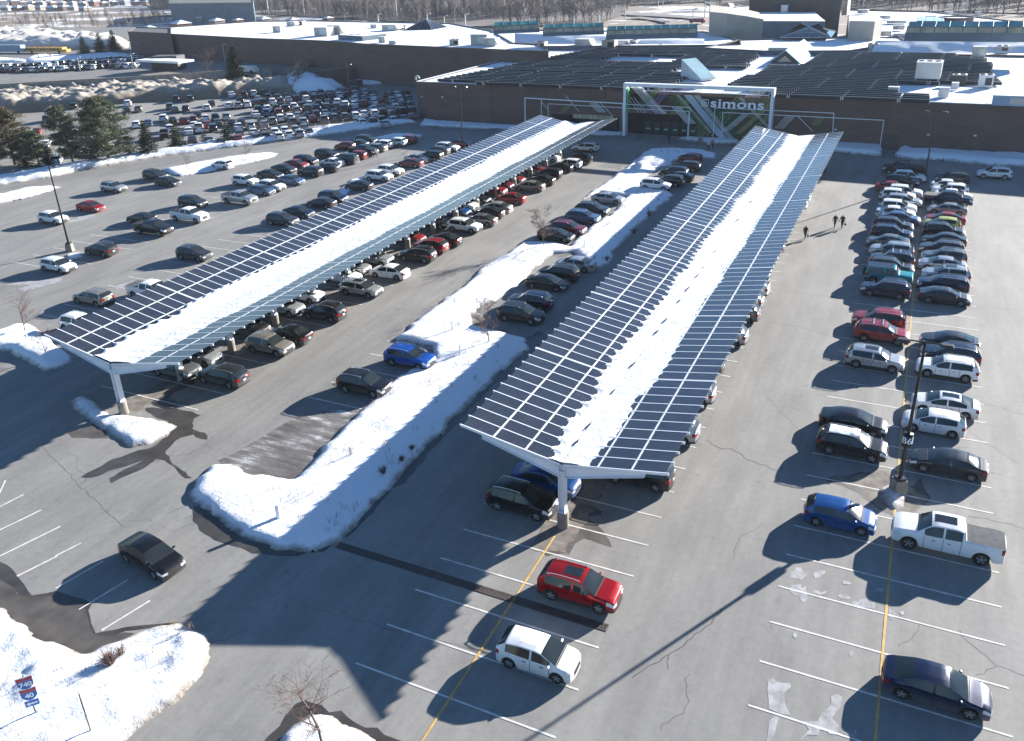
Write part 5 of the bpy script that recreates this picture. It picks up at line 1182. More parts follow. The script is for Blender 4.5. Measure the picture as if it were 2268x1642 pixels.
# ------------------------------------------------------------------ the rest of the mall
def block(label, px, zt, zb=0., mw=M_BRICK, mr=None, name='mall_building', world=None, cat='building', par=.35, grp=None, wins=0):
    P = world or [tuple(at(x, y, zt)[:2]) for x, y in px]; A = sum(P[i][0]*P[(i+1) % len(P)][1]-P[(i+1) % len(P)][0]*P[i][1] for i in range(len(P)))
    if A < 0: P = P[::-1]
    cx_, cy_ = sum(p[0] for p in P)/len(P), sum(p[1] for p in P)/len(P); Q = [(p[0]-cx_, p[1]-cy_) for p in P]
    g = empty(name, (cx_, cy_, zb), label=label, cat=cat, group=grp); w_ = MB(); w_.prism(Q, -.5, zt-zb, top=False); w_.build('wall', mw, g)
    xs = [q[0] for q in Q]; ys = [q[1] for q in Q]; st = max(1.2, max(max(xs)-min(xs), max(ys)-min(ys))/110)
    r = MB(); r.add([(q[0], q[1], zt-zb-.22) for q in Q], [tuple(range(len(Q)))]); r.build('roof', mr or M_SNOW_ROOF, g)
    if par:
        c_ = MB()
        for i in range(len(Q)):
            a, b_ = Vector(Q[i]), Vector(Q[(i+1) % len(Q)]); d = b_-a; c_.box(((a.x+b_.x)/2, (a.y+b_.y)/2, zt-zb-.05), (d.length+.25, par, .3), math.atan2(d.y, d.x))
        c_.build('parapet', MATS.get('parapet_dark') or mat('parapet_dark', (.10, .09, .09), .6), g)
    return g
block('long brown brick mall wing with snowy roof behind the left lots', [(378, 75), (567, 85), (690, 89), (752, 92), (807, 97), (1134, 111), (1215, 113), (1190, 98), (1135, 95), (1088, 68), (1000, 52), (700, 46), (567, 47), (378, 60)], 10.8)
block('dark brick mall wing at far left with a low snowy canopy on its wall', [(283, 70), (378, 74), (378, 62), (300, 60)], 11.2, mr=M_GREYROOF)
def roofbox(label, px_front_l, px_front_r, dep, h, z, m, mr=M_SNOW_ROOF, name='mall_building', cat='building'):
    A, B = at(*px_front_l, z), at(*px_front_r, z); d = (B-A); L = d.length; ang = math.atan2(d.y, d.x); g = empty(name, A, ang, label=label, cat=cat)
    b = MB(); b.prism([(0, 0), (L, 0), (L, dep), (0, dep)], 0, h, top=False); b.build('wall', m, g); t_ = MB(); t_.box((L/2, dep/2, h-.05), (L-.3, dep-.3, .3)); t_.build('roof', mr, g); return g, L
roofbox('grey stone entrance tower with pale glass band on the left mall wing', (752, 112), (806, 116), 9, 4.5, 7.4, M_BLUEGREY)
g_, L_ = roofbox('white curved entrance canopy with glass band on the left mall wing', (745, 118), (793, 122), 3., 1.1, 6.4, M_STEEL)
roofbox('low dark bus shelter with thin flat roof by the upper lot', (300, 137), (395, 141), 6, .5, UPZ+3.2, M_STEEL, M_SNOW_ROOF, 'bus_shelter', 'shelter')
roofbox('dark cabin under the flat roof beside the upper lot', (338, 157), (396, 156), 5, 4.2, UPZ, M_DARKCLAD, M_GREYROOF, 'cabin', 'cabin')
roofbox('snow-covered canopy on the dark brick wing wall', (305, 97), (405, 96), 2.5, .5, 7., M_STEEL)
roofbox('blue glass entrance canopy on the left mall wing', (485, 98), (552, 95), 5., 1.2, 7.5, M_BLUEGREY)
for i, (x, y, w_, h) in enumerate(((185, 288, 22, 12), (305, 232, 21, 9), (385, 225, 17, 8), (575, 322, 36, 17), (690, 308, 36, 18), (855, 352, 36, 9), (1040, 250, 16, 7), (1175, 272, 36, 11), (1290, 262, 20, 7), (1115, 378, 17, 11), (1205, 390, 17, 6), (1755, 402, 24, 11), (1975, 402, 42, 21), (2065, 412, 30, 16))):
    X_, Y_ = TX(1, x, y); unit(X_, Y_, w_, h, 10.6, f'{ORD[i]} rooftop unit from the left on the left mall wing roof', hood=i % 3 == 1, fans=(i % 3 == 2)*2)
def pyramid(x0, x1, yb, yt, z, label, m, glaz=True):
    A, B = at(x0, yb, z), at(x1, yb, z); d = B-A; L = d.length; ang = math.atan2(d.y, d.x); h = (yb-yt)*mpp(A)*1.05; g = empty('skylight', A, ang, label=label, cat='skylight')
    b = MB(); b.add([(0, 0, 0), (L, 0, 0), (L, L, 0), (0, L, 0), (L/2, L/2, h)], [(0, 1, 4), (1, 2, 4), (2, 3, 4), (3, 0, 4)]); b.build('glazing', m, g)
    r = MB()
    for q in ((0, 0), (L, 0), (L, L), (0, L)): r.tube((q[0], q[1], 0), (L/2, L/2, h), .12, n=4)
    for k in range(1, 6):
        t_ = k/6; r.tube((L*t_, 0, .02), (L/2, L/2*.98, h), .06, n=4); r.tube((L, L*t_, .02), (L/2, L/2, h), .06, n=4); r.tube((0, L*t_, .02), (L/2, L/2, h), .06, n=4)
    r.build('glazing_bar', M_GALV, g); return g
pyramid(897, 957, 66, 46, 10.6, 'dark glass pyramid skylight on the left mall wing roof', M_GLASSD)
def hip(x0, x1, yb, yt, dep, z, label, m, bars=14):
    A, B = at(x0, yb, z), at(x1, yb, z); d = B-A; L = d.length; ang = math.atan2(d.y, d.x); h = (yb-yt)*mpp(A)*.9; g = empty('skylight', A, ang, label=label, cat='skylight')
    k = dep/2; b = MB(); V = [(0, 0, 0), (L, 0, 0), (L, dep, 0), (0, dep, 0), (k, k, h), (L-k, k, h)]; b.add(V, [(0, 1, 5, 4), (1, 2, 5), (2, 3, 4, 5), (3, 0, 4)]); b.build('glazing', m, g); r = MB()
    for a, c_ in ((0, 4), (3, 4), (1, 5), (2, 5), (4, 5), (0, 1)): r.tube(V[a], V[c_], .14, n=4)
    for i in range(1, bars): t_ = i/bars; r.tube((L*t_, 0, .03), (k+(L-2*k)*t_, k, h), .07, n=4)
    for t_ in (.33, .66): r.tube((k*t_, k*t_, h*t_+.03), (L-k*t_, k*t_, h*t_+.03), .07, n=4)
    r.build('glazing_bar', M_GALV, g); return g
hip(*[v for v in (TX(3, 110, 335)[0], TX(3, 560, 330)[0])], TX(3, 0, 333)[1], TX(3, 0, 225)[1], 17, 9.5, 'large dark hipped glass skylight with white bars on the snowy roof', M_GLASSD)
# central higher snowy roofs
block('snow-covered raised roof block behind the left solar array', [(1130, 103), (1560, 100), (1640, 98), (1640, 90), (1560, 70), (1090, 66)], 8.9, mw=M_BLUEGREY)
block('long snowy raised roof block behind the right solar array', [(1560, 106), (1700, 113), (1880, 112), (2010, 92), (1990, 82), (1800, 84), (1640, 88)], 8.9, mw=M_BLUEGREY)
block('wide snowy mall roof at the far right behind the condensers', [(1970, 118), (2330, 124), (2330, 84), (2010, 88)], 8.2, mw=M_BLUEGREY)
# shaded snow slopes falling toward the lot
def slope(label, px_bot, px_top, zb, zt, m=M_SNOW_ROOF):
    A, B = at(*px_bot[0], zb), at(*px_bot[1], zb); hd_ = lambda q: math.hypot(q.x, q.y); Cc, D = atd(*px_top[1], hd_(B)+zt), atd(*px_top[0], hd_(A)+zt); mid = (A+B)/2; nx, ny = 60, 14; u, v = np.meshgrid(np.linspace(0, 1, nx), np.linspace(0, 1, ny))
    f_ = lambda i: (A[i]*(1-u)+B[i]*u)*(1-v)+(D[i]*(1-u)+Cc[i]*u)*v-mid[i]
    X_, Y_, Z_ = f_(0), f_(1), f_(2)+mid[2]*0; Z_ = Z_+fbm(X_+9, Y_, .12, 4)*.5*np.sin(np.pi*v)
    g = empty('snow_slope_roof', mid, label=label, cat='roof'); grid_mesh('snow_sheet', X_, Y_, Z_, np.ones(u.shape, bool), m, np.zeros(u.shape), g); return g
slope('blue shaded snowy roof slope below the long teal skylight', ((1140, 98), (1560, 99)), ((1140, 74), (1560, 86)), 8.6, 6.)
slope('blue shaded snowy roof slope at right behind the right solar array', ((1930, 116), (2330, 119)), ((1940, 90), (2330, 93)), 8.25, 6.)
def ridge(label, a, b_, dep, hw, hg, z, seg, amber=False):
    A, B = atd(*a, z), atd(*b_, z); B.z = A.z = (A.z+B.z)/2; d = B-A; L = d.length; ang = math.atan2(d.y, d.x); g = empty('skylight', A, ang, label=label, cat='skylight'); w_ = MB(); w_.box((L/2, dep/2, hw/2), (L, dep, hw)); w_.build('curb', M_BLUEGREY, g)
    e = MB(); e.add([(.2, .2, hw), (L-.2, .2, hw), (L-.2, .8, hw+hg*.55), (.2, .8, hw+hg*.55)], [(0, 1, 2, 3)]); e.build('lower_glazing', M_AMBER, g)
    t_ = MB(); V = [(.2, .8, hw+hg*.55), (L-.2, .8, hw+hg*.55), (L-.2, dep/2, hw+hg), (.2, dep/2, hw+hg), (L-.2, dep-.2, hw), (.2, dep-.2, hw)]; t_.add(V, [(0, 1, 2, 3), (3, 2, 4, 5)]); t_.build('upper_glazing', M_TEAL, g)
    r = MB(); n = int(L/seg)
    for i in range(n+1):
        x = .2+(L-.4)*i/n; r.tube((x, .2, hw), (x, .78, hw+hg*.56), .10, n=4); r.tube((x, .78, hw+hg*.56), (x, dep/2, hw+hg+.03), .10, n=4)
    r.tube((.2, .76, hw+hg*.56), (L-.2, .76, hw+hg*.56), .13, n=4); r.build('glazing_bar', mat('green_bar', (.07, .15, .14), .5), g)
    for x in (.1, L-.1):
        q = MB(); q.add([(x, 0, hw), (x, dep, hw), (x, dep/2, hw+hg+.5)], [(0, 1, 2), (2, 1, 0)]); q.build('end_gable', M_STUCCO, g)
ridge('left section of the long teal glass ridge skylight', (1093, 71), (1195, 76), 6, .9, 1.7, 224., 2.2)
ridge('middle section of the long teal glass ridge skylight', (1202, 76), (1338, 81), 6, .9, 1.7, 224., 2.2)
ridge('right section of the long teal glass ridge skylight', (1342, 84), (1545, 88), 6, 1.2, 1.8, 224., 2.2)
ridge('teal glass ridge skylight with tan lower panes at the far right', (2002, 91), (2330, 94), 7, 1.7, 2.0, 207., 2.6)
# cinema complex
GX = lambda x, y: (1481.8+x/5.77, y/5.77)
def poly_at(pts, z): return [tuple(at(*GX(x, y), z)[:2]) for x, y in pts]
def front(label, pts, dist, dep, zb, mw, mr=None, name='mall_building', ds=None):
    """wall whose top edge runs through photo points, at the given distances, with depth behind it"""
    T_ = [atd(x, y, dist if ds is None else ds[i]) for i, (x, y) in enumerate(pts)]; o0 = T_[0]; g = empty(name, (o0.x, o0.y, zb), label=label, cat='building'); dv = Vector((o0.x, o0.y, 0)).normalized()*dep
    w_ = MB(); n = len(T_); V = []
    for p_ in T_: q = p_-Vector((o0.x, o0.y, zb)); V += [(q.x, q.y, -1), (q.x, q.y, q.z), (q.x+dv.x, q.y+dv.y, q.z), (q.x+dv.x, q.y+dv.y, -1)]
    w_.add(V, [(4*i, 4*i+4, 4*i+5, 4*i+1) for i in range(n-1)]+[(4*i+3, 4*i+2, 4*i+6, 4*i+7) for i in range(n-1)]+[(0, 1, 2, 3), (4*n-1, 4*n-2, 4*n-3, 4*n-4)]); w_.build('wall', mw, g)
    r_ = MB(); r_.add(V, [(4*i+1, 4*i+5, 4*i+6, 4*i+2) for i in range(n-1)]); r_.build('roof', mr or M_SNOW_ROOF, g); return g
front('blue grey clad cinema block with snowy roof crowded with ducts', [GX(740, 266), GX(1400, 267), GX(2000, 270)], 262, 34, 5, M_BLUEGREY)
front('blank beige cinema end block beside the highway', [GX(522, 150), GX(748, 172), GX(1000, 208), GX(1210, 246)], 260, 30, 5, M_STUCCO, M_STUCCO, ds=[262, 259, 260.5, 261.5])
front('dark tall curved cinema hall at the top right', [GX(1030, -10), GX(1200, -45), GX(1500, -70), GX(1900, -70), GX(2210, -30)], 300, 50, 5, M_DARKCLAD)
front('plain beige box building right of the cinema', [(1882, 46), (1938, 47), (1955, 46)], 245, 9, 5, M_STUCCO, ds=[245, 244, 250])
def sail(label, xb0, xb1, yb, xt, yt, z, dep=5.):
    A, B = at(xb0, yb, z), at(xb1, yb, z); d = B-A; L = d.length; ang = math.atan2(d.y, d.x); h = (yb-yt)*mpp(A); tx = (xt-xb0)/(xb1-xb0)*L; b = MB(); prof = []
    for i in range(11): t_ = i/10; prof.append((tx*t_**.75, h*math.sin(t_*math.pi/2)))
    for i in range(1, 11): t_ = i/10; prof.append((tx+(L-tx)*t_**1.4, h*math.cos(t_*math.pi/2)))
    n = len(prof); b.add([(x, 0, zz) for x, zz in prof]+[(x, dep, zz*.8) for x, zz in prof], [tuple(range(n-1, -1, -1)), tuple(range(n, 2*n))]+[(i, i+1, n+i+1, n+i) for i in range(n-1)])
    o = b.build('roof_sail', M_STUCCO); o.location = A; o.rotation_euler.z = ang; tag(o, label, 'roof sail')
sail('curved beige roof sail on the cinema end block', *[GX(520, 0)[0], GX(805, 0)[0]], GX(0, 152)[1], GX(745, 0)[0], GX(0, 42)[1], 12.7)
sail('tall beige roof sail at the right end of the dark cinema hall', GX(2195, 0)[0], GX(2270, 0)[0], GX(0, 195)[1], GX(2262, 0)[0], -4, 9.5)
for i, (x, y, w_, h) in enumerate(((1340, 190, 10, 22), (1460, 245, 14, 27), (1620, 250, 10, 13), (1610, 165, 14, 15), (1820, 215, 12, 23), (1450, 160, 16, 10), (1120, 190, 20, 6))):
    X_, Y_ = GX(x, y); unit(X_, Y_, w_, h, 10.4, f'{ORD[i]} grey duct stack on the cinema block roof', M_GALV, dep=1.6, cat='duct stack', name='duct_stack')
zc_ = 12.0; pc_ = at(2120, 38, zc_)
block('dark brick round drum building at the far right', None, zc_, mw=M_BRICK, world=[(pc_.x+4.2*math.cos(a), pc_.y+4.2*math.sin(a)) for a in np.linspace(0, 2*math.pi, 20, endpoint=False)], mr=M_SNOW_ROOF)
front('low brown curved wall block before the drum building', [(2060, 52), (2095, 54), (2125, 53), (2130, 50)], 255, 6, 6, M_BRICK)
for i, (x, y, w_, h) in enumerate(((1990, 66, 24, 8), (2045, 68, 20, 7), (1960, 80, 24, 9), (1990, 84, 22, 8), (2060, 44, 22, 7), (2100, 33, 14, 6), (2165, 36, 12, 8), (1910, 30, 22, 7), (1960, 42, 22, 6), (1985, 52, 40, 5), (1930, 60, 26, 6))):
    unit(x-0, y, w_, h, 8.6, f'{ORD[i]} long duct unit among the far right mall roofs', M_UNIT, cat='duct unit')
block('wide snowy mall roof at the far right in front of the woods', [(1880, 80), (2002, 90), (2330, 90), (2330, 52), (2240, 46), (2060, 26), (1880, 22)], 8.5, mw=M_BRICK)
front('pale blue ribbed shed roof building at far right', [(2030, 46), (2092, 47)], 262, 14, 6, M_DARKCLAD, metalstripe('blue_ribbed_roof', (.30, .48, .60), .5, 0))
# ------------------------------------------------------------------ street lamps and signs
def lamp(x, y, ty, label, base_h=.8, sign=None, z0=0., heads=2, m=None, r=.13):
    p = at(x, y, z0); h = hgt(x, y, ty, z0); g = empty('street_lamp', p, label=label, cat='street lamp'); m = m or M_BLACKM
    if base_h:
        b = MB(); b.box((0, 0, base_h/2-.05), (.85, .85, base_h+.1), .5, taper=.82); b.build('concrete_base', M_CONC, g)
        b = MB(); b.box((0, 0, base_h+.08), (.55, .55, .16), .5); b.build('base_plate', m, g)
    b = MB(); b.tube((0, 0, base_h), (0, 0, h), r, r*.6, n=10); b.build('pole', m, g)
    b = MB(); b.tube((-.9 if heads > 1 else 0, 0, h), (.9, 0, h), .05, n=6); b.build('arm', m, g)
    for s_ in ((-1, 1) if heads > 1 else (1,)):
        b = MB(); b.box((s_*1.15, 0, h-.02), (.75, .42, .14), 0, taper=.8); b.build('lamp_head', m, g)
    if sign:
        zs = sign[1]; b = MB(); b.lathe([(.01, zs+.42), (.30, zs+.42), (.30, zs-.42), (.01, zs-.42)], 14); sg = b.build('sign_drum', m, g)
        ft = bpy.data.curves.new('row_code', 'FONT'); ft.body = sign[0]; ft.size = .62; ft.extrude = .01; ft.align_x = 'CENTER'; ft.align_y = 'CENTER'
        for k, a in enumerate((R_(-8), R_(105))):
            t_ = bpy.data.objects.new('tmp', ft); COL.objects.link(t_); bpy.context.view_layer.update(); me = bpy.data.meshes.new_from_object(t_.evaluated_get(bpy.context.evaluated_depsgraph_get())); bpy.data.objects.remove(t_)
            for v in me.vertices:
                al = v.co.x/.31; ca, sa_ = math.cos(al), math.sin(al); rr = .308+v.co.z; X_, Y_ = rr*sa_, -rr*ca
                v.co = Vector((X_*math.cos(a)-Y_*math.sin(a), X_*math.sin(a)+Y_*math.cos(a), zs+v.co.y))
            me.materials.append(M_LET); o = bpy.data.objects.new('lettering', me); COL.objects.link(o); o.parent = sg
    return g
lamp(1988, 1090, 758, 'tall black street lamp with a B6 drum sign beside the white pickup truck', 1.0, ('B6', 3.95))
lamp(156, 556, 366, 'tall black street lamp in the open left lot near a white crossover', 1.0)
lamp(1025, 327, 192, 'tall black street lamp between the left lot and the left canopy near the store', .8)
lamp(2047, 402, 247, 'tall black street lamp in the far part of the right double row', .8)
lamp(775, 218, 142, 'thin black street lamp in the back lot in front of the mall wall', .5, heads=1)
for i, (x, y, ty) in enumerate(((614, 140, 96), (499, 136, 98), (178, 158, 126), (296, 152, 118))):
    lamp(x, y, ty, f'{ORD[i]} pale street lamp by the upper lot road', 0, None, UPZ, 1, M_GALV, .16)
for i, (x, y, ty) in enumerate(((764, 44, 31), (838, 48, 32), (947, 52, 31), (1031, 62, 32), (984, 52, 36), (1172, 56, 36), (1222, 56, 36), (1271, 56, 36), (1327, 58, 33), (596, 38, -10), (674, 32, -10), (880, 46, -5), (1357, 27, 15), (1384, 40, 18), (1535, 38, 20))):
    p = at(x, y, 0); h = hgt(x, y, ty); b = MB(); g = empty('highway_lamp', p, label=f'{ORD[i]} thin white highway lamp in front of the woods', cat='highway lamp', group='highway lamps before the woods')
    b.tube((0, 0, 0), (0, 0, h), .32, .22, n=5); b.build('pole', M_UNITW, g); b = MB(); b.tube((0, 0, h), (2.2, 0, h+.4), .22, n=4); b.build('arm', M_UNITW, g)
# road number signs
def sign_post(x, y, ty, label):
    z0 = .45; p = at(x, y, z0); return empty('road_sign', p, label=label, cat='road sign'), hgt(x, y, ty, z0)
g, h = sign_post(82, 1585, 1497, 'blue 740 and 40 route shields above a blue arrow board')
M_SBLUE = mat('sign_blue', (.01, .12, .42), .45, var=0); M_SRED = mat('sign_red', (.45, .04, .05), .45, var=0); M_POST = mat('grey_post', (.16, .16, .16), .5, .3, var=.1)
b = MB(); b.tube((0, 0, -.3), (0, 0, h), .045, n=6); b.build('post', M_POST, g)
face = R_(50)
KS = h/3.55
def board(name, poly, z, m, off=0., th=.02, parent=None):
    q = MB(); n = len(poly); poly = [(a*KS, b_*KS) for a, b_ in poly]; ca, sa_ = math.cos(face), math.sin(face); f_ = lambda x, y, zz: (x*ca-y*sa_, x*sa_+y*ca, zz)
    V = [f_(x, -.06-off, z+zz) for x, zz in poly]+[f_(x, -.06-off+th, z+zz) for x, zz in poly]; q.add(V, [tuple(range(n)), tuple(range(2*n-1, n-1, -1))]+[(i+n, (i+1) % n+n, (i+1) % n, i) for i in range(n)]); return q.build(name, m, parent or g)
def text_on(s, size, z, off, m, parent, x=0.):
    ft = bpy.data.curves.new('digits', 'FONT'); ft.body = s; ft.size = size; ft.extrude = .006; ft.offset = .012; ft.align_x = 'CENTER'; ft.align_y = 'CENTER'
    t_ = bpy.data.objects.new('tmp', ft); COL.objects.link(t_); bpy.context.view_layer.update(); me = bpy.data.meshes.new_from_object(t_.evaluated_get(bpy.context.evaluated_depsgraph_get())); bpy.data.objects.remove(t_)
    ca, sa_ = math.cos(face), math.sin(face)
    for v in me.vertices: X_, Y_, Z_ = v.co.x+x, -.06-off-v.co.z, z+v.co.y; v.co = Vector((X_*ca-Y_*sa_, X_*sa_+Y_*ca, Z_))
    me.materials.append(m); o = bpy.data.objects.new('lettering', me); COL.objects.link(o); o.parent = parent
S1 = 1.12
shield = [(-.42*S1, .16), (-.40*S1, -.18), (-.22*S1, -.42), (0, -.52), (.22*S1, -.42), (.40*S1, -.18), (.42*S1, .16)]
for s_, z in (('740', h-.55*KS), ('40', h-1.52*KS)):
    sh = board('shield_rim', [(x*1.07, zz*1.07 if zz < 0 else zz+.34) for x, zz in shield], z, M_LET); board('shield', shield, z, M_SBLUE, .012, parent=sh); board('crown_band', [(-.41*S1, .19), (.41*S1, .19), (.43*S1, .46), (0, .40), (-.43*S1, .46)][::1], z, M_SRED, .012, parent=sh)
    text_on(s_, .50*KS, z-.12*KS, .018, M_LET, sh)
ab = board('arrow_board', [(-.42, -.24), (.42, -.24), (.42, .24), (-.42, .24)], h-2.32*KS, M_SBLUE); board('arrow', [(-.34, 0), (-.14, -.16), (-.14, -.06), (.32, -.06), (.32, .06), (-.14, .06), (-.14, .16)][::1], h-2.32*KS, M_LET, .012, parent=ab)
g, h = sign_post(201, 1618, 1538, 'thin grey road sign seen edge-on in the bottom left snow')
b = MB(); b.tube((0, 0, -.3), (0, 0, h), .04, n=6); b.build('post', M_POST, g); b = MB(); b.box((0, 0, h-.45), (.04, .55, .8), math.atan2(g.location.y, g.location.x)-math.pi/2); b.build('sign_plate', M_POST, g)
def stump(x, y, hh, label, m=None, r=.12, name='white_post'):
    o = MB(); o.tube((0, 0, -.2), (0, 0, hh), r, r*.9, n=10); q = o.build(name, m or M_STEEL); q.location = at(x, y, .45); tag(q, label, 'post')
stump(617, 1143, .9, 'short white capped post standing in the near end of the snow island', r=.16)
stump(1019, 782, .8, 'small white post in the snow island right of the bright blue SUV', r=.08)
stump(1002, 728, .8, 'small white post in the snow island above the bright blue SUV', r=.08)
stump(1294, 545, .8, 'small white post in the snow island near the bare tree in its middle', r=.08)
# kerb-side concrete bin near the doors
p = at(*EX(1005, 870), 0); b = MB(); b.lathe([(.01, 1.1), (.36, 1.1), (.40, 1.0), (.40, 0)], 14); o = b.build('waste_bin', M_CONC); o.location = p; tag(o, 'round concrete waste bin on the kerb right of the store doors', 'waste bin')
# shopping cart shelter sized bits: dumpsters by the mall wall
for (x, y, w_, h_, lab, m_) in ((775, 193, 40, 14, 'long black waste container below the mall wall', M_DARKCLAD), (882, 186, 26, 9, 'dark compactor container at the foot of the mall wall', M_DARKCLAD)):
    p = at(x, y, 0); k = mpp(p); g = empty('waste_container', p, FANG-.1, label=lab, cat='container'); b = MB(); b.box((0, 1.3, h_*k/2), (w_*k, 2.6, h_*k), taper=1.02); b.build('bin', m_, g)
    r = MB()
    for i in range(8): r.box((w_*k*(i/7-.5)*.96, -.04, h_*k/2), (.12, .08, h_*k*.9))
    r.build('rib', M_PLAST, g)

# ------------------------------------------------------------------ people
M_SKIN = mat('skin', (.42, .25, .18), .6, var=0); M_HAIR = mat('dark_hair', (.03, .02, .015), .7, var=0)
def person(x, y, face_, coat, legs, label, stride=.28, hair=None, bag=None, arm=(0, 0), ht=1.72, cat='person', pt_=None):
    s = ht/1.72; J = {}; V = []; E_ = []; Rr = []
    def j(n, x_, y_, z_, r, par=None):
        J[n] = len(V); V.append((x_*s, y_*s, z_*s)); Rr.append(r*s)
        if par: E_.append((J[par], J[n]))
    # facing +x
    j('pelvis', 0, 0, .95, .145); j('waist', 0, 0, 1.10, .14, 'pelvis'); j('chest', .01, 0, 1.32, .165, 'waist'); j('neckb', 0, 0, 1.46, .09, 'chest'); j('neck', .015, 0, 1.52, .055, 'neckb'); j('head', .03, 0, 1.60, .095, 'neck'); j('crown', .02, 0, 1.69, .08, 'head')
    for sd in (1, -1):
        f = stride*sd
        j(f'hip{sd}', .0, .09*sd, .88, .11, 'pelvis'); j(f'knee{sd}', f*.55+.04, .10*sd, .49, .07, f'hip{sd}'); j(f'ank{sd}', f, .10*sd, .09, .045, f'knee{sd}'); j(f'toe{sd}', f+.17, .11*sd, .04, .035, f'ank{sd}')
        a = arm[0 if sd > 0 else 1]
        j(f'sh{sd}', 0, .19*sd, 1.41, .075, 'chest'); j(f'el{sd}', -f*.35, (.225+a*.12)*sd, 1.14, .052, f'sh{sd}'); j(f'wr{sd}', -f*.6+.06, (.225+a*.25)*sd, .90, .032, f'el{sd}')
        hx, hy, hz = -f*.66+.07, (.225+a*.27)*sd, .83; j(f'palm{sd}', hx, hy, hz, .036, f'wr{sd}')
        for q in range(4): j(f'f{sd}{q}a', hx+(q-1.5)*.021, hy-.004*sd, hz-.055, .010, f'palm{sd}'); j(f'f{sd}{q}b', hx+(q-1.5)*.021+.006, hy-.02*sd, hz-.095+abs(q-1.3)*.008, .008, f'f{sd}{q}a')
        j(f't{sd}', hx+.05, hy-.015*sd, hz-.03, .010, f'palm{sd}')
    me = bpy.data.meshes.new('person'); me.from_pydata(V, E_, []); o = bpy.data.objects.new('person', me); COL.objects.link(o)
    mo = o.modifiers.new('s', 'SKIN'); sv = me.skin_vertices[0].data
    for i, r in enumerate(Rr): sv[i].radius = (r, r)
    sv[0].use_root = True; o.modifiers.new('d', 'SUBSURF').levels = 1
    bpy.context.view_layer.update(); nm = bpy.data.meshes.new_from_object(o.evaluated_get(bpy.context.evaluated_depsgraph_get())); o.modifiers.clear(); o.data = nm
    for m_ in (M_SKIN, coat, legs, hair or M_HAIR, M_PLAST): nm.materials.append(m_)
    for p_ in nm.polygons:
        c = p_.center/s; p_.use_smooth = True
        if c.z > 1.66 or (c.z > 1.53 and c.x < .0): k = 3
        elif c.z > 1.50: k = 0
        elif abs(c.y) > .2 and c.z < .90: k = 0
        elif c.z > .86: k = 1
        elif c.z > .10: k = 2
        else: k = 4
        p_.material_index = k
    o.location = pt_ or at(x, y, 0); o.rotation_euler.z = face_; tag(o, label, cat)
    fm = MB(); fm.box((.125*s, .035*s, 1.615*s), (.012, .022, .012)); fm.box((.125*s, -.035*s, 1.615*s), (.012, .022, .012)); fm.box((.125*s, 0, 1.555*s), (.012, .045, .01)); fm.build('facial_features', M_HAIR, o)
    nb = MB(); nb.box((.135*s, 0, 1.59*s), (.03, .022, .035), taper=.6); nb.build('nose', M_SKIN, o)
    return o
M_BLK = mat('black_cloth', (.014, .014, .017), .9, var=.2); M_NVY = mat('navy_denim', (.02, .035, .08), .9, var=.2); M_RHAT = mat('red_hat', (.35, .01, .02), .8, var=0); M_WJ = mat('white_jacket', (.6, .6, .6), .9, var=.05); M_TANC = mat('tan_coat', (.30, .17, .09), .9, var=.1); M_GRC = mat('grey_cloth', (.09, .09, .10), .9, var=.1)
pn = lambda x, y: T(3, 1, x, y)
pr_ = person(*pn(325, 476), R_(75), M_BLK, M_BLK, 'person in black coat and red hat carrying a white bag beside the right canopy', hair=M_RHAT)
b = MB(); b.lathe([(.02, .34), (.10, .30), (.16, .1), (.15, -.02), (.02, -.04)], 10, (0, 0, 0)); b.tube((-.05, 0, .3), (-.04, 0, .5), .012, n=5); b.tube((.05, 0, .3), (.04, 0, .5), .012, n=5)
o = b.build('shopping_bag', M_WJ); pp = pr_.location; o.location = (pp.x+.33, pp.y-.02, .38); tag(o, 'white shopping bag held by the person in the red hat', 'bag')
person(*pn(588, 377), R_(250), M_BLK, M_BLK, 'person in black coat on the left holding the hand of another in the lane', arm=(.35, .0), ht=1.74)
pq = at(*pn(652, 381), 0); person(0, 0, R_(255), M_BLK, M_NVY, 'person in dark jacket and blue jeans on the right of a hand-holding couple', arm=(.0, .35), ht=1.76, pt_=pq)
b = MB(); b.lathe([(.02, .26), (.12, .24), (.14, .04), (.02, 0)], 8); b.tube((-.05, 0, .25), (0, 0, .42), .012, n=5); o = b.build('handbag', M_BLK); o.location = (pq.x+.36, pq.y-.12, .45); tag(o, 'black handbag held by the person in blue jeans', 'bag')
person(*T(1, 0, 1058, 1395), R_(15), M_GRC, M_BLK, 'person in dark clothes striding past parked cars in the left lot', stride=.36)
person(*EX(587, 868), R_(100), M_BLK, M_NVY, 'person in dark clothes walking toward the store doors')
person(*EX(1112, 945), R_(70), M_WJ, M_BLK, 'person in a white jacket walking in front of the snowy kerb strip', ht=1.66)
person(*EX(1165, 935), R_(70), M_TANC, M_BLK, 'person in a tan coat walking beside the one in a white jacket', ht=1.74)

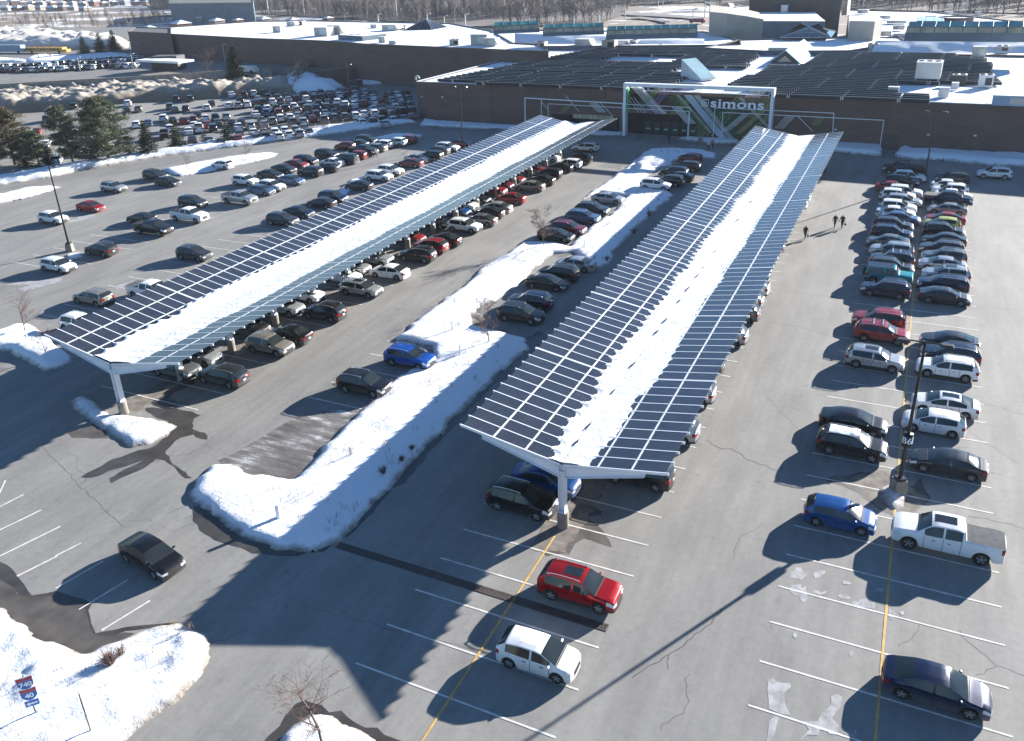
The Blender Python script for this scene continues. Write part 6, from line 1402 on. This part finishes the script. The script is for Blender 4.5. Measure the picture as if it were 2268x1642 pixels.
# ------------------------------------------------------------------ trees
M_BARK = mat('grey_bark', (.10, .08, .07), .95, var=.3, scale=4.); M_TWIG = mat('reddish_twig', (.13, .085, .07), .95, var=.3)
def leafmat(n, a, b_):
    m = bpy.data.materials.new(n); t, b = nodes(m); MATS[n] = m; c = ramp(t, wnoise(t, .9, detail=5, rough=.7), ((.3, a), (.7, b_))); t.links.new(c, b.inputs['Base Color']); setp(b, Roughness=.85); return m
M_SPR = leafmat('spruce_needles', (.022, .036, .026), (.075, .10, .06)); M_PIN = leafmat('pine_needles', (.055, .075, .045), (.19, .21, .12)); M_PIND = leafmat('dull_pine_needles', (.07, .065, .035), (.20, .165, .085))
def bare_tree(x, y, ty, label, seed, z0=.3, spread=.5, m=M_BARK, forks=3, r0=None, cat='tree', depth=4, h=None, grp=None):
    r = random.Random(seed); p = at(x, y, z0); h = h or hgt(x, y, ty, z0); g = empty('bare_tree', (p.x, p.y, z0-.2), label=label, cat=cat, group=grp); tr = MB(); cr = MB(); r0 = r0 or h*.016
    def grow(mb, a, d, l, rad, lev):
        n = 3 if lev < 2 else 2; q = a; dd = d
        for i in range(n):
            dd = (dd+Vector((r.uniform(-.13, .13), r.uniform(-.13, .13), r.uniform(-.02, .10)))).normalized(); e = q+dd*l/n; ra = rad*(1-.6*i/n); rb = rad*(1-.6*(i+1)/n); mb.tube(q, e, max(.006, ra), max(.005, rb), 5 if lev < 2 else 3, cap=False); q = e
            if lev < depth and (lev > 0 or i >= 0):
                for _ in range(forks if lev > 0 else 3):
                    an = r.uniform(0, 6.28); up = r.uniform(.35, 1.0)
                    nd = (Vector((math.cos(an)*spread*1.6, math.sin(an)*spread*1.6, 0))+dd*up).normalized(); grow(cr, q, nd, l*r.uniform(.42, .62)*(.9 if lev else .8), rb*.62, lev+1)
    grow(tr, Vector((0, 0, 0)), Vector((0, 0, 1)), h*.78, r0, 0)
    tr.build('trunk', m, g); cr.build('crown', M_TWIG if m is M_BARK else m, g); return g
bare_tree(714, 1650, 1484, 'bare young tree with a forked trunk at the bottom edge of the picture', 3, depth=3)
bare_tree(1084, 757, 680, 'slim bare tree with pale branches on the snow island below a parked black SUV', 4, spread=.35)
bare_tree(1203, 544, 470, 'rounded bare tree with dense reddish twigs in the middle of the snow island', 5, spread=.45)
bare_tree(55, 738, 655, 'bare sapling in the small snow island at the left edge, the rear one', 6, spread=.4, depth=3)
bare_tree(105, 787, 730, 'bare sapling in the small snow island at the left edge, the nearer one', 7, spread=.4, depth=3)
bare_tree(413, 373, 340, 'bare sapling on the snow strip above the two dark cars', 8, depth=3); bare_tree(546, 352, 306, 'bare sapling on the snow strip right of the small white hatchback', 9, depth=3)
bare_tree(720, 292, 268, 'low wide bare tree by the fence of the back lot', 10, spread=.7); bare_tree(643, 300, 274, 'bare tree on the road bank left of the wide one', 11, spread=.6); bare_tree(586, 309, 270, 'bare tree on the road bank right of the small spruces', 12, spread=.6)
bare_tree(658, 196, 147, 'bare tree beside the wooden stairs below the mall', 13, spread=.5); bare_tree(802, 174, 116, 'reddish bare tree against the mall wall', 14, spread=.5); bare_tree(465, 183, 142, 'bare tree left of the lone tall spruce', 15, spread=.7, h=9)
bare_tree(760, 150, 122, 'small orange-brown bare tree by the mall entrance tower', 16, z0=2., m=M_TWIG); bare_tree(703, 145, 116, 'small orange-brown bare tree left of the mall entrance tower', 17, z0=2., m=M_TWIG); bare_tree(636, 143, 112, 'small orange-brown bare tree beside the pale lamp', 18, z0=2., m=M_TWIG)
bare_tree(86, 131, 95, 'bare tree standing in the snow below the school bus', 19, z0=UPZ, spread=.7); bare_tree(113, 131, 96, 'second bare tree standing in the snow below the school bus', 20, z0=UPZ, spread=.7); bare_tree(100, 72, 42, 'round bare tree by the far road at left', 21, z0=UPZ, spread=.7)
def shrub(x, y, h, label, seed, z0=.4, n=70, m=M_TWIG, w_=.7):
    r = random.Random(seed); b = MB()
    for i in range(n):
        a = r.uniform(0, 6.28); t_ = r.uniform(.1, w_); l = h*r.uniform(.6, 1.1); e = Vector((math.cos(a)*t_*l, math.sin(a)*t_*l, l*(1-t_*.45))); s_ = Vector((math.cos(a)*.06, math.sin(a)*.06, -.1)); mid = s_.lerp(e, .5)+Vector((0, 0, .08)); b.tube(s_, mid, .014, .009, 3, cap=False); b.tube(mid, e, .009, .004, 3, cap=False)
        for _ in range(2): d = Vector((r.uniform(-1, 1), r.uniform(-1, 1), r.uniform(0, 1)))*h*.2; b.tube(mid, mid+d, .007, .004, 3, cap=False)
    o = b.build('bare_shrub', m); p = at(x, y, z0); o.location = p; tag(o, label, 'shrub')
shrub(*T(0, 3, 985, 960), 1.1, 'dense grey twiggy shrub in the bottom left snow island', 1, n=130); shrub(*T(0, 3, 1080, 880), .8, 'small reddish shrub beside the dense grey one in the bottom left snow', 2, n=60)
shrub(*T(1, 2, 1130, 900), .6, 'snow-laden reddish shrub on the right edge of the long snow island', 3, n=60, w_=1.1); shrub(*T(1, 2, 1290, 790), .45, 'small dark shrub just above the snow-laden one on the island edge', 4, n=50, w_=1.); shrub(*T(1, 2, 1380, 690), .4, 'dark low shrub on the island edge nearest the right canopy corner', 5, n=50, w_=1.)
shrub(*T(1, 2, 840, 740), .9, 'few stiff bare stalks in the near part of the snow island', 6, n=12, w_=.5); shrub(*T(2, 1, 1080, 425), 1.0, 'dark shrub on the island edge beside the right canopy', 7, n=60, w_=.9); shrub(*T(2, 1, 1215, 270), 1.0, 'brown shrub higher up the island edge beside the right canopy', 8, n=60, w_=.8)
shrub(*T(2, 1, 840, 660), .7, 'low shrub at the rounded corner of the snow island under the silver sedan', 9, n=40, w_=1.); shrub(705, 192, 4.2, 'tall dark columnar shrub on the snow slope below the mall', 10, n=160, w_=.28, m=M_BARK)
def spruce(x, y, ty, label, seed, z0=.2, wid=.30, m=M_SPR, name='spruce_tree', dens=1.):
    r = random.Random(seed); p = at(x, y, z0); h = hgt(x, y, ty, z0); g = empty(name, (p.x, p.y, z0-.1), label=label, cat='tree'); b = MB(); b.tube((0, 0, 0), (0, 0, h*.97), h*.022, .02, 7); b.build('trunk', M_BARK, g); c = MB()
    lev = int(h/.42); sz = .13+h*.010
    for i in range(lev):
        t_ = i/lev; z = h*(.07+.92*t_); R0 = h*wid*(1-t_)**.85*r.uniform(.8, 1.12)+.1; nb = max(6, int((11+R0*4)*dens))
        for k in range(nb):
            a = 6.28*k/nb+r.uniform(-.3, .3)+i; L = R0*r.uniform(.65, 1.1); dr = -.22-.18*(1-t_)
            n = max(3, int(L/.20))
            for q in range(n):
                f = (q+r.random())/n; x_, y_, z_ = math.cos(a)*L*f, math.sin(a)*L*f, z+dr*L*f+.14*L*f*f+r.uniform(-.08, .08)
                for _ in range(2):
                    a2 = a+r.uniform(-1.1, 1.1); s_ = sz*r.uniform(1.0, 2.0)*(1.25-.4*f); tx, ty_ = math.cos(a2)*s_, math.sin(a2)*s_; zz = r.uniform(-.5, .25)*s_; nx, ny = -math.sin(a2)*s_*.42, math.cos(a2)*s_*.42
                    vz = s_*r.uniform(.15, .5); c.add([(x_-nx, y_-ny, z_+vz*.6), (x_+nx, y_+ny, z_-vz), (x_+tx, y_+ty_, z_+zz)], [(0, 1, 2)])
    c.build('crown', m, g); return g
for i, (x, y, ty, wd_, lab) in enumerate(((290, 345, 296, .34, 'small dark spruce right of the big broad pine'), (331, 343, 262, .27, 'second spruce right of the big broad pine'), (396, 328, 262, .27, 'third spruce right of the big broad pine'), (455, 320, 288, .33, 'smaller spruce between two taller ones by the road bank'), (506, 315, 262, .27, 'spruce at the right end of the roadside group'), (209, 357, 318, .45, 'low dark spruce under the big broad pine'), (60, 366, 326, .5, 'low dark conifer at the left under the pines'), (112, 364, 320, .45, 'dark conifer between two pines at the left'))):
    spruce(x, y, ty, lab, 30+i, wid=wd_*1.5)
for i, (x, y, ty, lab) in enumerate(((189, 122, 77, 'left spruce of three beside the dark brick wing'), (225, 117, 70, 'middle narrow spruce of three beside the dark brick wing'), (255, 112, 64, 'right spruce of three beside the dark brick wing'))): spruce(x, y, ty, lab, 50+i, z0=UPZ, wid=.44)
spruce(526, 190, 100, 'lone tall dense spruce in front of the retaining wall', 60, z0=1., wid=.38, dens=1.6)
for i, (x, y, ty, lab) in enumerate(((107, 69, 49, 'small far spruce behind the brick houses'), (196, 27, 12, 'distant dark conifer above the snowy yard'), (322, 60, 40, 'far conifer behind the dark brick wing'), (490, 47, 33, 'far conifer among the snowy roofs'))): spruce(x, y, ty, lab, 70+i, z0=1., wid=.25, dens=.5)
def pine(x, y, ty, wpx, label, seed, m=M_PIN, lean=0., bare=.25, n=60):
    r = random.Random(seed); z0 = .2; p = at(x, y, z0); h = hgt(x, y, ty, z0); W = wpx*mpp(p)/2; g = empty('pine_tree', (p.x, p.y, 0), label=label, cat='tree'); tr = MB(); pts = [Vector((lean*h*t_*t_+.1*math.sin(5*t_), .1*math.cos(4*t_), h*t_*.95)) for t_ in np.linspace(0, 1, 9)]
    for a, b_, k in zip(pts, pts[1:], range(8)): tr.tube(a, b_, h*.025*(1-k/9), h*.025*(1-(k+1)/9), 8, cap=False)
    c = MB()
    for i in range(n):
        t_ = bare+(1-bare)*((i+.5)/n)**.9; z = h*t_; prof = math.sin(min(1, (1.06-t_)/(1.06-bare)*1.0)**.75*math.pi*.62); a = i*2.4+r.uniform(-.4, .4); L = W*max(.2, prof)*r.uniform(.6, 1.2); b0 = pts[min(8, int(t_*8))].lerp(pts[min(8, int(t_*8)+1)], t_*8 % 1) if t_ < .99 else pts[8]
        e = Vector((b0.x+math.cos(a)*L, b0.y+math.sin(a)*L, z+L*r.uniform(.0, .28))); tr.tube(b0, e, .07*(1-t_)+.03, .015, 4, cap=False)
        for q in range(int(6+L*3.2)):
            f = .35+.65*r.random(); cen = Vector(b0).lerp(e, f)+Vector((r.uniform(-1, 1), r.uniform(-1, 1), r.uniform(-.2, .4)))*L*.17; cr_ = r.uniform(.35, .75)
            for _ in range(30):
                d = Vector((r.gauss(0, 1), r.gauss(0, 1), r.gauss(.15, .6))).normalized(); o_ = cen+Vector((d.x*cr_*r.random()**.5, d.y*cr_*r.random()**.5, d.z*cr_*.45)); s_ = r.uniform(.14, .30); u = d.cross(Vector((r.uniform(-1, 1), r.uniform(-1, 1), 1))).normalized()*s_*.28
                c.add([o_-u, o_+u, o_+d*s_+Vector((0, 0, .06))], [(0, 1, 2)])
    tr.build('trunk', M_BARK, g); c.build('crown', m, g); return g
pine(240, 356, 214, 118, 'big broad grey-green pine with a forked crown at the left roadside', 80, bare=.10, n=96); pine(161, 359, 236, 80, 'tall sparse pine left of the big broad pine', 81, m=M_PIN, lean=-.12, bare=.08, n=64); pine(32, 363, 238, 100, 'large olive-brown pine at the left edge of the picture', 82, m=M_PIND, bare=.08, n=80); pine(85, 362, 288, 60, 'shorter pine between the left edge pine and the sparse one', 83, bare=.1, n=34); pine(-30, 368, 250, 90, 'pine cut by the left edge of the picture', 84, m=M_PIND, bare=.15, n=40)

# ------------------------------------------------------------------ background left: wall, banks, houses
def wallp(pts, zt_, zb, m, th, label, name='retaining_wall', cat='wall'):
    W = [at(x, y, zt_) for x, y in pts]; o0 = W[0]; g = empty(name, (o0.x, o0.y, 0), label=label, cat=cat); b = MB(); c = MB()
    for a, q in zip(W, W[1:]):
        d = q-a; an = math.atan2(d.y, d.x); mid = (a+q)/2-o0; b.box((mid.x, mid.y, (zt_+zb)/2), (d.length, th, zt_-zb), an); c.box((mid.x, mid.y, zt_+.06), (d.length+.1, th+.15, .12), an)
    b.build('wall', m, g); c.build('coping', M_CONC, g)
wallp([(-60, 193), (0, 187), (150, 178), (302, 170), (450, 160), (600, 149)], UPZ+.9, .2, mat('weathered_concrete', (.30, .27, .24), .95, var=.3, scale=.6), .5, 'long weathered concrete retaining wall below the upper lot')
up = [(-900, 196), (-60, 193), (0, 187), (150, 178), (302, 170), (450, 160), (600, 149), (700, 152), (760, 150), (850, 150), (850, 110), (560, 60), (280, 60), (-900, 80)]
upw = [tuple(at(x, y, UPZ)[:2]) for x, y in up]; b = MB(); b.prism(upw, -.4, UPZ, mt=0); tag(b.build('upper_lot', M_ROAD), kind='structure')
snow('snow_field', [(55, 131), (75, 123), (110, 121), (160, 125), (250, 117), (290, 121), (290, 130), (160, 137), (60, 138)], h=.7, slope=3., step=1., z0=UPZ, dirt0=.2)
snow('snow_field', [(-60, 140), (0, 137), (60, 138), (60, 133), (0, 128), (-60, 131)], h=.6, slope=2., step=1., z0=UPZ, dirt0=.2)
snow('snow_bank', [(-80, 228), (0, 215), (60, 212), (150, 206), (240, 200), (330, 196), (430, 194), (520, 196), (600, 192), (660, 192), (656, 208), (560, 208), (480, 216), (330, 222), (250, 232), (150, 240), (60, 245), (-80, 258)], h=2.6, slope=4., step=.5, m=M_DIRTY, rough=1.0, dirtw=3., rug=.55)
snow('snow_bank', [(-80, 206), (0, 203), (150, 197), (300, 187), (450, 178), (600, 167), (620, 178), (520, 196), (330, 196), (150, 206), (0, 216), (-80, 222)], h=1.0, slope=2.5, step=.6, m=M_DIRTY, rough=.6, dirtw=2., rug=.35)
snow('snow_slope', [(600, 200), (625, 182), (645, 158), (670, 148), (710, 145), (800, 148), (850, 150), (850, 156), (715, 164), (712, 178), (760, 191), (745, 202), (700, 205), (640, 207)], h=3.0, slope=8., step=.7, dirt0=.3, rough=.5)
snow('snow_bank', [(755, 186), (800, 178), (860, 178), (935, 186), (915, 190), (860, 186), (800, 190)], h=.9, slope=2., step=.6)
# terrace wall and stairs
wallp([(708, 158), (845, 140)], 4.2, .2, M_BRICK, .6, 'dark brick terrace wall below the mall entrance tower', 'terrace_wall')
A, B = at(640, 203, .2), at(683, 146, 3.2); g = empty('wooden_stairs', A, label='long weathered wooden stairs climbing the snowy slope to the mall', cat='stairs'); d = B-A; an = math.atan2(d.y, d.x); L = math.hypot(d.x, d.y); n = 26; b = MB()
for i in range(n): t_ = (i+.5)/n; b.box((d.x*t_, d.y*t_, d.z*t_+1.3), (L/n*.95, 2.6, .12), an)
b.build('tread', mat('weathered_wood', (.20, .15, .11), .9, var=.3), g); b = MB(); nn = Vector((-d.y, d.x, 0)).normalized()*1.3
for s_ in (-1, 1):
    b.tube(nn*s_+Vector((0, 0, 2.2)), nn*s_+d+Vector((0, 0, 2.2)), .09, n=5)
    for i in range(9): q = nn*s_+d*(i/8); b.tube(q, q+Vector((0, 0, 2.2)), .07, n=4)
b.build('handrail', MATS['weathered_wood'], g)
# chain-link fence along the road
F0 = [at(x, y, 0) for x, y in ((330, 340), (455, 318), (586, 305), (700, 290), (790, 275))]; g = empty('chain_link_fence', F0[0], label='low chain-link fence along the road bank of the back lot', cat='fence'); b = MB(); rl = MB()
for a, q in zip(F0, F0[1:]):
    d = q-a; n = max(1, int(d.length/3)); a0 = a-F0[0]
    for i in range(n): e = a0+d*i/n; b.tube(e, e+Vector((0, 0, 1.5)), .04, n=4)
    for zz in (1.5, .8): rl.tube(a0+Vector((0, 0, zz)), a0+d+Vector((0, 0, zz)), .025, n=4)
    for i in range(int(d.length/.25)): e = a0+d*i/int(d.length/.25); rl.tube(e+Vector((0, 0, .1)), e+d.normalized()*.25+Vector((0, 0, 1.5)), .008, n=3, cap=False)
b.build('post', M_GALV, g); rl.build('mesh_panel', M_POST, g)
# school bus and lorry
def vehicle(x0, x1, y, hpx, z0, label, m, name, cat, win=True, cab=True):
    A, B = at(x0, y, z0), at(x1, y, z0); d = B-A; L = d.length; an = math.atan2(d.y, d.x); h = hpx*mpp(A); g = empty(name, A, an, label=label, cat=cat); b = MB(); b.box((L*.46, 1.25, .55+(h-.55)/2), (L*.90, 2.5, h-.55))
    if cab: b.box((L*.955, 1.25, .5+h*.22), (L*.09, 2.3, h*.45))
    b.build('body', m, g)
    if win:
        w_ = MB()
        for i in range(10): w_.box((L*(.06+.083*i), -.02, h*.68), (L*.062, .05, h*.24))
        w_.build('window', M_CGLASS, g)
    for xx in (.15, .82):
        q = MB(); q.lathe([(0, -.15), (.5, -.15), (.5, .15), (0, .15)], 12, (L*xx, 0, .5), axis='y'); q.build('wheel', M_TYRE, g)
vehicle(57, 148, 118, 12, UPZ, 'long yellow-orange school bus parked on the upper road', mat('school_bus_yellow', (.50, .27, .03), .5, var=.1), 'school_bus', 'bus'); vehicle(-20, 55, 118, 17, UPZ, 'long blue-grey box lorry in front of the school bus', mat('blue_grey_box', (.22, .30, .38), .5, var=.1), 'lorry', 'lorry', False)
vehicle(2010-484, 2010-448, 52, 10, 0, 'dark red lorry on the highway near the green sign', mat('lorry_red', (.20, .02, .05), .5), 'lorry', 'lorry', False); vehicle(522, 565, 163, 15, UPZ, 'white van with open side door parked by the brick wing', M_UNITW, 'delivery_van', 'van', False)
def house(x, y, wpx, hpx, label, m, z0=0., ang=0., rpx=None, grp=None, rt=M_SNOW_ROOF):
    p = at(x, y, z0); k = mpp(p); w_, h = wpx*k, hpx*k; dp = w_*.9; g = empty('house', p, ang, label=label, cat='house', group=grp); b = MB(); b.box((0, dp/2, h/2), (w_, dp, h)); b.build('wall', m, g); r = MB(); e = .5; rh = w_*.2; V = [(-w_/2-e, -e, h), (w_/2+e, -e, h), (w_/2+e, dp+e, h), (-w_/2-e, dp+e, h), (-w_*.12, dp/2, h+rh), (w_*.12, dp/2, h+rh)]
    r.add(V, [(0, 1, 5, 4), (1, 2, 5), (2, 3, 4, 5), (3, 0, 4), (3, 2, 1, 0)]); r.build('roof', rt, g); q = MB()
    for i in range(3): q.box((w_*(-.3+.3*i), -.03, h*.6), (w_*.11, .08, h*.28))
    q.build('window', M_GLASSD, g); return g
HM = [mat('house_beige', (.30, .26, .22), .9), mat('house_grey', (.24, .24, .25), .9), M_BRICK2, mat('house_tan', (.34, .27, .20), .9)]
rh = random.Random(9); hi = 0
for row, (y, x0, x1, st, wp) in enumerate(((24, 10, 205, 25, 18), (13, 0, 330, 23, 16), (3, 8, 350, 22, 15))):
    x = x0
    while x < x1:
        hi += 1; side = ('nearest', 'middle', 'farthest')[row]; n_ = int((x-x0)/st)+1
        house(x, y+rh.uniform(-1.5, 1.5), wp*rh.uniform(.9, 1.2), 8*rh.uniform(.8, 1.1), f'snow-roofed house, number {n_} from the left in the {side} row of the top left estate', HM[hi % 4], 0, rh.uniform(-.5, .5), grp=f'{side} row of houses in the top left estate'); x += st*rh.uniform(.9, 1.1)
house(314, 88, 46, 20, 'two-storey red brick house with snowy hipped roof left of the mall wing', M_BRICK2, UPZ, -.4)
for i, (x, y, wp, hp) in enumerate(((385, 62, 60, 12), (470, 55, 44, 12), (520, 52, 30, 10), (575, 50, 40, 10), (640, 52, 36, 11), (440, 46, 34, 9), (720, 47, 30, 9))): house(x, y, wp*.62, hp*.7, f'{ORD[i]} snow-roofed low red brick house behind the left mall wing', HM[(i*2+2) % 4], 2., -.3, grp='houses behind the left mall wing')
block('blue grey apartment blocks among the trees at the top left', [(375, 8), (560, 6), (560, -8), (375, -6)], 12., mw=M_BLUEGREY, mr=M_GREYROOF)
block('pale low industrial building with snowy roof behind the mall', [(690, 60), (760, 61), (755, 55), (690, 55)], 8., mw=M_UNITW)
# roads and snow flats in the distance
patch('far_road', [(-60, 88), (180, 88), (280, 82), (280, 74), (180, 76), (-60, 74)], M_ROAD, .05, wob=.3, sub=4, z0=UPZ); patch('far_road', [(-60, 126), (60, 124), (160, 122), (280, 112), (280, 106), (160, 113), (60, 116), (-60, 116)], M_ROAD, .08, wob=.2, sub=3, z0=UPZ)
snow('snow_bank', [(-60, 112), (60, 112), (160, 110), (280, 108), (284, 92), (200, 90), (120, 78), (0, 78), (-60, 80)], h=4.2, slope=12., step=1.8, z0=UPZ, m=snow_mat('greyish_snow', tint=(.62, .58, .53), dirtcol=(.30, .27, .22), base_dirt=.1, grain=1.), rough=1.6, dirtw=4, rug=.8)
patch('highway', [(1380, 34), (1420, 36), (1500, 40), (1560, 46), (1560, 38), (1500, 34), (1430, 30), (1385, 30)], M_ROAD, .3, wob=.3, sub=5); patch('highway_ramp', [(1385, 40), (1440, 44), (1475, 52), (1470, 58), (1490, 52), (1470, 44), (1420, 38)], M_ROAD, .32, wob=.3, sub=4)
patch('highway', [(640, 54), (900, 58), (1100, 60), (1100, 57), (900, 54), (640, 50)], M_ROAD, .3, wob=.3, sub=5)
for (x, y, w_, h_, lab) in ((1565, 34, 20, 11, 'green highway sign board left of the cinema'), (2130, 36, 16, 12, 'dark green highway sign board at top right'), (1462, -2+14, 20, 6, 'small green highway sign far away above the woods')):
    p = at(x, y+6, 0); k = mpp(p); g = empty('highway_sign', p, -.3, label=lab, cat='highway sign'); b = MB(); b.box((0, 0, 9), (w_*k, .3, h_*k*.8)); b.build('board', mat('highway_green', (.01, .22, .15), .5, var=.05), g); b = MB(); b.tube((-w_*k*.3, .3, 0), (-w_*k*.3, .3, 10), .25, n=5); b.tube((w_*k*.3, .3, 0), (w_*k*.3, .3, 10), .25, n=5); b.build('post', M_GALV, g)
# ------------------------------------------------------------------ woods (one mass nobody could count)
rs = np.random.RandomState(5)
def wood(name, label, regions, dens, hr=(7, 13), cols=None, seed=0):
    VV, FF, MI = [], [], []; off = 0
    tm = []                                           # three tree templates
    for k in range(4):
        r = random.Random(90+k); V, F = [], []
        def stick(a, b_, w_):
            d = Vector(b_)-Vector(a); u = d.orthogonal().normalized()*w_; v = d.cross(u).normalized()*w_; o_ = len(V)
            V.extend([tuple(Vector(a)+u), tuple(Vector(a)-u*.5+v*.87), tuple(Vector(a)-u*.5-v*.87), tuple(b_)]); F.extend([(o_, o_+1, o_+3), (o_+1, o_+2, o_+3), (o_+2, o_, o_+3)])
        stick((0, 0, 0), (r.uniform(-.05, .05), r.uniform(-.05, .05), 1.), .018)
        for i in range(26):
            z = .22+.72*r.random(); a = r.uniform(0, 6.28); l = (.34*(1.05-z)+.10)*r.uniform(.6, 1.2); e = (math.cos(a)*l*.8, math.sin(a)*l*.8, z+l*.9); stick((0, 0, z), e, .012)
            for _ in range(2): f = r.uniform(.4, .9); m_ = (e[0]*f, e[1]*f, z+(e[2]-z)*f); stick(m_, (m_[0]+r.uniform(-.12, .12), m_[1]+r.uniform(-.12, .12), m_[2]+r.uniform(.02, .16)), .010)
        tm.append((np.array(V), np.array(F)))
    for px in regions:
        P = [at(x, y)[:2] for x, y in px]; A = abs(sum(P[i][0]*P[(i+1) % len(P)][1]-P[(i+1) % len(P)][0]*P[i][1] for i in range(len(P))))/2; xs = [p[0] for p in P]; ys = [p[1] for p in P]; want = int(A*dens); k = 0; X_ = rs.uniform(min(xs), max(xs), want*8); Y_ = rs.uniform(min(ys), max(ys), want*8); ok = np_sd(X_, Y_, P) > 0; ok &= (fbm(X_, Y_, .02, 3) > -.30)
        for x, y in list(zip(X_[ok], Y_[ok]))[:want]:
            V, F = tm[rs.randint(4)]; h = rs.uniform(*hr); a = rs.uniform(0, 6.28); c_, s_ = math.cos(a), math.sin(a); w_ = h*rs.uniform(.8, 1.25); Q = np.stack([x+(V[:, 0]*c_-V[:, 1]*s_)*w_, y+(V[:, 0]*s_+V[:, 1]*c_)*w_, V[:, 2]*h-.3], 1); VV.append(Q); FF.append(F+off); MI.append(np.full(len(F), rs.randint(3))); off += len(V)
    VV = np.concatenate(VV); FF = np.concatenate(FF); MI = np.concatenate(MI)
    me = bpy.data.meshes.new(name); me.vertices.add(len(VV)); me.vertices.foreach_set('co', VV.astype(np.float32).ravel()); me.loops.add(len(FF)*3); me.loops.foreach_set('vertex_index', FF.astype(np.int32).ravel()); me.polygons.add(len(FF)); me.polygons.foreach_set('loop_start', np.arange(0, len(FF)*3, 3, dtype=np.int32)); me.polygons.foreach_set('loop_total', np.full(len(FF), 3, np.int32))
    for m_ in cols: me.materials.append(m_)
    me.polygons.foreach_set('material_index', MI.astype(np.int32)); me.update(calc_edges=True); me.validate(); o = bpy.data.objects.new(name, me); COL.objects.link(o); tag(o, label, 'woods', kind='stuff')
WC = [mat('wood_grey', (.15, .14, .145), .95, var=.15, scale=.05), mat('wood_brown', (.145, .115, .10), .95, var=.15, scale=.05), mat('wood_dark', (.10, .09, .09), .95, var=.15, scale=.05)]
wood('bare_woods', 'bare grey-brown winter woods filling the top of the picture behind the mall', [[(330, 18), (620, 34), (900, 50), (1080, 60), (1320, 56), (1380, 34), (1400, 12), (1560, 6), (1600, 20), (1600, -14), (330, -14)], [(1600, 0), (1860, 12), (1900, 22), (2060, 26), (2180, 30), (2400, 34), (2400, -14), (1600, -14)]], .034, cols=WC)
wood('bare_woods', 'scattered bare trees on the far left snowfields', [[(-40, 60), (200, 72), (280, 70), (380, 60), (380, 36), (200, 40), (-40, 44)], [(-60, -8), (400, -8), (400, -22), (-60, -22)], [(2120, 46), (2400, 52), (2400, 36), (2150, 34)]], .0065, (4, 8), cols=WC)
patch('woods_floor', [(330, 16), (620, 33), (900, 49), (1080, 59), (1320, 55), (1378, 33), (1400, 11), (1560, 5), (1600, 20), (1640, 8), (1900, 20), (2180, 28), (2400, 32), (2400, -60), (330, -60)], mat('leaf_litter', (.085, .07, .062), .95, var=.4, scale=.04), .1, wob=2., sub=12)

hz = bpy.data.materials.new('haze_air'); hz.use_nodes = True; t = hz.node_tree; t.nodes.remove(t.nodes['Principled BSDF'])
v = t.nodes.new('ShaderNodeVolumePrincipled'); v.inputs['Color'].default_value = (.80, .88, 1., 1); v.inputs['Density'].default_value = .00008; v.inputs['Anisotropy'].default_value = .2
t.links.new(v.outputs[0], t.nodes['Material Output'].inputs['Volume'])
b = MB(); b.box((-80, 380, 19.), (2300, 1500, 42.)); o = b.build('haze', hz); tag(o, 'thin pale winter haze over the far roofs and woods', 'haze', kind='stuff')
